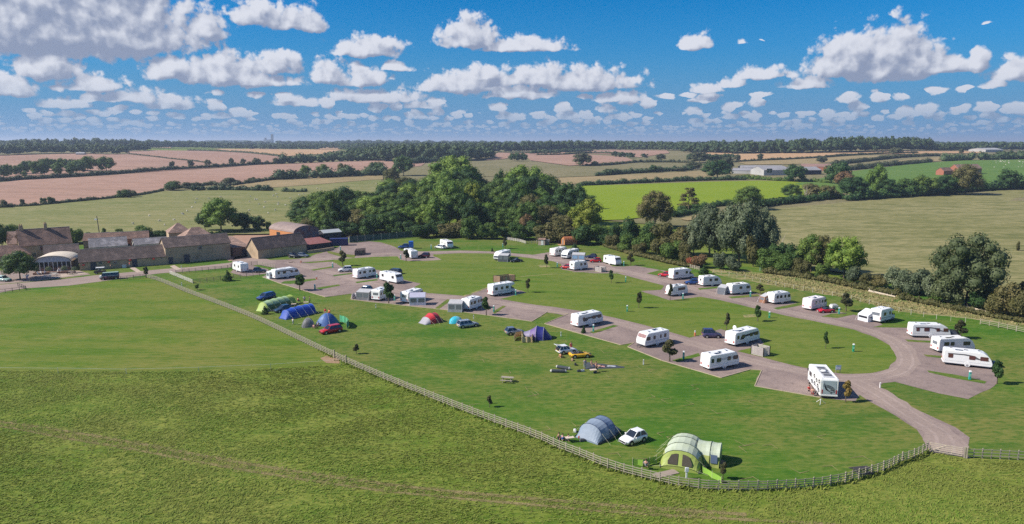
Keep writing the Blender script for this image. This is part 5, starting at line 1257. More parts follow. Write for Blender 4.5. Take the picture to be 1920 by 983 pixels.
def car(label, pA, pB, col, kind='hatch', face='B', name='car', group=None, metal=0.0, L=None, open_boot=False, cat='car', roofcol=None):
    """pA, pB: lower left and lower right ends of the car in the photograph; face says which end is the front"""
    a, q = G(*pA), G(*pB); u = (q - a); Lm = u.length; u.normalize(); L = L or min(4.9, max(3.7, Lm))
    c = (a + q) / 2 + Vector((-u.y, u.x, 0)) * .55
    h = u if face == 'B' else -u
    t = thing(name, label, cat, c, math.atan2(h.y, h.x), group); p = paint('paint ' + col if isinstance(col, str) else 'paint', COLS[col], metal if metal else (.35 if col in ('silver', 'grey', 'dark', 'navy') else 0))
    hw = .88; A = L / 2
    H_ = {'hatch': 1.48, 'suv': 1.68, 'estate': 1.5, 'van': 1.95, 'mpv': 1.72, 'sport': 1.25, 'cabrio': 1.2}[kind]; bl = {'suv': 1.02, 'van': 1.1, 'mpv': 1.0}.get(kind, .88)
    if kind in ('sport', 'cabrio'): bl = .78
    ws = {'van': A - .45, 'mpv': A - 1.0}.get(kind, A - 1.25); wt = ws - (.35 if kind == 'van' else .75)   # windscreen base, top
    rb, rt = {'hatch': (-A + .1, -A + .55), 'suv': (-A + .1, -A + .4), 'estate': (-A + .08, -A + .45), 'van': (-A + .03, -A + .1), 'mpv': (-A + .06, -A + .3), 'sport': (-A + .55, -A + 1.5), 'cabrio': (-A + .6, -A + 1.4)}[kind]
    sec = []
    for x, zt, y_, zb in ((-A, bl - .22, hw * .86, .42), (-A + .12, bl - .02, hw * .96, .26), (-A + .7, bl + .01, hw, .22), (0, bl + .02, hw, .22), (ws, bl, hw, .22), (A - .55, bl - .12, hw * .97, .24), (A - .12, bl - .28, hw * .88, .26), (A, bl - .45, hw * .74, .36)):
        sec.append([(x, -y_ * .93, zb), (x, -y_, .5), (x, -y_ * .985, zt - .12), (x, -y_ * .86, zt), (x, y_ * .86, zt), (x, y_ * .985, zt - .12), (x, y_, .5), (x, y_ * .93, zb)])
    MB().loft(sec, closed=True).obj('body', p, t, bevel=.0, smooth=True)
    if kind != 'cabrio':
        b0, b1 = hw * .86, hw * .68
        g_ = MB(); g_.add([(rb, -b0, bl - .02), (ws, -b0, bl - .02), (ws, b0, bl - .02), (rb, b0, bl - .02), (rt, -b1, H_ - .05), (wt, -b1, H_ - .05), (wt, b1, H_ - .05), (rt, b1, H_ - .05)],
                          [(0, 1, 5, 4), (1, 2, 6, 5), (2, 3, 7, 6), (3, 0, 4, 7), (4, 5, 6, 7), (3, 2, 1, 0)]); g_.obj('windows', GLASS, t, bevel=.02)
        rp = paint('roof ' + roofcol, COLS[roofcol]) if roofcol else p
        MB().box(((rt + wt) / 2, 0, H_ - .06), (wt - rt + .06, b1 * 2 + .06, .075), tx=.93, ty=.88).obj('roof', rp, t, bevel=.025)
        n = {'van': 4, 'mpv': 4, 'estate': 4, 'suv': 4}.get(kind, 3)
        for i in range(n):
            fx = i / (n - 1); xb, xt = rb + (ws - rb) * fx, rt + (wt - rt) * fx
            for sy in (-1, 1): MB().tube((xb, sy * (b0 + .01), bl - .03), (xt, sy * (b1 + .01), H_ - .04), .045 if 0 < i < n - 1 else .05, 4).obj('pillar', p, t)
    else:
        g_ = MB(); plate(g_, [(ws, -.68, bl), (ws, .68, bl), (wt, .58, H_), (wt, -.58, H_)], .02); g_.obj('windscreen', GLASS, t)
        MB().box((-.25, 0, bl - .05), (1.7, 1.35, .09)).obj('cockpit', BLACK, t)
        for sy in (-.35, .35): MB().box((-.35, sy, bl), (.28, .45, .32), tx=.7).obj('seat', DGREY, t, bevel=.05)
        MB().box((-A + .55, 0, bl - .02), (.5, 1.3, .2), tx=.7, ty=.8).obj('folded_hood', DGREY, t, bevel=.05)
    for sy in (-1, 1):
        for x in (-A + .78, A - .82):
            MB().tube((x, sy * (hw - .04), .36), (x, sy * (hw + .008), .36), .375, 12).obj('wheel_arch', BLACK, t)
            wheel(t, x, sy * (hw - .08), .31, .2)
        MB().box((A - .16, sy * hw * .66, bl - .42), (.2, .32, .14)).obj('headlight', GLASSL, t, bevel=.03)
        MB().box((-A + .02, sy * hw * .72, bl - .3), (.1, .22, .2)).obj('tail_light', REDL, t, bevel=.02)
        MB().box((ws - .25, sy * (hw + .08), bl - .01), (.12, .18, .13)).obj('mirror', p, t, bevel=.02)
    MB().box((A - .04, 0, .3), (.06, .5, .12)).obj('number_plate', WHITE, t); MB().box((-A + .02, 0, .55), (.06, .5, .12)).obj('number_plate', mat('yellow plate', (.7, .55, .05)), t)
    MB().box((A - .03, 0, .46), (.07, .9, .12)).obj('grille', BLACK, t)
    if open_boot:
        g_ = MB(); plate(g_, [(rt + .1, -b1, H_), (rt + .1, b1, H_), (rt - .85, b1, H_ + .25), (rt - .85, -b1, H_ + .25)], .03); g_.obj('tailgate', p, t)
        MB().box((-A + .03, 0, .68), (.1, 1.2, .55)).obj('boot_opening', BLACK, t)
    return t
COLS = dict(white=(.78, .78, .78), silver=(.42, .44, .47), grey=(.22, .25, .29), dark=(.03, .035, .045), black=(.015, .016, .02), navy=(.02, .035, .12), blue=(.02, .06, .22), petrol=(.02, .05, .10), red=(.45, .012, .012), crimson=(.50, .01, .03), wine=(.07, .01, .015), yellow=(.75, .42, .02), mint=(.38, .55, .48), violet=(.05, .045, .11))
CARS = [
 ('black off roader parked against the stone barn', (541, 483), (556, 484.5), 'black', 'suv', 'B'), ('silver estate beside the black off roader at the stone barn', (559, 482.5), (576, 483), 'grey', 'estate', 'B'),
 ('dark blue car behind the rail fence of the first pitch', (475, 512), (498, 511), 'petrol', 'estate', 'B'), ('white estate car beside the round sapling near the barns', (634, 511), (661, 509.5), 'white', 'suv', 'A'),
 ('dark car behind the front facing caravan', (722, 512), (751, 515), 'dark', 'estate', 'A'), ('dark grey car behind the grey porch awning', (677, 551), (698, 545.5), 'grey', 'hatch', 'A'),
 ('white car nose on to the far lawn caravan', (815, 465.5), (832, 468), 'white', 'hatch', 'A'), ('dark red car with racks right of the small caravan', (785.5, 483.5), (803, 484), 'wine', 'mpv', 'A'),
 ('black saloon beside the charcoal awning', (958, 492.8), (980, 491.5), 'black', 'sport', 'A'), ('dark blue car behind the red saloon of the upper row', (1102, 484.5), (1114, 485), 'navy', 'hatch', 'A'),
 ('red saloon on the lane in the upper row', (1106, 492.5), (1128, 492.5), 'red', 'hatch', 'A'), ('red hatchback half hidden by a plain caravan', (1053, 504), (1067, 505.5), 'red', 'hatch', 'A'),
 ('small red car left of the outer row motorhome', (1238, 518.5), (1252, 520), 'crimson', 'hatch', 'A'), ('blue car in front of the rounded caravan', (1287, 534), (1309, 534), 'blue', 'hatch', 'A'),
 ('dark blue people carrier beside the satellite dish caravan', (1319, 634), (1352, 634.5), 'violet', 'mpv', 'B'), ('red sports car with black roof on the right row', (1536, 587.5), (1564, 586.5), 'crimson', 'cabrio', 'A'),
 ('blue car behind the green tunnel tent', (481, 566), (522, 556), 'blue', 'estate', 'A'), ('dark blue car between the green and blue tunnel tents', (516, 588), (546, 583), 'petrol', 'estate', 'A'),
 ('red car parked in front of the blue dome tent', (603, 628.5), (642, 621), 'red', 'estate', 'A'), ('silver estate car beside the turquoise pop up tent', (860, 616.5), (898, 611.5), 'silver', 'estate', 'B'),
 ('grey hatchback behind the wooden windbreak', (950, 629.5), (982, 626.5), 'grey', 'hatch', 'B'), ('white car with its boot open behind the yellow car', (1048, 665.5), (1082, 661), 'white', 'estate', 'B'),
 ('yellow convertible with its roof down on the camping lawn', (1069, 672.5), (1109, 670), 'yellow', 'cabrio', 'B'), ('white hatchback between the grey tent and the big green tent', (1172, 838), (1212, 825), 'white', 'hatch', 'A'),
 ('dark car nose showing behind the long swoosh caravan', (1770, 632), (1783, 634), 'dark', 'hatch', 'A'), ('blue car nose showing behind the front paired caravan', (1839, 686.5), (1870, 689), 'navy', 'hatch', 'B'),
 ('blue pickup on the far lawn left of the blue trailer', (750, 466.5), (762, 466.5), 'blue', 'suv', 'A'),
 ('pale blue car at the left frame edge by the terrace', (-12, 527), (16, 529), 'mint', 'hatch', 'B')]
for lb, a_, b_, cl, kd, fc in CARS: car(lb, a_, b_, cl, kd, fc, group='cars parked on the site', open_boot='boot open' in lb, roofcol='black' if 'black roof' in lb else None)
t = car('two tone camper van, white above dark red, on the farm lane', (192, 525.5), (219, 523.5), 'wine', 'van', 'A', name='camper_van', cat='camper van', L=4.7, roofcol='mint')
MB().box((0, 0, 1.06), (4.6, 1.70, .07)).obj('waist_stripe', WHITE, t, bevel=.02)
for sy in (-1, 1): MB().box((1.9, sy * .62, .62), (.86, .5, .44)).obj('front_panel', WHITE, t, bevel=.05)
t = thing('utility_buggy', 'small white roofed utility buggy in front of the long barn', 'buggy', G(188, 513.5), R(20))
MB().box((0, 0, .35), (3.0, 1.4, .5)).obj('body', paint('paint black', COLS['black']), t, bevel=.08); MB().box((.1, 0, 1.75), (2.2, 1.4, .1)).obj('roof', WHITE, t, bevel=.04)
for x in (-.9, 1.1):
    for sy in (-.62, .62):
        MB().tube((x, sy, .8), (x * .9, sy, 1.78), .04, 5).obj('roof_post', BLACK, t); wheel(t, x, sy, .28, .18)
MB().box((-.2, 0, .85), (.7, 1.2, .3)).obj('seat', DGREY, t, bevel=.05)
t = thing('box_trailer', 'upright bright blue box trailer on the far lawn', 'trailer', G(771, 466), R(5))
MB().box((0, 0, .35), (1.6, 1.7, 2.2)).obj('body', mat('bright blue panel', (.02, .14, .55), .5), t, bevel=.05); MB().box((-.81, 0, .5), (.03, 1.3, 1.8)).obj('door', mat('deep blue panel', (.015, .10, .42), .5), t)
for sy in (-.85, .85): wheel(t, 0, sy, .28, .16)
MB().tube((.8, 0, .4), (1.9, 0, .4), .04, 5).obj('hitch', DGREY, t)
t = thing('folding_trailer', 'small open trailer behind the red sports car', 'trailer', G(1563, 580), R(10)); MB().box((0, 0, .4), (1.6, 1.2, .5)).obj('body', CREAM, t, bevel=.03); MB().box((0, 0, .9), (1.4, 1.1, .25), tx=.8, ty=.8).obj('cover', AWG, t)
for sy in (-.62, .62): wheel(t, 0, sy, .25, .14)

# ------------------------------------------------------------------ tents
def arch(x, hw, h, n=9, p=2.3, y=0):
    out = []
    for i in range(n + 1):
        a = math.pi * i / n; c_, s_ = math.cos(a), math.sin(a)
        out.append((x, y + hw * math.copysign(abs(c_) ** (2 / p), c_), h * abs(s_) ** (2 / p)))
    return out
def tunnel_tent(label, pc, heading, stations, cols, lines=True, band=None, skirt=None, window=None, door_end=None):
    """stations: (x, half width, height); one cloth panel between each pair"""
    t = thing('tent', label, 'tent', G(*pc), heading)
    for i in range(len(stations) - 1):
        a, e = stations[i], stations[i + 1]; rings = []
        for k in range(4):
            f_ = k / 3; sag = 1 - .035 * math.sin(math.pi * f_)
            rings.append(arch(a[0] + (e[0] - a[0]) * f_, (a[1] + (e[1] - a[1]) * f_) * sag, (a[2] + (e[2] - a[2]) * f_) * sag, 12))
        m_ = cols[i % len(cols)]
        MB().loft(rings, caps=(i in (0, len(stations) - 2))).obj('panel', list(m_) if isinstance(m_, (list, tuple)) else m_, t, smooth=False)
    for i, (x, hw, h) in enumerate(stations):
        if h < .5: continue
        ar = arch(x, hw * 1.012, h * 1.012, 10); mb = MB()
        for p, q in zip(ar, ar[1:]): mb.tube(p, q, .03, 4, cap=False)
        mb.obj('pole_sleeve', band or DGREY, t)
        if lines:
            for sy in (-1, 1): MB().tube((x, sy * hw * .92, h * .6), (x + .1, sy * (hw + 1.1), 0), .011, 3).obj('guy_line', mat('pale guy line', (.7, .68, .5)), t)
    if skirt:
        for i in range(len(stations) - 1):
            a, e = stations[i], stations[i + 1]; mb = MB()
            for sy in (-1, 1): plate(mb, [(a[0], sy * (a[1] + .03), 0), (e[0], sy * (e[1] + .03), 0), (e[0], sy * (e[1] + .02), .28), (a[0], sy * (a[1] + .02), .28)], .012)
            mb.obj('mud_skirt', skirt, t)
    return t
cl = lambda n, c: mat(n, c, .55, var=.10, scale=1.2, bump=.25, bscale=2.5)
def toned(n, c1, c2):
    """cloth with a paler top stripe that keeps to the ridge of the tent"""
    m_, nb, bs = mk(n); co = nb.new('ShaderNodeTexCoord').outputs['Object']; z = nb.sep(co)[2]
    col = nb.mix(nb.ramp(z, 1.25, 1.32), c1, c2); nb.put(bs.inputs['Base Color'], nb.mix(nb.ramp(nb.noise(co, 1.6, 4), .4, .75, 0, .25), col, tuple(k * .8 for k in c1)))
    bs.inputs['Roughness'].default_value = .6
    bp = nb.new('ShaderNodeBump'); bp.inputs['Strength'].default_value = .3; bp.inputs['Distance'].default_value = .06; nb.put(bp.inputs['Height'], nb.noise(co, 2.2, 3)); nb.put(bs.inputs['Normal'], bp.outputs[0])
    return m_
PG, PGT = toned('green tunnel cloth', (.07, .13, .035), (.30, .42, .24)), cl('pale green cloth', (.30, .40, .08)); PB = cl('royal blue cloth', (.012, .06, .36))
SK = mat('grey mud skirt', (.30, .30, .29), .8)
u_ = G(540, 568) - G(490, 581); hd = math.atan2(u_.y, u_.x)
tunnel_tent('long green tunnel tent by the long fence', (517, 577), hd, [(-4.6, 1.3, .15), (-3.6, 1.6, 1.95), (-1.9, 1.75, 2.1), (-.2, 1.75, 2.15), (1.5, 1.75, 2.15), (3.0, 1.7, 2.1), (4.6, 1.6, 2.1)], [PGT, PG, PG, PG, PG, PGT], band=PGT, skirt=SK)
u_ = G(588, 585) - G(538, 597); hd = math.atan2(u_.y, u_.x)
tunnel_tent('long royal blue tunnel tent with yellow guy lines', (560, 591.5), hd, [(-4.2, 1.2, .15), (-3.3, 1.5, 1.8), (-1.5, 1.65, 2.0), (.4, 1.65, 2.05), (2.2, 1.65, 2.0), (3.4, 1.5, 1.95), (3.8, 1.4, .4)], [PB], band=cl('pale blue band', (.20, .32, .6)), skirt=cl('blue grey skirt', (.12, .18, .32)))
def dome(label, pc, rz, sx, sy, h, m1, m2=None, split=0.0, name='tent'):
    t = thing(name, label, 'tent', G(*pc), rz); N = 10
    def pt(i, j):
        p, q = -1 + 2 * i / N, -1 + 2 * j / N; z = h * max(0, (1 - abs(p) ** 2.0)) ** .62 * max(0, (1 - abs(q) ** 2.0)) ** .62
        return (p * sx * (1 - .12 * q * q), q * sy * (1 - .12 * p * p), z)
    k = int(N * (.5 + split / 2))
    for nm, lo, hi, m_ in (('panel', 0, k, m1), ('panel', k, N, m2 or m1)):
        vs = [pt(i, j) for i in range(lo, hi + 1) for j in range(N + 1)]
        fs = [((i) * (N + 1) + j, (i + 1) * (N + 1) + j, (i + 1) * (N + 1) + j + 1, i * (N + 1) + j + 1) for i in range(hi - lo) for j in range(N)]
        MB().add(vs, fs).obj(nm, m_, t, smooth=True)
    for s_ in (1, -1):
        mb = MB(); pts = [pt(i, i if s_ > 0 else N - i) for i in range(N + 1)]
        for p, q in zip(pts, pts[1:]): mb.tube((p[0] * 1.01, p[1] * 1.01, p[2] * 1.01), (q[0] * 1.01, q[1] * 1.01, q[2] * 1.01), .02, 4, cap=False)
        mb.obj('pole_sleeve', mat('light pole band', (.5, .5, .52), .6), t)
    for a in (1, -1):
        for c_ in (1, -1): MB().tube((a * sx * .6, c_ * sy * .6, h * .45), (a * (sx + .9), c_ * (sy + .8), 0), .01, 3).obj('guy_line', mat('pale guy line', (.7, .68, .5)), t)
    mb = MB(); plate(mb, [(-sx * 1.0, -sy * .35, .04), (-sx * 1.0, sy * .35, .04), (-sx * .68, sy * .14, h * .62), (-sx * .68, -sy * .14, h * .62)], .02); mb.obj('door', mat('door mesh', (.10, .11, .13), .8), t)
    return t
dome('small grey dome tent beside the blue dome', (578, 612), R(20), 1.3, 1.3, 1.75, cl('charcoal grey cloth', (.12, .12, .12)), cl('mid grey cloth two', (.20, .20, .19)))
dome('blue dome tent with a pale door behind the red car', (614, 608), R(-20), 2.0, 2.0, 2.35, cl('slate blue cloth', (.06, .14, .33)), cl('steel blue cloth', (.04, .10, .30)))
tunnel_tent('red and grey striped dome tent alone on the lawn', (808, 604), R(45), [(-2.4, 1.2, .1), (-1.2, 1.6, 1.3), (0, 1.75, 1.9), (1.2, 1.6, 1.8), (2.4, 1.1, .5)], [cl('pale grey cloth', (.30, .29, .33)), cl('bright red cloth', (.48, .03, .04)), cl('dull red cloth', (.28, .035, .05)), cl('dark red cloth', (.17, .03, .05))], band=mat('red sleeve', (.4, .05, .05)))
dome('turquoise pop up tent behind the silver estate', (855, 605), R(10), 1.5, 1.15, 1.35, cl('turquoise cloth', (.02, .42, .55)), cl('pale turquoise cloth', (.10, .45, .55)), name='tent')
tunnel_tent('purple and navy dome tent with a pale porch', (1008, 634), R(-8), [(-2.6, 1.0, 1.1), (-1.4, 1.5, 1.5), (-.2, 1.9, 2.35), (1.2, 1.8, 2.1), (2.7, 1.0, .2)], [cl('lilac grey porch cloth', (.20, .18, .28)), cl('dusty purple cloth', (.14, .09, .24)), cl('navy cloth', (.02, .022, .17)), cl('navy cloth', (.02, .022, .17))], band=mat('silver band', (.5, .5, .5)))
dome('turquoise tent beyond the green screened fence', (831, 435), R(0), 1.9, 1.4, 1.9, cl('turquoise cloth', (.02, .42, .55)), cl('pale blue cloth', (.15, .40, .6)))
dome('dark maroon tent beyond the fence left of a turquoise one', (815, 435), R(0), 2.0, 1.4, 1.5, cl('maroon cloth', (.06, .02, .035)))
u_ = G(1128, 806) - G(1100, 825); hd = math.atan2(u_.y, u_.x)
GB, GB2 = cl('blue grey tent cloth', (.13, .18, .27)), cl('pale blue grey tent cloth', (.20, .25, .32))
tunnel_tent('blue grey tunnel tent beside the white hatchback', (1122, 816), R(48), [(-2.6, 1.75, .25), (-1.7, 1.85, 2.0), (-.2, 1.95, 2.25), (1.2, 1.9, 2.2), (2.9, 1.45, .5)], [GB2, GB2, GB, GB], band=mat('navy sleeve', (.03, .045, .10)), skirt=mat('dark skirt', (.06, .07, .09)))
# the big green and lime tent: a main tunnel and a wing to its right
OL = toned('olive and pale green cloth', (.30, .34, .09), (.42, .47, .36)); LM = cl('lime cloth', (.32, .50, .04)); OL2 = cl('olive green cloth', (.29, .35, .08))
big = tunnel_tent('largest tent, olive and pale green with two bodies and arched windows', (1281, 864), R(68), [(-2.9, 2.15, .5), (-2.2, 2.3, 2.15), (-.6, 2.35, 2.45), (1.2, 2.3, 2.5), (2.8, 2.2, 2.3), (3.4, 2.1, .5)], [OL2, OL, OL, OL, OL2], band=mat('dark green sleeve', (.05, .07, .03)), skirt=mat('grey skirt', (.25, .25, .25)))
wing = MB()
for i, (y0, y1) in enumerate(((-1.5, -3.0), (-3.0, -4.1))):
    rg = [[(1.1 + p[1], y0 + (y1 - y0) * k / 3, p[2]) for p in arch(0, 1.75 * (1 - .03 * math.sin(3.14 * k / 3)), 2.3 * (1 - .03 * math.sin(3.14 * k / 3)), 12)] for k in range(4)]
    MB().loft(rg, caps=i == 1).obj('wing_panel', OL if i == 0 else OL, big)
mb = MB(); ar = [(1.1 + p[1], -3.0, p[2]) for p in arch(0, 1.77, 2.33, 10)]
for p, q in zip(ar, ar[1:]): mb.tube(p, q, .035, 4, cap=False)
mb.obj('pole_sleeve', mat('dark green sleeve', (.05, .07, .03)), big)
for sy in (-1, 1):   # arched mesh windows in the camera end
    mb = MB(); plate(mb, [(-2.86, sy * .25, .65), (-2.86, sy * 1.35, .65), (-2.75, sy * 1.35, 1.0), (-2.45, sy * 1.0, 1.65), (-2.36, sy * .5, 1.8), (-2.36, sy * .25, 1.8)], .03); mb.obj('mesh_window', mat('brown mesh', (.06, .05, .035), .8), big)
mb = MB(); plate(mb, [(-.64, -3.15, .55), (-.64, -3.9, .55), (-.6, -3.9, 1.55), (-.6, -3.15, 1.55)], .03); mb.obj('side_window', mat('clear window', (.12, .16, .25), .15), big)

def windbreak(label, pts, h, cols, seg=1.3, stripes=False):
    g_ = [G(*p) for p in pts]; o = g_[0]; t = thing('windbreak', label, 'windbreak', o); k = 0
    for p, q in zip(g_, g_[1:]):
        n = max(1, round((q - p).length / seg))
        for i in range(n):
            a, e = p.lerp(q, i / n) - o, p.lerp(q, (i + 1) / n) - o; mb = MB(); d = (e - a); nn = Vector((-d.y, d.x, 0)).normalized() * .12
            m_ = (a + e) / 2 + nn
            mb.add([a + Vector((0, 0, .08)), m_ + Vector((0, 0, .12)), e + Vector((0, 0, .08)), e + Vector((0, 0, h)), m_ + Vector((0, 0, h * .93)), a + Vector((0, 0, h))], [(0, 1, 4, 5), (1, 2, 3, 4)])
            mb.obj('cloth_panel', cols[k % len(cols)], t); k += 1
            MB().tube((a.x, a.y, 0), (a.x, a.y, h + .15), .02, 5).obj('pole', mat('pale pole', (.55, .5, .38)), t)
        MB().tube((e.x, e.y, 0), (e.x, e.y, h + .15), .02, 5).obj('pole', mat('pale pole', (.55, .5, .38)), t)
    return t
LIM = cl('fluorescent green cloth', (.24, .42, .06))
windbreak('fluorescent green windbreak left of the largest tent', [(1186, 874), (1205, 876), (1243, 866)], .9, [LIM], 1.1)
windbreak('fluorescent green windbreak running from the largest tent to the fence', [(1305, 872), (1318, 888), (1352, 908)], .8, [LIM], 1.2)
windbreak('pale wood coloured windbreak around the purple tent porch', [(964, 640), (968, 634), (978, 632), (979, 643), (998, 643), (999, 634)], 1.2, [cl('straw cloth', (.46, .32, .16)), cl('light straw cloth', (.55, .42, .24))], 1.0)
windbreak('green half round beach shelter beside the blue dome tent', [(637, 604), (646, 606), (654, 612), (650, 617)], 1.5, [cl('mint cloth', (.10, .42, .22)), cl('dark mint cloth', (.04, .25, .12))], 1.0)
windbreak('purple and white striped windbreak left of the grey porch awning', [(660, 562), (664, 558), (670, 561)], 1.2, [cl('lilac cloth', (.45, .38, .5)), WHITE], .6)

# ------------------------------------------------------------------ buildings
def roof_mat(name, a, c, sc=2.2):
    m_, nb, bs = mk(name); co = nb.new('ShaderNodeTexCoord').outputs['Object']
    br = nb.new('ShaderNodeTexBrick'); nb.put(br.inputs['Vector'], nb.v('MULTIPLY', co, (1, 1.6, 0))); br.inputs['Scale'].default_value = sc
    nb.put(br.inputs['Color1'], a); nb.put(br.inputs['Color2'], c); nb.put(br.inputs['Mortar'], tuple(k * .5 for k in a)); br.inputs['Mortar Size'].default_value = .03
    n = nb.noise(co, .5, 5, .65); col = nb.mix(nb.ramp(n, .42, .68, 0, .6), br.outputs['Color'], tuple(min(1, k * 1.5) for k in c))
    nb.put(bs.inputs['Base Color'], col); bs.inputs['Roughness'].default_value = .85
    bp = nb.new('ShaderNodeBump'); bp.inputs['Strength'].default_value = .5; bp.inputs['Distance'].default_value = .04; nb.put(bp.inputs['Height'], br.outputs['Fac']); bp.invert = True; nb.put(bs.inputs['Normal'], bp.outputs[0])
    return m_
def stone_mat(name, a, c):
    m_, nb, bs = mk(name); co = nb.new('ShaderNodeTexCoord').outputs['Object']
    v_ = nb.new('ShaderNodeTexVoronoi'); nb.put(v_.inputs['Vector'], nb.v('MULTIPLY', co, (1, 1, 2.2))); v_.inputs['Scale'].default_value = 4.5
    rnd = nb.sep(v_.outputs['Color'])[0]; col = nb.mix(rnd, a, c); n = nb.noise(co, .35, 5, .6); col = nb.mix(nb.ramp(n, .4, .7, 0, .6), col, tuple(k * .6 for k in a))
    nb.put(bs.inputs['Base Color'], col); bs.inputs['Roughness'].default_value = .95
    bp = nb.new('ShaderNodeBump'); bp.inputs['Strength'].default_value = .4; bp.inputs['Distance'].default_value = .03; nb.put(bp.inputs['Height'], v_.outputs['Distance']); nb.put(bs.inputs['Normal'], bp.outputs[0])
    return m_
RS = roof_mat('dark stone slate roof', (.100, .068, .060), (.150, .105, .090)); RT = roof_mat('brown tile roof', (.17, .095, .07), (.24, .14, .10)); RG = roof_mat('grey slate roof', (.20, .185, .19), (.32, .295, .30), 1.6)
RP = roof_mat('pink brown tile roof', (.25, .155, .115), (.33, .21, .16)); STO = stone_mat('lias stone wall', (.40, .29, .18), (.50, .38, .25)); STD = stone_mat('weathered stone wall', (.34, .255, .175), (.46, .35, .245))
DOOR = mat('dark blue door', (.03, .04, .07), .5); TIM = mat('orange timber boards', (.50, .22, .08), .8, var=.3, scale=2.5); RUST = mat('rusty blue grey sheeting', (.10, .10, .17), .7, col2=(.22, .08, .06), scale=.5)
CORR = mat('weathered corrugated roof', (.27, .20, .175), .7, var=.3, scale=.4); CRE = mat('cream canvas roof', (.62, .54, .43), .7); BRK = mat('red brick', (.35, .13, .08), .9, var=.2); LB = mat('lead ridge', (.30, .27, .25), .8)
def gable(label, P0, PL, depth, eave, ridge, roof=RS, wall=STO, doors=(), wins=(), L=None, hip=0.0, mono=False, chim=(), name='barn', cat='barn', over=.25, end_wins=(), curve=False, back=True, endm=None):
    a, l_ = G(*P0), G(*PL); u = (l_ - a).normalized(); L = L or (l_ - a).length
    n_ = Vector((-u.y, u.x, 0)); sg = 1
    if n_.dot(a.normalized()) < 0 and back: sg = -1
    t = thing(name, label, cat, a, math.atan2(u.y, u.x)); D_ = depth * sg
    w_ = MB()
    ap = [(0, 0), (D_, 0), (D_, eave), (D_ / 2, ridge), (0, eave)] if not (mono or hip or curve) else ([(0, 0), (D_, 0), (D_, ridge), (0, eave)] if mono else [(0, 0), (D_, 0), (D_, eave), (0, eave)])
    if curve: ap = [(0, 0), (D_, 0)] + [(D_ / 2 + D_ / 2 * math.cos(3.14159 * k / 10), eave + (ridge - eave) * math.sin(3.14159 * k / 10)) for k in range(11)]
    w_.add([(0, y, z) for y, z in ap] + [(L, y, z) for y, z in ap], [tuple(range(len(ap)))[::-1], tuple(range(len(ap), 2 * len(ap)))] + [(i, (i + 1) % len(ap), len(ap) + (i + 1) % len(ap), len(ap) + i) for i in range(len(ap))])
    wo_ = w_.obj('wall', wall, t)
    if endm:
        mb = MB(); pr = [(.0, y, z * .999) for y, z in ap]; mb.add([(-.06, y, z) for y, z in ap] + [(-.01, y, z) for y, z in ap], [tuple(range(len(ap)))[::-1], tuple(range(len(ap), 2 * len(ap)))] + [(i, (i + 1) % len(ap), len(ap) + (i + 1) % len(ap), len(ap) + i) for i in range(len(ap))]); mb.obj('gable_end', endm, t)
    o = over; th = .16
    if curve:
        rg = []
        for x in (-o, L + o): rg.append([(x, D_ / 2 + (D_ / 2 + .1 * sg) * math.cos(3.14159 * k / 12), eave + .06 + (ridge - eave + .05) * math.sin(3.14159 * k / 12)) for k in range(13)] + [(x, D_ / 2 + (D_ / 2 - .05 * sg) * math.cos(3.14159 * k / 12), eave - .05 + (ridge - eave) * math.sin(3.14159 * k / 12)) for k in range(12, -1, -1)])
        MB().loft(rg, closed=True).obj('roof', roof, t)
    elif mono:
        mb = MB(); plate(mb, [(-o, -o * sg, eave + .1 - (ridge - eave) / depth * o), (L + o, -o * sg, eave + .1 - (ridge - eave) / depth * o), (L + o, D_ + o * sg, ridge + .12), (-o, D_ + o * sg, ridge + .12)], .06); mb.obj('roof', roof, t)
    elif hip:
        hx = hip; e_ = eave
        top = [(hx, D_ / 2, ridge), (L - hx, D_ / 2, ridge)]
        c4 = [(-o, -o * sg, e_ - .08), (L + o, -o * sg, e_ - .08), (L + o, D_ + o * sg, e_ - .08), (-o, D_ + o * sg, e_ - .08)]
        for f_ in ([c4[0], c4[1], top[1], top[0]], [c4[2], c4[3], top[0], top[1]], [c4[3], c4[0], top[0]], [c4[1], c4[2], top[1]]):
            mb = MB(); plate(mb, [Vector(p) + Vector((0, 0, .06)) for p in f_], .05); mb.obj('roof_slope', roof, t)
        MB().tube(top[0] if 1 else 0, top[1], .1, 6).obj('ridge', LB, t) if L - 2 * hx > .3 else None
    else:
        sl = (ridge - eave) / (depth / 2)
        for y0, yr in ((-o * sg, D_ / 2), (D_ + o * sg, D_ / 2)):
            mb = MB(); plate(mb, [(-o, y0, eave - sl * o + .1), (L + o, y0, eave - sl * o + .1), (L + o, yr, ridge + .1), (-o, yr, ridge + .1)], .08); mb.obj('roof_slope', roof, t)
        MB().tube((-o - .02, D_ / 2, ridge + .16), (L + o + .02, D_ / 2, ridge + .16), .1, 6).obj('ridge', LB, t)
    for fx, wd, h, *mm in doors:
        fr = MB().box((L * fx, -.03 * sg, 0), (wd + .2, .1, h + .1)).obj('door', (mm[0] if mm else DOOR), t)
        MB().box((L * fx + wd * .36, -.10 * sg, h * .45), (.06, .06, .16)).obj('handle', SILV, fr)
    for fx, z, wd, h in wins:
        fr = MB().box((L * fx, -.03 * sg, z), (wd + .16, .1, h + .16)).obj('window', mat('window frame', (.5, .5, .47), .6), t)
        for k in (-.25, .25): MB().box((L * fx + wd * k, -.06 * sg, z + .08), (wd * .44, .07, h)).obj('pane', GLASS, fr)
    for y, z, wd, h in end_wins: MB().box((-.03, D_ * y, z), (.1, wd, h)).obj('window', DGREY, t)
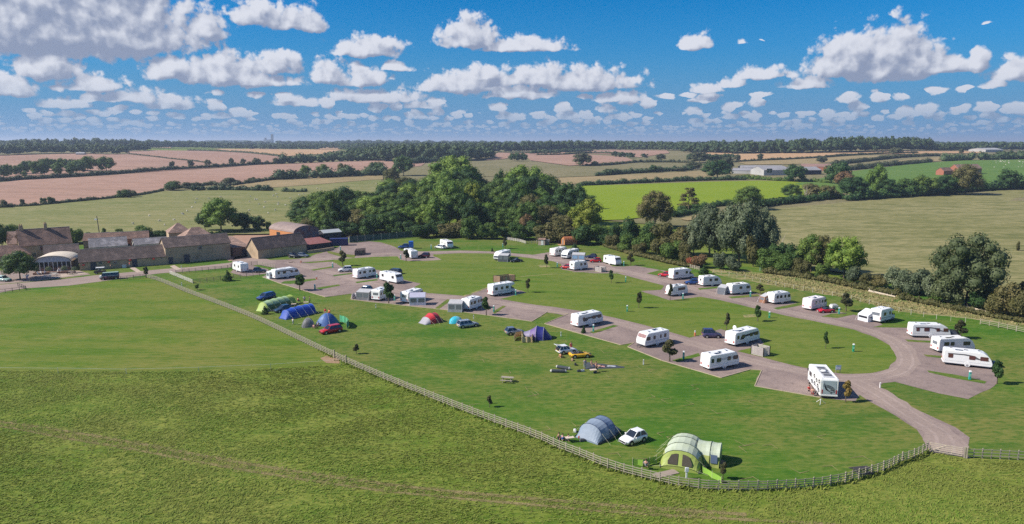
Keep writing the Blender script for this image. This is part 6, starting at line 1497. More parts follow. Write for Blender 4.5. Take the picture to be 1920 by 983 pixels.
    for x, h, wd in chim:
        c_ = MB().box((x, D_ / 2, ridge - .8), (wd, .7, h + .8)).obj('chimney', STO, t, bevel=.02)
        for k in (-.22, .22): MB().tube((x + k * wd, D_ / 2, ridge + h), (x + k * wd, D_ / 2, ridge + h + .5), .14, 8, .11).obj('chimney_pot', mat('clay pot', (.45, .24, .15), .9), c_)
    return t
gable('long low stone barn with dark slate roof facing the lane', (150, 508), (312, 496), 6.6, 2.5, 5.6, RS, STO, doors=[(.155, 1.3, 2.1), (.625, 1.2, 2.1)], wins=[(.235, 1.5, .7, .6), (.95, 1.7, .5, .5), (.40, 1.3, .9, .6)])
t = gable('tall stone barn with cross gable and upper loft window', (312, 496), (433, 484.5), 7.5, 5.1, 7.6, RS, STD, doors=[(.07, 1.1, 2.0), (.31, 1.4, 2.4)], wins=[(.52, 3.6, 1.1, 1.0)])
gable('cross gabled right end of the tall stone barn', (386, 488.2), (433, 483.6), 7.8, 5.2, 7.0, RS, STD, wins=[(.5, 3.9, 1.1, 1.2)], name='barn_wing')
gable('separate stone barn with lit gable beside the car park', (484.4, 486), (575, 474), 7.0, 3.0, 6.3, RS, STO)
gable('curved roof dutch barn with timber side and rusty gable', (551, 455), (506, 447), 10.6, 3.6, 5.9, CORR, TIM, curve=True, doors=[(.62, 2.4, 2.9, mat('opening shade', (.02, .02, .02), 1))], endm=RUST, cat='dutch barn', name='dutch_barn', back=True)  # near-black door panel: shade inside the opening put into its colour
gable('red roofed lean to with dark open front', (575, 471.5), (621, 465.5), 7, 2.1, 3.2, mat('red sheet roof', (.26, .10, .085), .6, var=.2, scale=.4), mat('dark timber and open side shade', (.035, .035, .05), .9), mono=True, name='lean_to', cat='shed')  # solid near-black walls: shade of the open front put into the colour
gable('pinkish tiled open shed between the two stone barns', (438, 482), (468, 479), 17, 2.9, 4.6, RP, mat('dark brick', (.22, .13, .10), .9), mono=True, doors=[(.7, 1.2, 2.2)], name='open_shed', cat='shed')  # walls in a darker, browner brick colour
gable('small grey shed behind the curved roof barn', (608, 449), (640, 446), 5, 2.3, 3.2, mat('pale sheet roof', (.42, .44, .45), .5), mat('dark timber and open side shade', (.035, .035, .05), .9), name='shed', cat='shed')
gable('dark tiled back barn, left half, behind the slate roof', (158, 474), (226, 471), 7, 4.0, 6.0, RT, STO); gable('dark tiled back barn, right half, beside the shrubs', (228, 471), (280, 468), 7, 4.0, 6.0, RT, BRK, doors=[(.2, 2, 2.2)])
gable('grey slate roofed building with white gable behind the long barn', (170, 485), (240, 480), 7, 3.5, 5.9, RG, mat('white render', (.55, .54, .52), .8)); gable('lower grey slate roof behind the right of the long barn', (255, 479), (316, 474), 6, 3.4, 5.0, RG, mat('white render', (.55, .54, .52), .8))
gable('hipped tiled barn farthest back behind the tall stone barn', (319, 470), (361, 467), 7.5, 6.0, 8.9, RP, STO, hip=3.3); gable('hipped tiled barn directly behind the tall stone barn', (347, 478), (404, 473), 8, 5.4, 8.4, RP, STO, hip=3.6)
gable('farmhouse with two stone chimneys and steep brown roof', (40, 489), (137, 481), 8.5, 4.6, 9.2, RT, STO, chim=[(1.0, 1.4, 1.1), (7.6, 1.6, .9)], wins=[(.42, 2.6, 1.2, 1.4), (.25, .8, 1.0, 1.2), (.7, 2.4, 1.0, 1.1)], name='farmhouse', cat='farmhouse', hip=0)
gable('left wing of the farmhouse with lit sloping roof', (18, 484), (44, 482), 9, 4.4, 8.0, RP, STO, hip=3.6, name='farmhouse_wing', cat='farmhouse wing')
gable('low outbuilding with dark roof left of the arched dining hall', (-30, 503), (58, 496), 7, 3.2, 5.9, RT, STO, hip=3.2, name='outbuilding', cat='outbuilding'); gable('connecting range between farmhouse and long barn', (86, 499), (150, 494), 6, 3.6, 5.6, RS, BRK, name='outbuilding', cat='outbuilding')
# arched dining hall
g_ = G(67, 509.5); u_ = (G(134, 506.5) - g_); L_ = u_.length; t = thing('dining_hall', 'arched cream roofed hall with glazed front by the terrace', 'hall', g_, math.atan2(u_.y, u_.x))
rg = []
for y in (-.4, 8.5): rg.append([(L_ / 2 + (L_ / 2 + .5) * math.cos(3.14159 * k / 14), y, 2.75 + 1.75 * math.sin(3.14159 * k / 14)) for k in range(15)] + [(L_ / 2 + (L_ / 2 + .35) * math.cos(3.14159 * k / 14), y, 2.6 + 1.75 * math.sin(3.14159 * k / 14)) for k in range(14, -1, -1)])
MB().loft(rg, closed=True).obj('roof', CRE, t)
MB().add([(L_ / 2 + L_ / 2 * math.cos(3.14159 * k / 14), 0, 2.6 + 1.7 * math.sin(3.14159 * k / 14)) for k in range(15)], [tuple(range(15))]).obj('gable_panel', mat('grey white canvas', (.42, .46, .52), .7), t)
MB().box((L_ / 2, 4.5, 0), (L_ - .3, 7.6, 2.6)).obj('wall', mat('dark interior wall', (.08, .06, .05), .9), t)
for k in range(9):
    MB().box((L_ * k / 8, 0, 0), (.14, .14, 2.7)).obj('post', CREAM, t)
    if k < 8: MB().box((L_ * (k + .5) / 8, .05, .75), (L_ / 8 - .2, .04, 1.85)).obj('pane', GLASS, t)
MB().box((L_ / 2, 0, 0), (L_, .1, .74)).obj('panel', mat('brick plinth', (.28, .15, .10), .9), t)
t = thing('shipping_container', 'dark blue container at the end of the barns', 'container', G(636, 460.5), R(14)); MB().box((0, 0, .1), (6.4, 2.6, 2.5)).obj('body', mat('dark blue steel', (.025, .035, .14), .5, var=.2), t, bevel=.04); MB().box((0, -1.32, .25), (5.8, .04, 2.2)).obj('side_panel', mat('dark blue steel two', (.02, .028, .11), .5), t)
def lowwall(label, pts, h, m_, cat='wall', th=.4):
    g_ = [G(*p) for p in pts]; mb = MB(); o = g_[0]
    for p, q in zip(g_, g_[1:]): c = (p + q) / 2 - o; mb.box((c.x, c.y, 0), ((q - p).length, th, h), math.atan2((q - p).y, (q - p).x))
    t = mb.obj('stone_wall', m_, loc=o, label=label, category=cat); return t
lowwall('low stone wall in front of the red lean to', [(577, 475.5), (602, 472.5), (626, 468.5)], 1.0, STO)
lowwall('brick terrace wall below the arched dining hall', [(62, 516), (100, 513.5), (128, 512)], .6, mat('brick plinth', (.28, .15, .10), .9))
# far farm sheds, brick house, white shed, grain works
far_w = mat('weathered white sheeting', (.40, .39, .38), .6, var=.2, scale=.1); far_g = mat('grey sheet roof', (.30, .29, .30), .6, var=.2, scale=.1); far_b = mat('red brown shed roof', (.27, .16, .13), .8, var=.2, scale=.1)
def farbox(label, P0, PL, topy, depth, roof, wall, **kw):
    a = G(*P0); h = height_to(a, topy); l_ = G(*PL); a2 = Vector((a.x, a.y, 0))
    t = gable(label, P0, PL, depth, h * .62, h, roof, wall, **kw); t.location = a; return t
farbox('left low shed of the far farm with pale roof', (1372, 326), (1420, 327), 316, 22, far_g, far_w, cat='farm shed'); farbox('long back shed of the far farm', (1390, 321), (1470, 321), 311, 20, far_g, far_w, cat='farm shed')
farbox('white gabled main shed of the far farm', (1432, 330), (1482, 329), 313, 26, far_g, far_w, cat='farm shed', wins=[(.2, 3, 6, 4)]); farbox('right shed of the far farm with dark open side', (1486, 329), (1540, 328), 314, 22, far_g, mat('dark timber and open side shade', (.035, .035, .05), .9), cat='farm shed'); farbox('red brown roofed shed at the right of the far farm', (1500, 320), (1556, 321), 308, 24, far_b, BRK, cat='farm shed')  # right shed's open side is a solid wall with shade in its colour
farbox('brick house half hidden by trees in the green field', (1796, 329), (1840, 327), 309, 10, RP, BRK, name='brick_house', cat='house', wins=[(.7, 3, 1.6, 1.6), (.9, 3, 1.6, 1.6)]); farbox('small red outbuilding left of the far brick house', (1769, 330), (1786, 329), 315, 8, RT, BRK, cat='outbuilding')
farbox('white industrial shed far away on the right', (1848, 286), (1881, 286), 278, 30, far_w, far_w, cat='shed')
for i, (x0, x1, y, ty) in enumerate([(60, 85, 276, 271), (142, 158, 291, 286), (100, 118, 276, 271.5), (1012, 1035, 277, 274)]):
    farbox(['pale roofed farm building far left on the skyline', 'pink walled cottage in front of the far left wood', 'white farm building far left beside the pale one', 'pale barn on the middle skyline in front of the woods'][i], (x0, y), (x1, y), ty, 16, far_w, far_w, cat='building')
def at(px, dist): d = ray(px, 262); k = dist / d.y; p = Vector((d.x * k, dist, 0)); p.z = terr(p.x, p.y); return p
o_ = at(490, 5200); t = thing('grain_works', 'distant grain works with tall tower on the horizon', 'factory', o_)
MB().box((-40, 0, 0), (200, 40, 22)).obj('shed', far_w, t); MB().box((78, 0, 0), (14, 14, 68)).obj('tower', mat('blue grey concrete', (.16, .19, .24), .8), t); MB().box((48, 0, 0), (60, 20, 30)).obj('plant_building', mat('blue grey concrete', (.16, .19, .24), .8), t); MB().box((30, 0, 30), (12, 12, 14)).obj('hopper', mat('blue grey concrete', (.16, .19, .24), .8), t)
o_ = at(425, 5400); t = thing('warehouse', 'long flat grey warehouse left of the distant grain works', 'warehouse', o_); MB().box((0, 0, 0), (290, 60, 23)).obj('wall', mat('blue grey concrete', (.16, .19, .24), .8), t); MB().box((0, 0, 23), (294, 64, 2)).obj('roof', far_g, t)
for px, h, lb in ((179, 62, 'thin mast on the far left skyline'), (607, 34, 'thin mast right of the distant grain works')):
    o_ = at(px, 4200); t = thing('radio_mast', lb, 'mast', o_); MB().tube((0, 0, 0), (0, 0, h), 1.3, 5, .6).obj('pole', SILV, t)

# pods
SHI = mat('cedar shingles', (.36, .13, .06), .7, var=.25, scale=3); PFR = mat('orange cedar boards', (.62, .27, .09), .6, var=.2, scale=4)
def pod(label, P0, PL, PS):
    c, rz, L = place(P0, PL, PS, 3.2, 5.0, '0'); t = thing('camping_pod', label, 'camping pod', c, rz); a = L / 2
    ar = lambda x, w_, h: [(x, w_ * math.cos(3.14159 * k / 10) * (1 if k in (0, 10) else 1.04), .25 + h * math.sin(3.14159 * k / 10) ** .75) for k in range(11)]
    for i in range(6):
        x0, x1 = -a + L * i / 6, -a + L * (i + 1) / 6; MB().loft([ar(x0, 1.66, 2.85), ar(x1 - .03, 1.60, 2.80)], caps=False).obj('roof_course', SHI, t)
    MB().loft([ar(-a + .15, 1.5, 2.6), ar(a - .25, 1.5, 2.6)]).obj('shell', PFR, t)
    for i in range(6): MB().box((a - .18, -1.1 + i * .44, .3), (.08, .41, 2.55 - abs(-1.1 + i * .44) * .75)).obj('front_board', PFR, t)
    MB().box((a - .1, 0, .32), (.08, .9, 1.9)).obj('door', GLASSL, t); MB().box((0, 0, 0), (L, 2.8, .25)).obj('base', DGREY, t); MB().box((a + .6, 0, 0), (1.4, 3.0, .22)).obj('deck', mat('deck boards', (.35, .20, .12), .8), t)
pod('rear wooden camping pod with rounded cedar roof', (1052, 456.5), (1077, 454.5), (1043, 455.5)); pod('front wooden camping pod with rounded cedar roof', (1058.5, 461), (1085, 459.5), (1049.5, 459.5))
t = thing('garden_shed', 'small pale wooden shed beside the white rail fence', 'shed', G(1016, 459.5), R(-12)); MB().box((0, 0, 0), (2.4, 2, 2.0)).obj('wall', mat('pale boards', (.50, .38, .30), .8), t); mb = MB(); plate(mb, [(-1.35, -1.15, 1.98), (1.35, -1.15, 1.98), (1.35, 1.15, 2.35), (-1.35, 1.15, 2.35)], .05); mb.obj('roof', RP, t); MB().box((.3, -1.02, .1), (.8, .05, 1.7)).obj('door', CREAM, t)
t = thing('garden_shed', 'small grey wooden box store right of the pale shed', 'shed', G(1026, 459), R(-12)); MB().box((0, 0, 0), (1.6, 1.4, 1.7)).obj('wall', mat('grey boards', (.30, .25, .21), .8), t); MB().box((0, 0, 1.7), (1.8, 1.6, .08)).obj('roof', RG, t)

# ------------------------------------------------------------------ fences
WOODL = mat('weathered rail wood', (.34, .30, .225), .85, var=.25, scale=.8); WOODD = mat('dark rail wood', (.17, .14, .11), .9, var=.25); PINE = mat('pale new rail', (.50, .42, .33), .8, var=.15); PWH = mat('whitened rail', (.62, .58, .52), .7)
def fence(label, pts, gap, rails, h, m_, span=3, postr=.055, world=None, name='post_and_rail_fence', sheetm=None, cat='fence', top=.08, rail_h=.08):
    g_ = world or [G(*p) for p in pts]; o = g_[0]; t = thing(name, label, cat, o)
    cum = [0]
    for p, q in zip(g_, g_[1:]): cum.append(cum[-1] + (q - p).length)
    n = max(1, round(cum[-1] / gap))
    def pos(s):
        for i in range(len(g_) - 1):
            if s <= cum[i + 1] + 1e-6: return g_[i].lerp(g_[i + 1], (s - cum[i]) / max(1e-6, cum[i + 1] - cum[i])) - o
        return g_[-1] - o
    P_ = [pos(cum[-1] * k / n) for k in range(n + 1)]; me1 = MB().box((0, 0, -.1), (postr * 2, postr * 2, h + top + .1)).mesh('post', m_); me2 = MB().box((0, 0, -.1), (postr * 1.5, postr * 1.5, h + .1)).mesh('post', m_)
    rn_ = random.Random(label)
    for k, p in enumerate(P_):
        q = P_[min(n, k + 1)] - P_[max(0, k - 1)]
        o_ = ob('post', me1 if k % 2 == 0 else me2, t, loc=(p.x, p.y, 0), rz=math.atan2(q.y, q.x)); o_.rotation_euler[0] = rn_.uniform(-.03, .03)
    rm = {}
    if rails:
        me = MB().box((.5, 0, -rail_h / 2), (1, .038, rail_h)).mesh('rail', m_)
        for k in range(0, n, span):
            p, q = P_[k], P_[min(n, k + span)]; d = q - p
            nn = Vector((d.y, -d.x, 0)).normalized() * (postr + .02)
            for r_ in range(rails):
                z = h - .06 - r_ * (h - .2) / max(1, rails - .4); r2 = ob('rail', me, t, loc=(p.x + nn.x, p.y + nn.y, z + rn_.uniform(-.012, .012)), rz=math.atan2(d.y, d.x), scale=(d.length + .02, 1, 1)); r2.rotation_euler[1] = rn_.uniform(-.004, .004)
    if sheetm:
        for p, q in zip(P_, P_[1:]): mb = MB(); plate(mb, [(p.x, p.y, .08), (q.x, q.y, .08), (q.x, q.y, h - .05), (p.x, p.y, h - .05)], .015); mb.obj('screen_panel', sheetm, t)
    return t
fw = crom([G(*p) for p in FRONT], 3)
fence('long four rail fence curving round the whole camping lawn', None, 1.05, 4, 1.18, WOODL, 3, world=fw)
fence('rail fence right of the field gate at the frame edge', [(1809, 858.5), (1850, 860), (1920, 863.5), (2080, 872)], 1.0, 3, 1.18, WOODL, 3)
g0, g1 = G(1740, 847), G(1806, 858.5); t = thing('field_gate', 'wide five bar wooden field gate across the gravel track', 'gate', g0, math.atan2((g1 - g0).y, (g1 - g0).x)); Lg = (g1 - g0).length
for k in range(5): MB().box((Lg / 2, 0, .18 + k * .24), (Lg - .3, .04, .09)).obj('bar', PINE, t)
for x in (.15, Lg * .33, Lg * .66, Lg - .15): MB().box((x, .03, .12), (.08, .04, 1.12)).obj('upright', PINE, t)
MB().tube((.2, -.03, .2), (Lg * .5, -.03, 1.15), .045, 4).obj('brace', PINE, t)
for x in (-.12, Lg + .1, Lg + .32): MB().box((x, 0, -.1), (.17, .17, 1.5)).obj('gate_post', WOODL, t)
t = thing('field_gate', 'small rail gate in the long fence by the mud patch', 'gate', G(628, 671.5), 0); p, q = G(628, 671.5), G(650, 682); t.rotation_euler[2] = math.atan2((q - p).y, (q - p).x); Lg = (q - p).length
for x in (0, Lg): MB().box((x, -.12, -.1), (.2, .2, 1.6)).obj('gate_post', WOODL, t)
fence('short dark rail fence right of the camper van', [(226, 525.8), (275, 521)], 1.6, 3, 1.1, WOODD, 2)
fence('pale braced rail fence on the left corner of the fenced pitch lawn', [(319, 514.5), (362, 532)], 1.5, 4, 1.1, PWH, 2)
fence('dark rail fence along the farm lane side of the first pitch', [(330, 514), (375, 509.5), (433, 504.5), (436, 500), (483, 497)], 1.8, 3, 1.15, WOODD, 2)
fence('dark rail fence along the lawn side of the first pitch', [(362, 532), (430, 524), (498, 516)], 1.8, 3, 1.15, WOODD, 2)
fence('pale rail fence at the gravel end of the first pitch', [(483, 497), (517, 504)], 1.4, 3, 1.15, WOODL, 2)
fence('post and wire fence behind the sand school', [(417, 442), (460, 440.5), (505, 439)], 2.0, 2, 1.2, WOODD, 4, .05, rail_h=.05)
fence('dark railing at the left frame edge by the lane', [(-30, 551), (14, 549), (49, 544), (34, 538)], 1.6, 2, 1.0, mat('black railing', (.03, .03, .035), .6), 1, .05, rail_h=.07)
fence('green mesh screened fence in front of the wood', [(655, 455.5), (690, 452), (728, 449), (765, 445.5), (802, 443)], 3.3, 0, 2.4, mat('pale post', (.45, .42, .34), .8), sheetm=mat('dark green mesh', (.045, .085, .075), .8, var=.25, scale=.4), postr=.09)
fence('post and wire fence along the edge of the wood, left part', [(802, 443), (850, 439), (900, 438.5), (960, 441)], 2.6, 1, 1.1, mat('pale post', (.45, .42, .34), .8), 4, .07, rail_h=.04)
fence('post and wire fence along the edge of the wood, right part', [(960, 441), (1040, 447), (1130, 457), (1142, 460)], 2.6, 1, 1.1, WOODD, 4, .06, rail_h=.04)
fence('white rail fence beside the wooden garden shed', [(950, 450), (975, 454), (986, 457.5)], 1.3, 4, 1.1, PWH, 2, .06); fence('grey rail pen in front of the garden shed', [(986, 457.5), (1006, 457), (1008, 450)], 1.1, 3, 1.1, mat('grey rail', (.38, .34, .30), .8), 1, .06)
fence('wood fence along the rough strip at the right frame edge', [(1838, 608), (1880, 616), (1920, 625), (2050, 655)], 1.7, 3, 1.1, WOODL, 2, .07)
fence('post and wire fence along the dry grass strip', [(1338, 513), (1400, 524), (1460, 537), (1580, 559), (1676, 584), (1760, 600), (1838, 608)], 2.6, 1, 1.1, mat('pale post', (.45, .42, .34), .8), 4, .04, rail_h=.02)
fence('pale green hurdle near the willows', [(1424, 509), (1432, 505), (1443, 503)], 1.0, 3, 1.1, mat('green rail', (.22, .35, .22), .7), 1, .05)
fence('electric fence line across the near paddock edge', [(-20, 699), (135, 700), (250, 702), (450, 696), (600, 688), (640, 684)], 11, 1, .95, mat('white plastic post', (.6, .6, .55), .5), 1, .025, rail_h=.012)
fence('pale picket hurdle behind the first outer row motorhome', [(1294, 503), (1311, 507)], 1.0, 3, 1.1, PINE, 1, .06)

# slatted enclosures for bins and water taps
def enclosure(label, P0, PL, PS, h, m_, n=6, open_=False):
    a, l_, s_ = G(*P0), G(*PL), G(*PS); u, v_ = l_ - a, s_ - a; t = thing('slatted_enclosure', label, 'enclosure', a)
    sides = [(Vector((0, 0, 0)), u), (Vector((0, 0, 0)), v_), (u, v_)] + ([] if open_ else [(v_, u)])
    for p, d in sides:
        for k in range(n):
            z = .05 + k * h / n; c = p + d / 2; MB().box((c.x, c.y, z), (d.length, .05, h / n - .075), math.atan2(d.y, d.x)).obj('slat', m_, t)
        for e in (p, p + d): MB().box((e.x, e.y, 0), (.12, .12, h + .05)).obj('post', m_, t)
    c = (u + v_) / 2
    for k, f_ in enumerate((.3, .7)): q = u * f_ + v_ * .5; b_ = MB().box((q.x, q.y, 0), (.6, .7, 1.05), math.atan2(u.y, u.x), ty=1.1, tx=1.1).obj('bin', [BLACK, mat('green bin', (.02, .12, .06), .5)][k], t, bevel=.04); MB().box((q.x, q.y, 1.05), (.7, .8, .08), math.atan2(u.y, u.x)).obj('lid', BLACK, b_)
    return t
SL = mat('silvery slats', (.50, .45, .42), .8, var=.2); BR = mat('brown slats', (.38, .24, .16), .8, var=.2); DS = mat('dark slats', (.12, .09, .08), .8)
enclosure('brown slatted bin enclosure behind the coachbuilt motorhome', (938, 530), (966, 527), (925, 528.5), 1.7, BR)
enclosure('silvery slatted bin enclosure near the dish caravan', (1431, 669.5), (1443, 666), (1408, 664), 1.6, SL, 8)
enclosure('low pale slatted enclosure on the inner pitch by the lane', (1128, 511), (1136, 509.5), (1115, 509), 1.4, SL)
enclosure('dark slatted enclosure on the gravel by the far car park', (665.5, 480), (683, 478.5), (668, 476), 1.7, DS)

# ------------------------------------------------------------------ small things
HG = mat('hook up green', (.02, .32, .17), .4); HT = mat('hook up teal', (.04, .32, .28), .4)
HOOK = [(1173, 529, 'left of the middle of the island beside a small sapling'), (1175.8, 584.8, 'low on the island lawn left of a slim sapling'), (1280.4, 561, 'beside the short curved caravan'), (1406.9, 556.7, 'right of the mirrored caravan'), (1442.5, 596.7, 'right of a dark sapling and worn patch'),
        (1281.5, 673.8, 'right of the large round sapling'), (1573, 589, 'right of the red sports car'), (1599.8, 659.8, 'alone at the right end of the island'), (1818, 712, 'between the last two gravel pitches'), (1112.5, 622, 'beside the twin axle caravan'), (1044.8, 501, 'left of the half hidden red hatchback'),
        (926, 585, 'right of the spiky sapling'), (967, 554, 'right of the coachbuilt motorhome'), (808.5, 467, 'left of the white car on the far lawn'), (943, 464, 'near the white rail fence'), (590.6, 543.5, 'on the grass strip by the empty pitch'), (707, 521.7, 'between the two middle caravans'),
        (624, 502, 'left of the white estate car'), (740, 564, 'between two awning caravans'), (638.5, 469.6, 'at the far car park edge'), (1169.6, 498.7, 'right end of the upper row'), (751.5, 485.8, 'left of the small caravan by the blue trailer')]
hp = [MB().box((0, 0, 0), (.34, .34, 1.25), ty=.9, tx=.9).mesh('post', HG, .04), MB().box((0, 0, 1.25), (.36, .36, .22), tx=.8, ty=.8).mesh('lamp_cap', WHITE, .03), MB().box((0, -.175, .55), (.24, .05, .4)).mesh('socket_panel', mat('pale green panel', (.25, .5, .38), .5)), MB().box((0, 0, 0), (.34, .34, 1.25), ty=.9, tx=.9).mesh('post', HT, .04)]
for i, (x, y, w_) in enumerate(HOOK):
    t = thing('electric_hookup', 'green electric hook up post ' + w_, 'hook up post', G(x, y), R(-10), 'green electric hook up posts'); ob('post', hp[0 if i in (0, 1, 4, 7) else 3], t); ob('lamp_cap', hp[1], t); ob('socket_panel', hp[2], t)
mk1 = [MB().box((0, 0, 0), (.16, .16, .9)).mesh('post', WHITE, .02), MB().box((0, -.085, .55), (.1, .02, .2)).mesh('number_tag', DGREY)]
for x, y, w_ in [(704.8, 578, 'on the lawn below the plain rear caravan'), (888, 598.7, 'above the silver estate'), (1051.7, 631, 'right of the purple tent'), (1206.5, 684, 'below the pink curtained caravan'), (340.6, 536, 'left of the tiny sapling'), (1650, 728, 'at the fork of the gravel track'), (340, 504, 'by the lane end'), (918.5, 757, 'next to the sapling near the fence')]:
    t = thing('marker_post', 'short white marker post ' + w_, 'marker post', G(x, y), 0, 'short white marker posts'); ob('post', mk1[0], t); ob('number_tag', mk1[1], t)
for x, y, w_ in [(1303, 630.5, 'left of the dark blue people carrier'), (564.5, 493, 'on the gravel below the stone barn'), (593.8, 524.5, 'by the gravel cross lane')]:
    t = thing('speed_post', 'orange and white post ' + w_, 'post', G(x, y)); MB().box((0, 0, 0), (.3, .3, .7)).obj('base', mat('orange plastic', (.75, .25, .12), .5), t, bevel=.03); MB().box((0, 0, .7), (.2, .2, .45)).obj('top', WHITE, t, bevel=.03)
t = thing('notice_board', 'small white and blue notice board on the island edge', 'sign', G(1571, 699.5), R(5))
for x in (-.35, .35): MB().box((x, 0, 0), (.07, .07, 1.3)).obj('post', WOODL, t)
MB().box((0, -.05, .55), (.9, .05, .75)).obj('board', mat('pale blue board', (.35, .5, .6), .5), t); MB().box((0, -.08, .65), (.7, .02, .4)).obj('notice', WHITE, t)
t = thing('service_box', 'tall white service post with tap by the fence near the big tent', 'service post', G(1287, 898), 0); MB().box((0, 0, 0), (.18, .18, 1.35)).obj('post', WHITE, t, bevel=.02); MB().box((0, -.05, .85), (.42, .16, .5)).obj('box', WHITE, t, bevel=.03)
t = thing('ground_sheet', 'grey brown paving slab inside the fence by the service post', 'slab', G(1248, 889), R(25)); MB().box((0, 0, .03), (3.0, 1.1, .05)).obj('slab', mat('slab', (.30, .24, .20), .9), t)
t = thing('tv_aerial', 'aerial mast on white tripod legs behind the patterned motorhome', 'aerial', G(1538.5, 757)); MB().tube((0, 0, .4), (0, 0, 3.2), .025, 5).obj('mast', SILV, t); MB().tube((-.1, 0, 3.15), (.5, .15, 3.15), .015, 4).obj('boom', SILV, t)
for k in range(4):
    MB().tube((-.05 + k * .15, .28, 3.15), (-.05 + k * .15, -.2, 3.15), .01, 3).obj('element', SILV, t)
for k in range(3): a = k * 2.1; MB().tube((0, 0, .7), (math.cos(a) * .7, math.sin(a) * .7, .02), .03, 4).obj('leg', WHITE, t)
def picnic(label, pc, rz, m_):
    t = thing('picnic_table', label, 'picnic table', G(*pc), rz)
    for k in range(5): MB().box((0, -.3 + k * .15, .72), (1.9, .13, .045)).obj('table_board', m_, t)
    for s_ in (-1, 1):
        for k in (0, 1): MB().box((0, s_ * (.68 + k * .15), .42), (1.9, .13, .045)).obj('seat_board', m_, t)
        for x in (-.65, .65): MB().tube((x, s_ * .15, .72), (x, s_ * .62, 0), .045, 4).obj('leg', m_, t)
    for x in (-.65, .65): MB().box((x, 0, .36), (.05, 1.6, .09)).obj('cross_beam', m_, t)
GW = mat('grey picnic wood', (.33, .29, .23), .85); DW = mat('dark picnic wood', (.05, .045, .05), .85)
picnic('grey wooden picnic table on the open lawn', (951, 716), R(-12), GW); picnic('dark picnic table behind the curved front fence', (1614, 889), R(10), DW); picnic('wooden picnic table beside the camping pods', (1090, 458), R(0), TIM); picnic('pale picnic table on the grass by the terrace', (89, 521), R(15), PWH); picnic('pale picnic table by the lane near the terrace end', (101, 517), R(0), PWH); picnic('dark picnic table before the stone gable of the long barn', (133, 514.5), R(8), DW)
def log(label, a, q, r_):
    a, q = G(*a), G(*q); t = thing('fallen_log', label, 'log', a); d = q - a
    MB().tube((0, 0, r_), (d.x, d.y, r_ * .8), r_, 8, r_ * .6).obj('trunk', mat('bleached log', (.48, .40, .30), .9, bump=.6), t)
    rs = random.Random(4)
    for k in range(5): f_ = rs.random(); p = d * f_; MB().tube((p.x, p.y, r_), (p.x + rs.uniform(-1, 1), p.y + rs.uniform(-1, 1), r_ + rs.uniform(.3, 1)), r_ * .25, 5, .02).obj('branch', mat('bleached log', (.48, .40, .30), .9), t)
log('long pale fallen log lying in the dry grass strip', (1629, 548), (1679, 558.5), .3); log('pale broken branches and log nearer the right willow', (1808, 577), (1855, 588), .28); log('short pale branches left of the right hand log', (1776, 571), (1806, 577), .16)
t = thing('power_pole', 'leaning wooden power pole behind the back barns', 'power pole', G(187.7, 447)); h_ = height_to(G(187.7, 447), 405); MB().tube((0, 0, 0), (-.5, 0, h_), .18, 6, .13).obj('pole', mat('dark pole', (.08, .07, .06), .9), t); MB().box((-.9, 0, h_ - 1.6), (.9, .5, .5)).obj('lamp_head', WHITE, t); MB().tube((-.1, 0, h_ - 1.4), (-.9, 0, h_ - 1.4), .05, 4).obj('arm', DGREY, t)
# red flower baskets on the long barn, white door sign
a_, l2 = G(150, 508), G(312, 496); u_ = (l2 - a_).normalized(); n_ = Vector((u_.y, -u_.x, 0))
for i, (f_, z) in enumerate([(.045, 1.6), (.33, 1.9), (.575, 2.0), (.85, 1.9)]):
    p = a_ + u_ * (l2 - a_).length * f_ + n_ * .35; t = thing('hanging_basket', 'red flower basket on the long barn, %s from the left' % ['first', 'second', 'third', 'fourth'][i], 'flower basket', (p.x, p.y, z)); MB().ball((0, 0, -.05), (.28, .28, .2), 8, 5).obj('basket', BR, t)
    o_ = ob('flowers', foliage('flowers', [(0, 0, .08, .36, .26)], 90, .07, i, mat('red flowers', (.60, .04, .03), .7)), t)
p = a_ + u_ * (l2 - a_).length * .5 + n_ * 1.2; t = thing('sandwich_board', 'white framed board standing before the long barn', 'sign', p, math.atan2(u_.y, u_.x)); MB().box((0, 0, .1), (1.1, .08, .9)).obj('board', mat('blue white board', (.5, .55, .65), .6), t)
# patio furniture on the terrace
def chair(label, pc, rz):
    t = thing('garden_chair', label, 'garden chair', G(*pc), rz, 'white garden chairs on the terrace'); MB().box((0, 0, .42), (.5, .5, .05)).obj('seat', WHITE, t); MB().box((-.23, 0, .45), (.05, .5, .5)).obj('backrest', WHITE, t)
    for x in (-.22, .22):
        for y in (-.22, .22): MB().tube((x, y, 0), (x, y, .42), .025, 4).obj('leg', WHITE, t)
for i, (x, y) in enumerate([(72, 516), (78, 515), (84, 514.5), (107, 512), (113, 511.5), (119, 511), (46, 521.5), (52, 521)]): chair('white garden chair on the farmhouse terrace', (x, y), i * 1.3)
for i, (x, y) in enumerate([(68, 512), (92, 511), (121, 509.5), (140, 511)]):
    t = thing('patio_shrub', 'clipped pale shrub in a pot on the terrace, %s from the left' % ['first', 'second', 'third', 'fourth'][i], 'potted shrub', G(x, y + 1)); MB().tube((0, 0, 0), (0, 0, .5), .3, 8, .38).obj('pot', BR, t); ob('leaves', foliage('leaves', [(0, 0, 1.1, .75, .7)], 260, .1, i, LEAF['grey']), t)

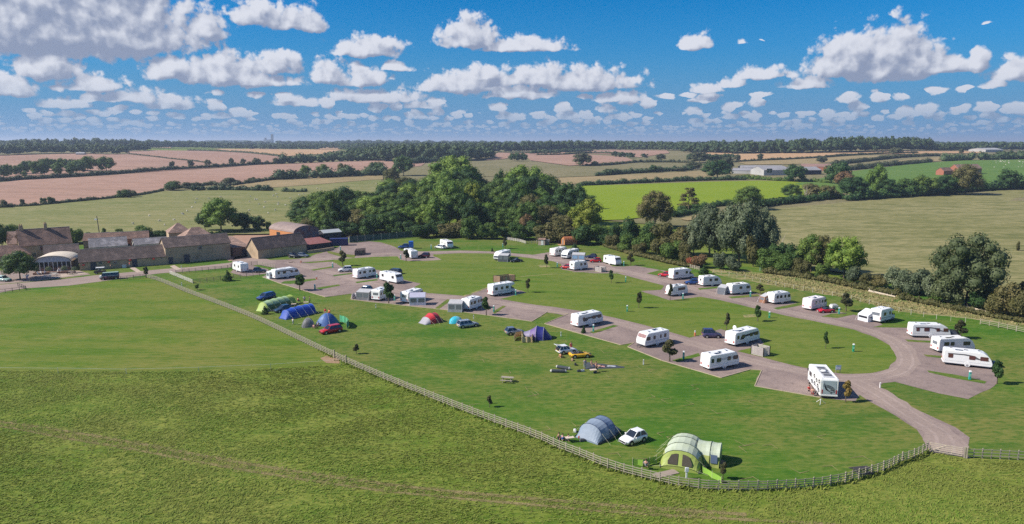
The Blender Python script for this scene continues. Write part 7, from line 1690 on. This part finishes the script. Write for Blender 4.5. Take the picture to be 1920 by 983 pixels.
# ------------------------------------------------------------------ sheep
WOOL = mat('cream wool', (.56, .50, .40), .95, bump=.5, bscale=20)
sb = MB().ball((0, 0, .62), (.58, .30, .30), 8, 6).mesh('body', WOOL, smooth=True); sh = MB().ball((.68, 0, .74), (.2, .11, .13), 6, 5).mesh('head', CREAM, smooth=True); sl = MB().tube((0, 0, 0), (0, 0, .42), .045, 4).mesh('leg', CREAM)
def sheep(g_, rz, label, group, k=1.0):
    t = thing('sheep', label, 'sheep', g_, rz, group); t.scale = (k, k, k); ob('body', sb, t); ob('head', sh, t)
    for x in (-.35, .35):
        for y in (-.15, .15): ob('leg', sl, t, loc=(x, y, 0))
rs = random.Random(8)
for x, y in [(468, 381), (482, 377), (497, 382), (470, 371), (479, 377.5), (512, 370), (518, 366.5), (513, 369), (522, 384), (522, 387), (546, 381), (536, 388), (516, 397), (503, 403), (467, 398), (478, 376), (595, 356), (637, 354), (643, 355), (649, 355.5), (653, 357), (601, 357), (569, 366), (561, 368), (369, 376), (342, 404), (351, 399), (344, 405), (309, 426), (250, 423), (327, 416), (392, 375), (360, 392), (414, 372), (366, 383), (299, 418), (280, 408), (706, 347), (520, 372), (495, 392), (545, 375), (486, 386)]:
    g_ = G(x, y); g_.z += .5; sheep(g_, rs.uniform(0, 6.28), 'cream sheep grazing in the pasture behind the farm', 'sheep in the left pasture', 1.0)
for i in range(26):
    g_ = G(rs.uniform(1862, 1919), rs.uniform(303, 316) if i % 2 else rs.uniform(303, 308)); g_.z += .6; sheep(g_, rs.uniform(0, 6.28), 'white sheep in the far green field on the right', 'sheep in the far green field', 1.1)

# ------------------------------------------------------------------ people
def skin_mesh(name, verts, edges, radii, m_, sub=1):
    me = bpy.data.meshes.new(name); me.from_pydata(verts, edges, []); o = bpy.data.objects.new(name, me); COL.objects.link(o)
    md = o.modifiers.new('s', 'SKIN'); md.use_smooth_shade = True
    sv = me.skin_vertices[0].data
    for i, r_ in enumerate(radii): sv[i].radius = (r_, r_ if not isinstance(r_, tuple) else r_[1]); sv[i].use_root = (i == 0)
    ss = o.modifiers.new('b', 'SUBSURF'); ss.levels = sub; ss.render_levels = sub
    dg = bpy.context.evaluated_depsgraph_get(); dg.update(); out = bpy.data.meshes.new_from_object(o.evaluated_get(dg)); out.name = name
    bpy.data.objects.remove(o); out.materials.clear(); out.materials.append(m_)
    return out
SKN = mat('skin', (.50, .27, .19), .6, var=.03); HAIR = mat('brown hair', (.06, .035, .02), .8)
# joints: 0 pelvis 1 waist 2 chest 3 neck 4 head, 5-8 left hip knee ankle toe, 9-12 right, 13-15 left shoulder elbow wrist, 16-18 right; 19+ fingers
def joints(pose):
    J = {'stand': [(0, 0, .95), (0, 0, 1.12), (0, 0, 1.36), (0, 0, 1.50), (.01, 0, 1.66), (0, .1, .90), (.02, .11, .5), (0, .12, .09), (.16, .13, .04), (0, -.1, .90), (-.02, -.11, .5), (-.04, -.12, .09), (.12, -.13, .04), (0, .2, 1.42), (-.02, .26, 1.14), (.06, .27, .9), (0, -.2, 1.42), (-.02, -.26, 1.14), (.08, -.26, .9)],
         'walk': [(0, 0, .94), (0, 0, 1.12), (.02, 0, 1.36), (.03, 0, 1.50), (.05, 0, 1.66), (0, .1, .90), (.2, .1, .5), (.22, .1, .09), (.38, .1, .06), (0, -.1, .90), (-.06, -.1, .5), (-.34, -.1, .14), (-.2, -.1, .05), (.01, .2, 1.42), (-.12, .25, 1.16), (-.1, .24, .92), (.01, -.2, 1.42), (.12, -.25, 1.16), (.32, -.24, 1.02)],
         'sit': [(0, 0, .16), (-.04, 0, .32), (-.06, 0, .56), (-.04, 0, .70), (.0, 0, .86), (.03, .1, .14), (.4, .16, .40), (.7, .16, .08), (.84, .17, .05), (.03, -.1, .14), (.44, -.14, .34), (.76, -.14, .08), (.9, -.14, .05), (-.05, .2, .62), (-.16, .28, .36), (-.3, .3, .1), (-.05, -.2, .62), (.1, -.3, .42), (.34, -.22, .42)],
         'chair': [(0, 0, .50), (-.06, 0, .68), (-.1, 0, .92), (-.08, 0, 1.06), (-.04, 0, 1.22), (.03, .1, .5), (.44, .12, .50), (.46, .12, .1), (.62, .13, .05), (.03, -.1, .5), (.44, -.12, .50), (.48, -.12, .1), (.64, -.13, .05), (-.08, .2, .98), (-.04, .28, .7), (.22, .26, .66), (-.08, -.2, .98), (-.04, -.28, .7), (.22, -.26, .66)],
         'lie': [(0, 0, .13), (.18, 0, .14), (.42, 0, .16), (.57, 0, .16), (.73, 0, .18), (-.05, .1, .12), (-.46, .14, .16), (-.88, .12, .08), (-.95, .12, .2), (-.05, -.1, .12), (-.44, -.2, .3), (-.74, -.16, .07), (-.84, -.16, .16), (.48, .2, .14), (.3, .42, .1), (.08, .46, .08), (.48, -.2, .14), (.66, -.42, .12), (.82, -.3, .1)]}[pose]
    return J
PE = [(0, 1), (1, 2), (2, 3), (3, 4), (0, 5), (5, 6), (6, 7), (7, 8), (0, 9), (9, 10), (10, 11), (11, 12), (2, 13), (13, 14), (14, 15), (2, 16), (16, 17), (17, 18)]
PR = [.12, .11, .13, .055, .095, .095, .062, .042, .035, .095, .062, .042, .035, .07, .045, .03, .07, .045, .03]
PM = {}
for ps in ('stand', 'walk', 'sit', 'chair', 'lie'):
    J = [Vector(j) for j in joints(ps)]; V = list(J); E = list(PE); Rr = list(PR)
    for w_, e_ in ((15, 14), (18, 17)):      # palm and five short finger chains on each wrist
        d = (J[w_] - J[e_]).normalized(); s_ = d.orthogonal().normalized(); palm = len(V); V.append(J[w_] + d * .08); E.append((w_, palm)); Rr.append(.026)
        for k, (off, ln) in enumerate(((-.045, .05), (-.022, .075), (0, .085), (.022, .08), (.042, .06))):
            V.append(V[palm] + s_ * off + d * ln); E.append((palm, len(V) - 1)); Rr.append(.009)
    body = skin_mesh('body', [tuple(v_) for v_ in V], E, Rr, SKN)
    ti = [1, 0, 2, 13, 14, 16, 17]; top = skin_mesh('shirt', [tuple(J[1]), tuple(J[0] * .85 + J[1] * .15), tuple(J[2]), tuple(J[13]), tuple(J[13].lerp(J[14], .8)), tuple(J[16]), tuple(J[16].lerp(J[17], .8))], [(0, 1), (0, 2), (2, 3), (3, 4), (2, 5), (5, 6)], [.135, .135, .15, .085, .065, .085, .065], WHITE)
    bot = skin_mesh('trousers', [tuple(J[0]), tuple(J[5]), tuple(J[6]), tuple(J[6].lerp(J[7], .7)), tuple(J[9]), tuple(J[10]), tuple(J[10].lerp(J[11], .7))], [(0, 1), (1, 2), (2, 3), (0, 4), (4, 5), (5, 6)], [.135, .105, .075, .058, .105, .075, .058], WHITE)
    up = (J[4] - J[3]).normalized(); back = Vector((-1, 0, 0)) if ps != 'lie' else Vector((0, 0, 0)); hc = J[4] + up * .035 + back * .018
    hair = MB().ball(tuple(hc), (.105, .095, .11), 8, 6).mesh('hair', HAIR, smooth=True)
    fc = MB(); f_ = Vector((1, 0, 0)) if ps != 'lie' else Vector((0, 0, 1))
    side = Vector((0, 1, 0)); fc.ball(tuple(J[4] + f_ * .098), .016, 5, 4)
    for s_ in (-1, 1): fc.ball(tuple(J[4] + f_ * .085 + side * .034 * s_ + up * .02), .011, 5, 4); fc.ball(tuple(J[4] + side * .092 * s_), (.015, .012, .022), 5, 4)
    PM[ps] = (body, top, bot, hair, fc.mesh('face', mat('darker skin tone', (.38, .18, .13), .6)))  # nose, eyes and ears in a darker skin colour
CLO = dict(white=(.72, .72, .72), red=(.55, .04, .04), green=(.03, .14, .07), black=(.03, .03, .035), blue=(.05, .12, .38), grey=(.30, .32, .36), orange=(.6, .22, .08), pink=(.6, .3, .3), navy=(.03, .05, .14), tan=(.4, .28, .18), skin=(.50, .27, .19))
def person(label, pc, rz, pose, top, bot, k=1.0, z=0):
    g_ = G(*pc); t = thing('person', label, 'person', (g_.x, g_.y, z), rz); t.scale = (k, k, k); b_, tp, bt, hr, fc = PM[pose]; ob('body', b_, t)
    for nm, me, cl_ in (('shirt', tp, top), ('trousers', bt, bot)):
        o_ = ob(nm, me, t); o_.material_slots[0].link = 'OBJECT'; o_.material_slots[0].material = mat('cloth ' + cl_, CLO[cl_], .85)
    ob('hair', hr, t); ob('face', fc, t, kind='stuff')
for a in [('person in a white top standing by the end of the blue tunnel tent', (571, 568.5), 2.0, 'stand', 'white', 'tan'), ('person in dark green standing right of the white topped one', (581, 570), 3.4, 'stand', 'green', 'black'), ('person in red sitting at the end of the green tunnel tent', (559.5, 568), 1.0, 'chair', 'red', 'navy'), ('bare armed person sitting left of the person in red', (550, 571), .5, 'chair', 'pink', 'tan'),
          ('person in orange red on the left behind the blue dome tent', (610, 589), -1.5, 'chair', 'red', 'tan'), ('person in orange red on the right behind the blue dome tent', (617.5, 590.5), -2, 'chair', 'orange', 'red'), ('child in white walking below the blue tunnel tent', (549.5, 609), .8, 'walk', 'white', 'grey', .8),
          ('person sitting between the grey dome and the red car, in pink', (589, 616), 1, 'sit', 'pink', 'tan'), ('person sitting beside the pink one before the blue dome', (597, 612), 2, 'sit', 'white', 'red'), ('person in red standing between the white and yellow cars', (1070.5, 658.5), -1, 'stand', 'red', 'red'), ('crouching person in orange behind the open boot', (1051, 671.5), .6, 'sit', 'orange', 'tan'),
          ('person in grey standing among the unpacked camping gear', (1096.5, 692), 1.8, 'stand', 'grey', 'grey'), ('bare chested person sitting by the flattened tent', (1109, 685), -.4, 'sit', 'skin', 'tan'), ('person lying on the dark flattened tent, head right', (1119, 687.5), .1, 'lie', 'skin', 'navy'), ('person lying nearer on the flattened tent in pink', (1127, 689.5), .3, 'lie', 'pink', 'tan'),
          ('person bending beside a grey bag near the flattened tent', (1118, 697.5), 2.5, 'walk', 'skin', 'black'), ('person in black sitting by the fence left of the blue grey tent', (1048, 824.5), 0, 'sit', 'black', 'navy'), ('person in blue sitting beside the one in black by the fence', (1055, 826.5), .5, 'sit', 'blue', 'tan'), ('person in white sitting right of the one in blue by the fence', (1065, 827), 2.6, 'sit', 'white', 'black'),
          ('person in grey seated beside the left green windbreak', (1211, 881), 1.2, 'chair', 'grey', 'tan'), ('person in red seated beside the patterned motorhome', (1517, 738), -1, 'chair', 'red', 'black'), ('second person in red beside the patterned motorhome', (1523, 743), 1.2, 'chair', 'pink', 'red'), ('person in black standing before the long barn', (208, 506.5), 1, 'stand', 'black', 'black'), ('person in red standing by the long barn right door', (243.5, 502), 1, 'stand', 'red', 'grey'),
          ('person in white on the terrace by the tables', (112, 512.5), 2, 'stand', 'white', 'grey'), ('person in blue and white on the grass near the lane', (51, 525), 2, 'stand', 'white', 'blue')]: person(*a)
for x, y, lb in [(589.5, 571.5, 'folding table with food beside the person in dark green'), (551, 575, 'folding table at the end of the green tunnel tent'), (1068, 829, 'folding table beside the group by the fence'), (1112, 700, 'folding table among the unpacked camping gear')]:
    if x == 589.5: x, y = 574, 571.5
    t = thing('folding_table', lb, 'folding table', G(x, y), R(15)); MB().box((0, 0, .6), (1.1, .6, .03)).obj('tabletop', mat('pale tabletop', (.62, .50, .40), .6), t)
    for u1 in (-.45, .45):
        for v1 in (-.25, .25): MB().tube((u1, v1, 0), (u1, v1, .6), .02, 4).obj('leg', SILV, t)
def roll(label, a, q, r_, m_, name='tent_roll'):
    a, q = G(*a), G(*q); d = q - a; t = thing(name, label, 'tent bag', a); MB().tube((0, 0, r_), (d.x, d.y, r_), r_, 8).obj('roll', m_, t, bevel=.04)
    for p in (Vector((0, 0, 0)), d): MB().ball((p.x, p.y, r_), r_ * .9, 8, 5).obj('end_cap', mat('pale end', (.5, .48, .45), .7), t)
CB = mat('charcoal canvas', (.05, .06, .07), .8)
roll('dark tent roll lying nearer the camera on the lawn', (1034, 698.5), (1060, 699), .28, CB); roll('dark tent roll lying behind another on the lawn', (1045, 690.5), (1067, 694), .28, CB)
t = thing('folded_canvas', 'flattened dark tent spread on the grass', 'flat tent', G(1134, 687.5), R(-8)); mb = MB(); rs = random.Random(2); N = 9
mb.add([(-3.2 + 6.4 * i / N + rs.uniform(-.1, .1), (-1 + 2 * j / N) * (2.0 - 1.6 * i / N), .03 + rs.uniform(0, .16) * (0 < i < N and 0 < j < N)) for i in range(N + 1) for j in range(N + 1)], [(i * (N + 1) + j, (i + 1) * (N + 1) + j, (i + 1) * (N + 1) + j + 1, i * (N + 1) + j + 1) for i in range(N) for j in range(N)])
mb.obj('canvas', CB, t); MB().ball((1.2, 0, .1), (.9, .35, .09), 8, 5).obj('pale_panel', GREYP, t, smooth=True)
for x, y, m_, lb in [(1092, 697, GREYP, 'pale grey holdall by the standing person'), (1086, 697.5, CB, 'dark holdall left of the pale one'), (1116, 700, CB, 'dark holdall under the bending person'), (1079, 685, mat('dark drum', (.03, .03, .03), .7), 'small black stove right of the tent rolls'), (1073, 676.5, mat('tan bag', (.5, .3, .2), .8), 'tan bag in front of the yellow convertible'), (1092, 828, DGREY, 'dark crate beside the blue grey tent'), (1089, 822, mat('red cooler', (.45, .06, .05), .5), 'red cooler beside the blue grey tent'), (1078, 810, CREAM, 'white cool box behind the group by the fence')]:
    t = thing('luggage', lb, 'bag', G(x, y), R(x % 90)); MB().box((0, 0, .02), (.75, .4, .34), tx=.85, ty=.8).obj('body', m_, t, bevel=.06); MB().tube((-.15, 0, .38), (.15, 0, .38), .02, 4).obj('handle', BLACK, t)

# ------------------------------------------------------------------ the air
m_ = bpy.data.materials.new('haze'); m_.use_nodes = True; nt = m_.node_tree; nt.nodes.clear()
vp = nt.nodes.new('ShaderNodeVolumePrincipled'); vp.inputs['Color'].default_value = (.62, .74, .95, 1); vp.inputs['Density'].default_value = .00013; vp.inputs['Anisotropy'].default_value = .2
mo = nt.nodes.new('ShaderNodeOutputMaterial'); nt.links.new(vp.outputs[0], mo.inputs['Volume'])
MB().box((0, 0, -6), (90000, 90000, 108)).obj('haze', m_, kind='stuff', label='thin summer haze')
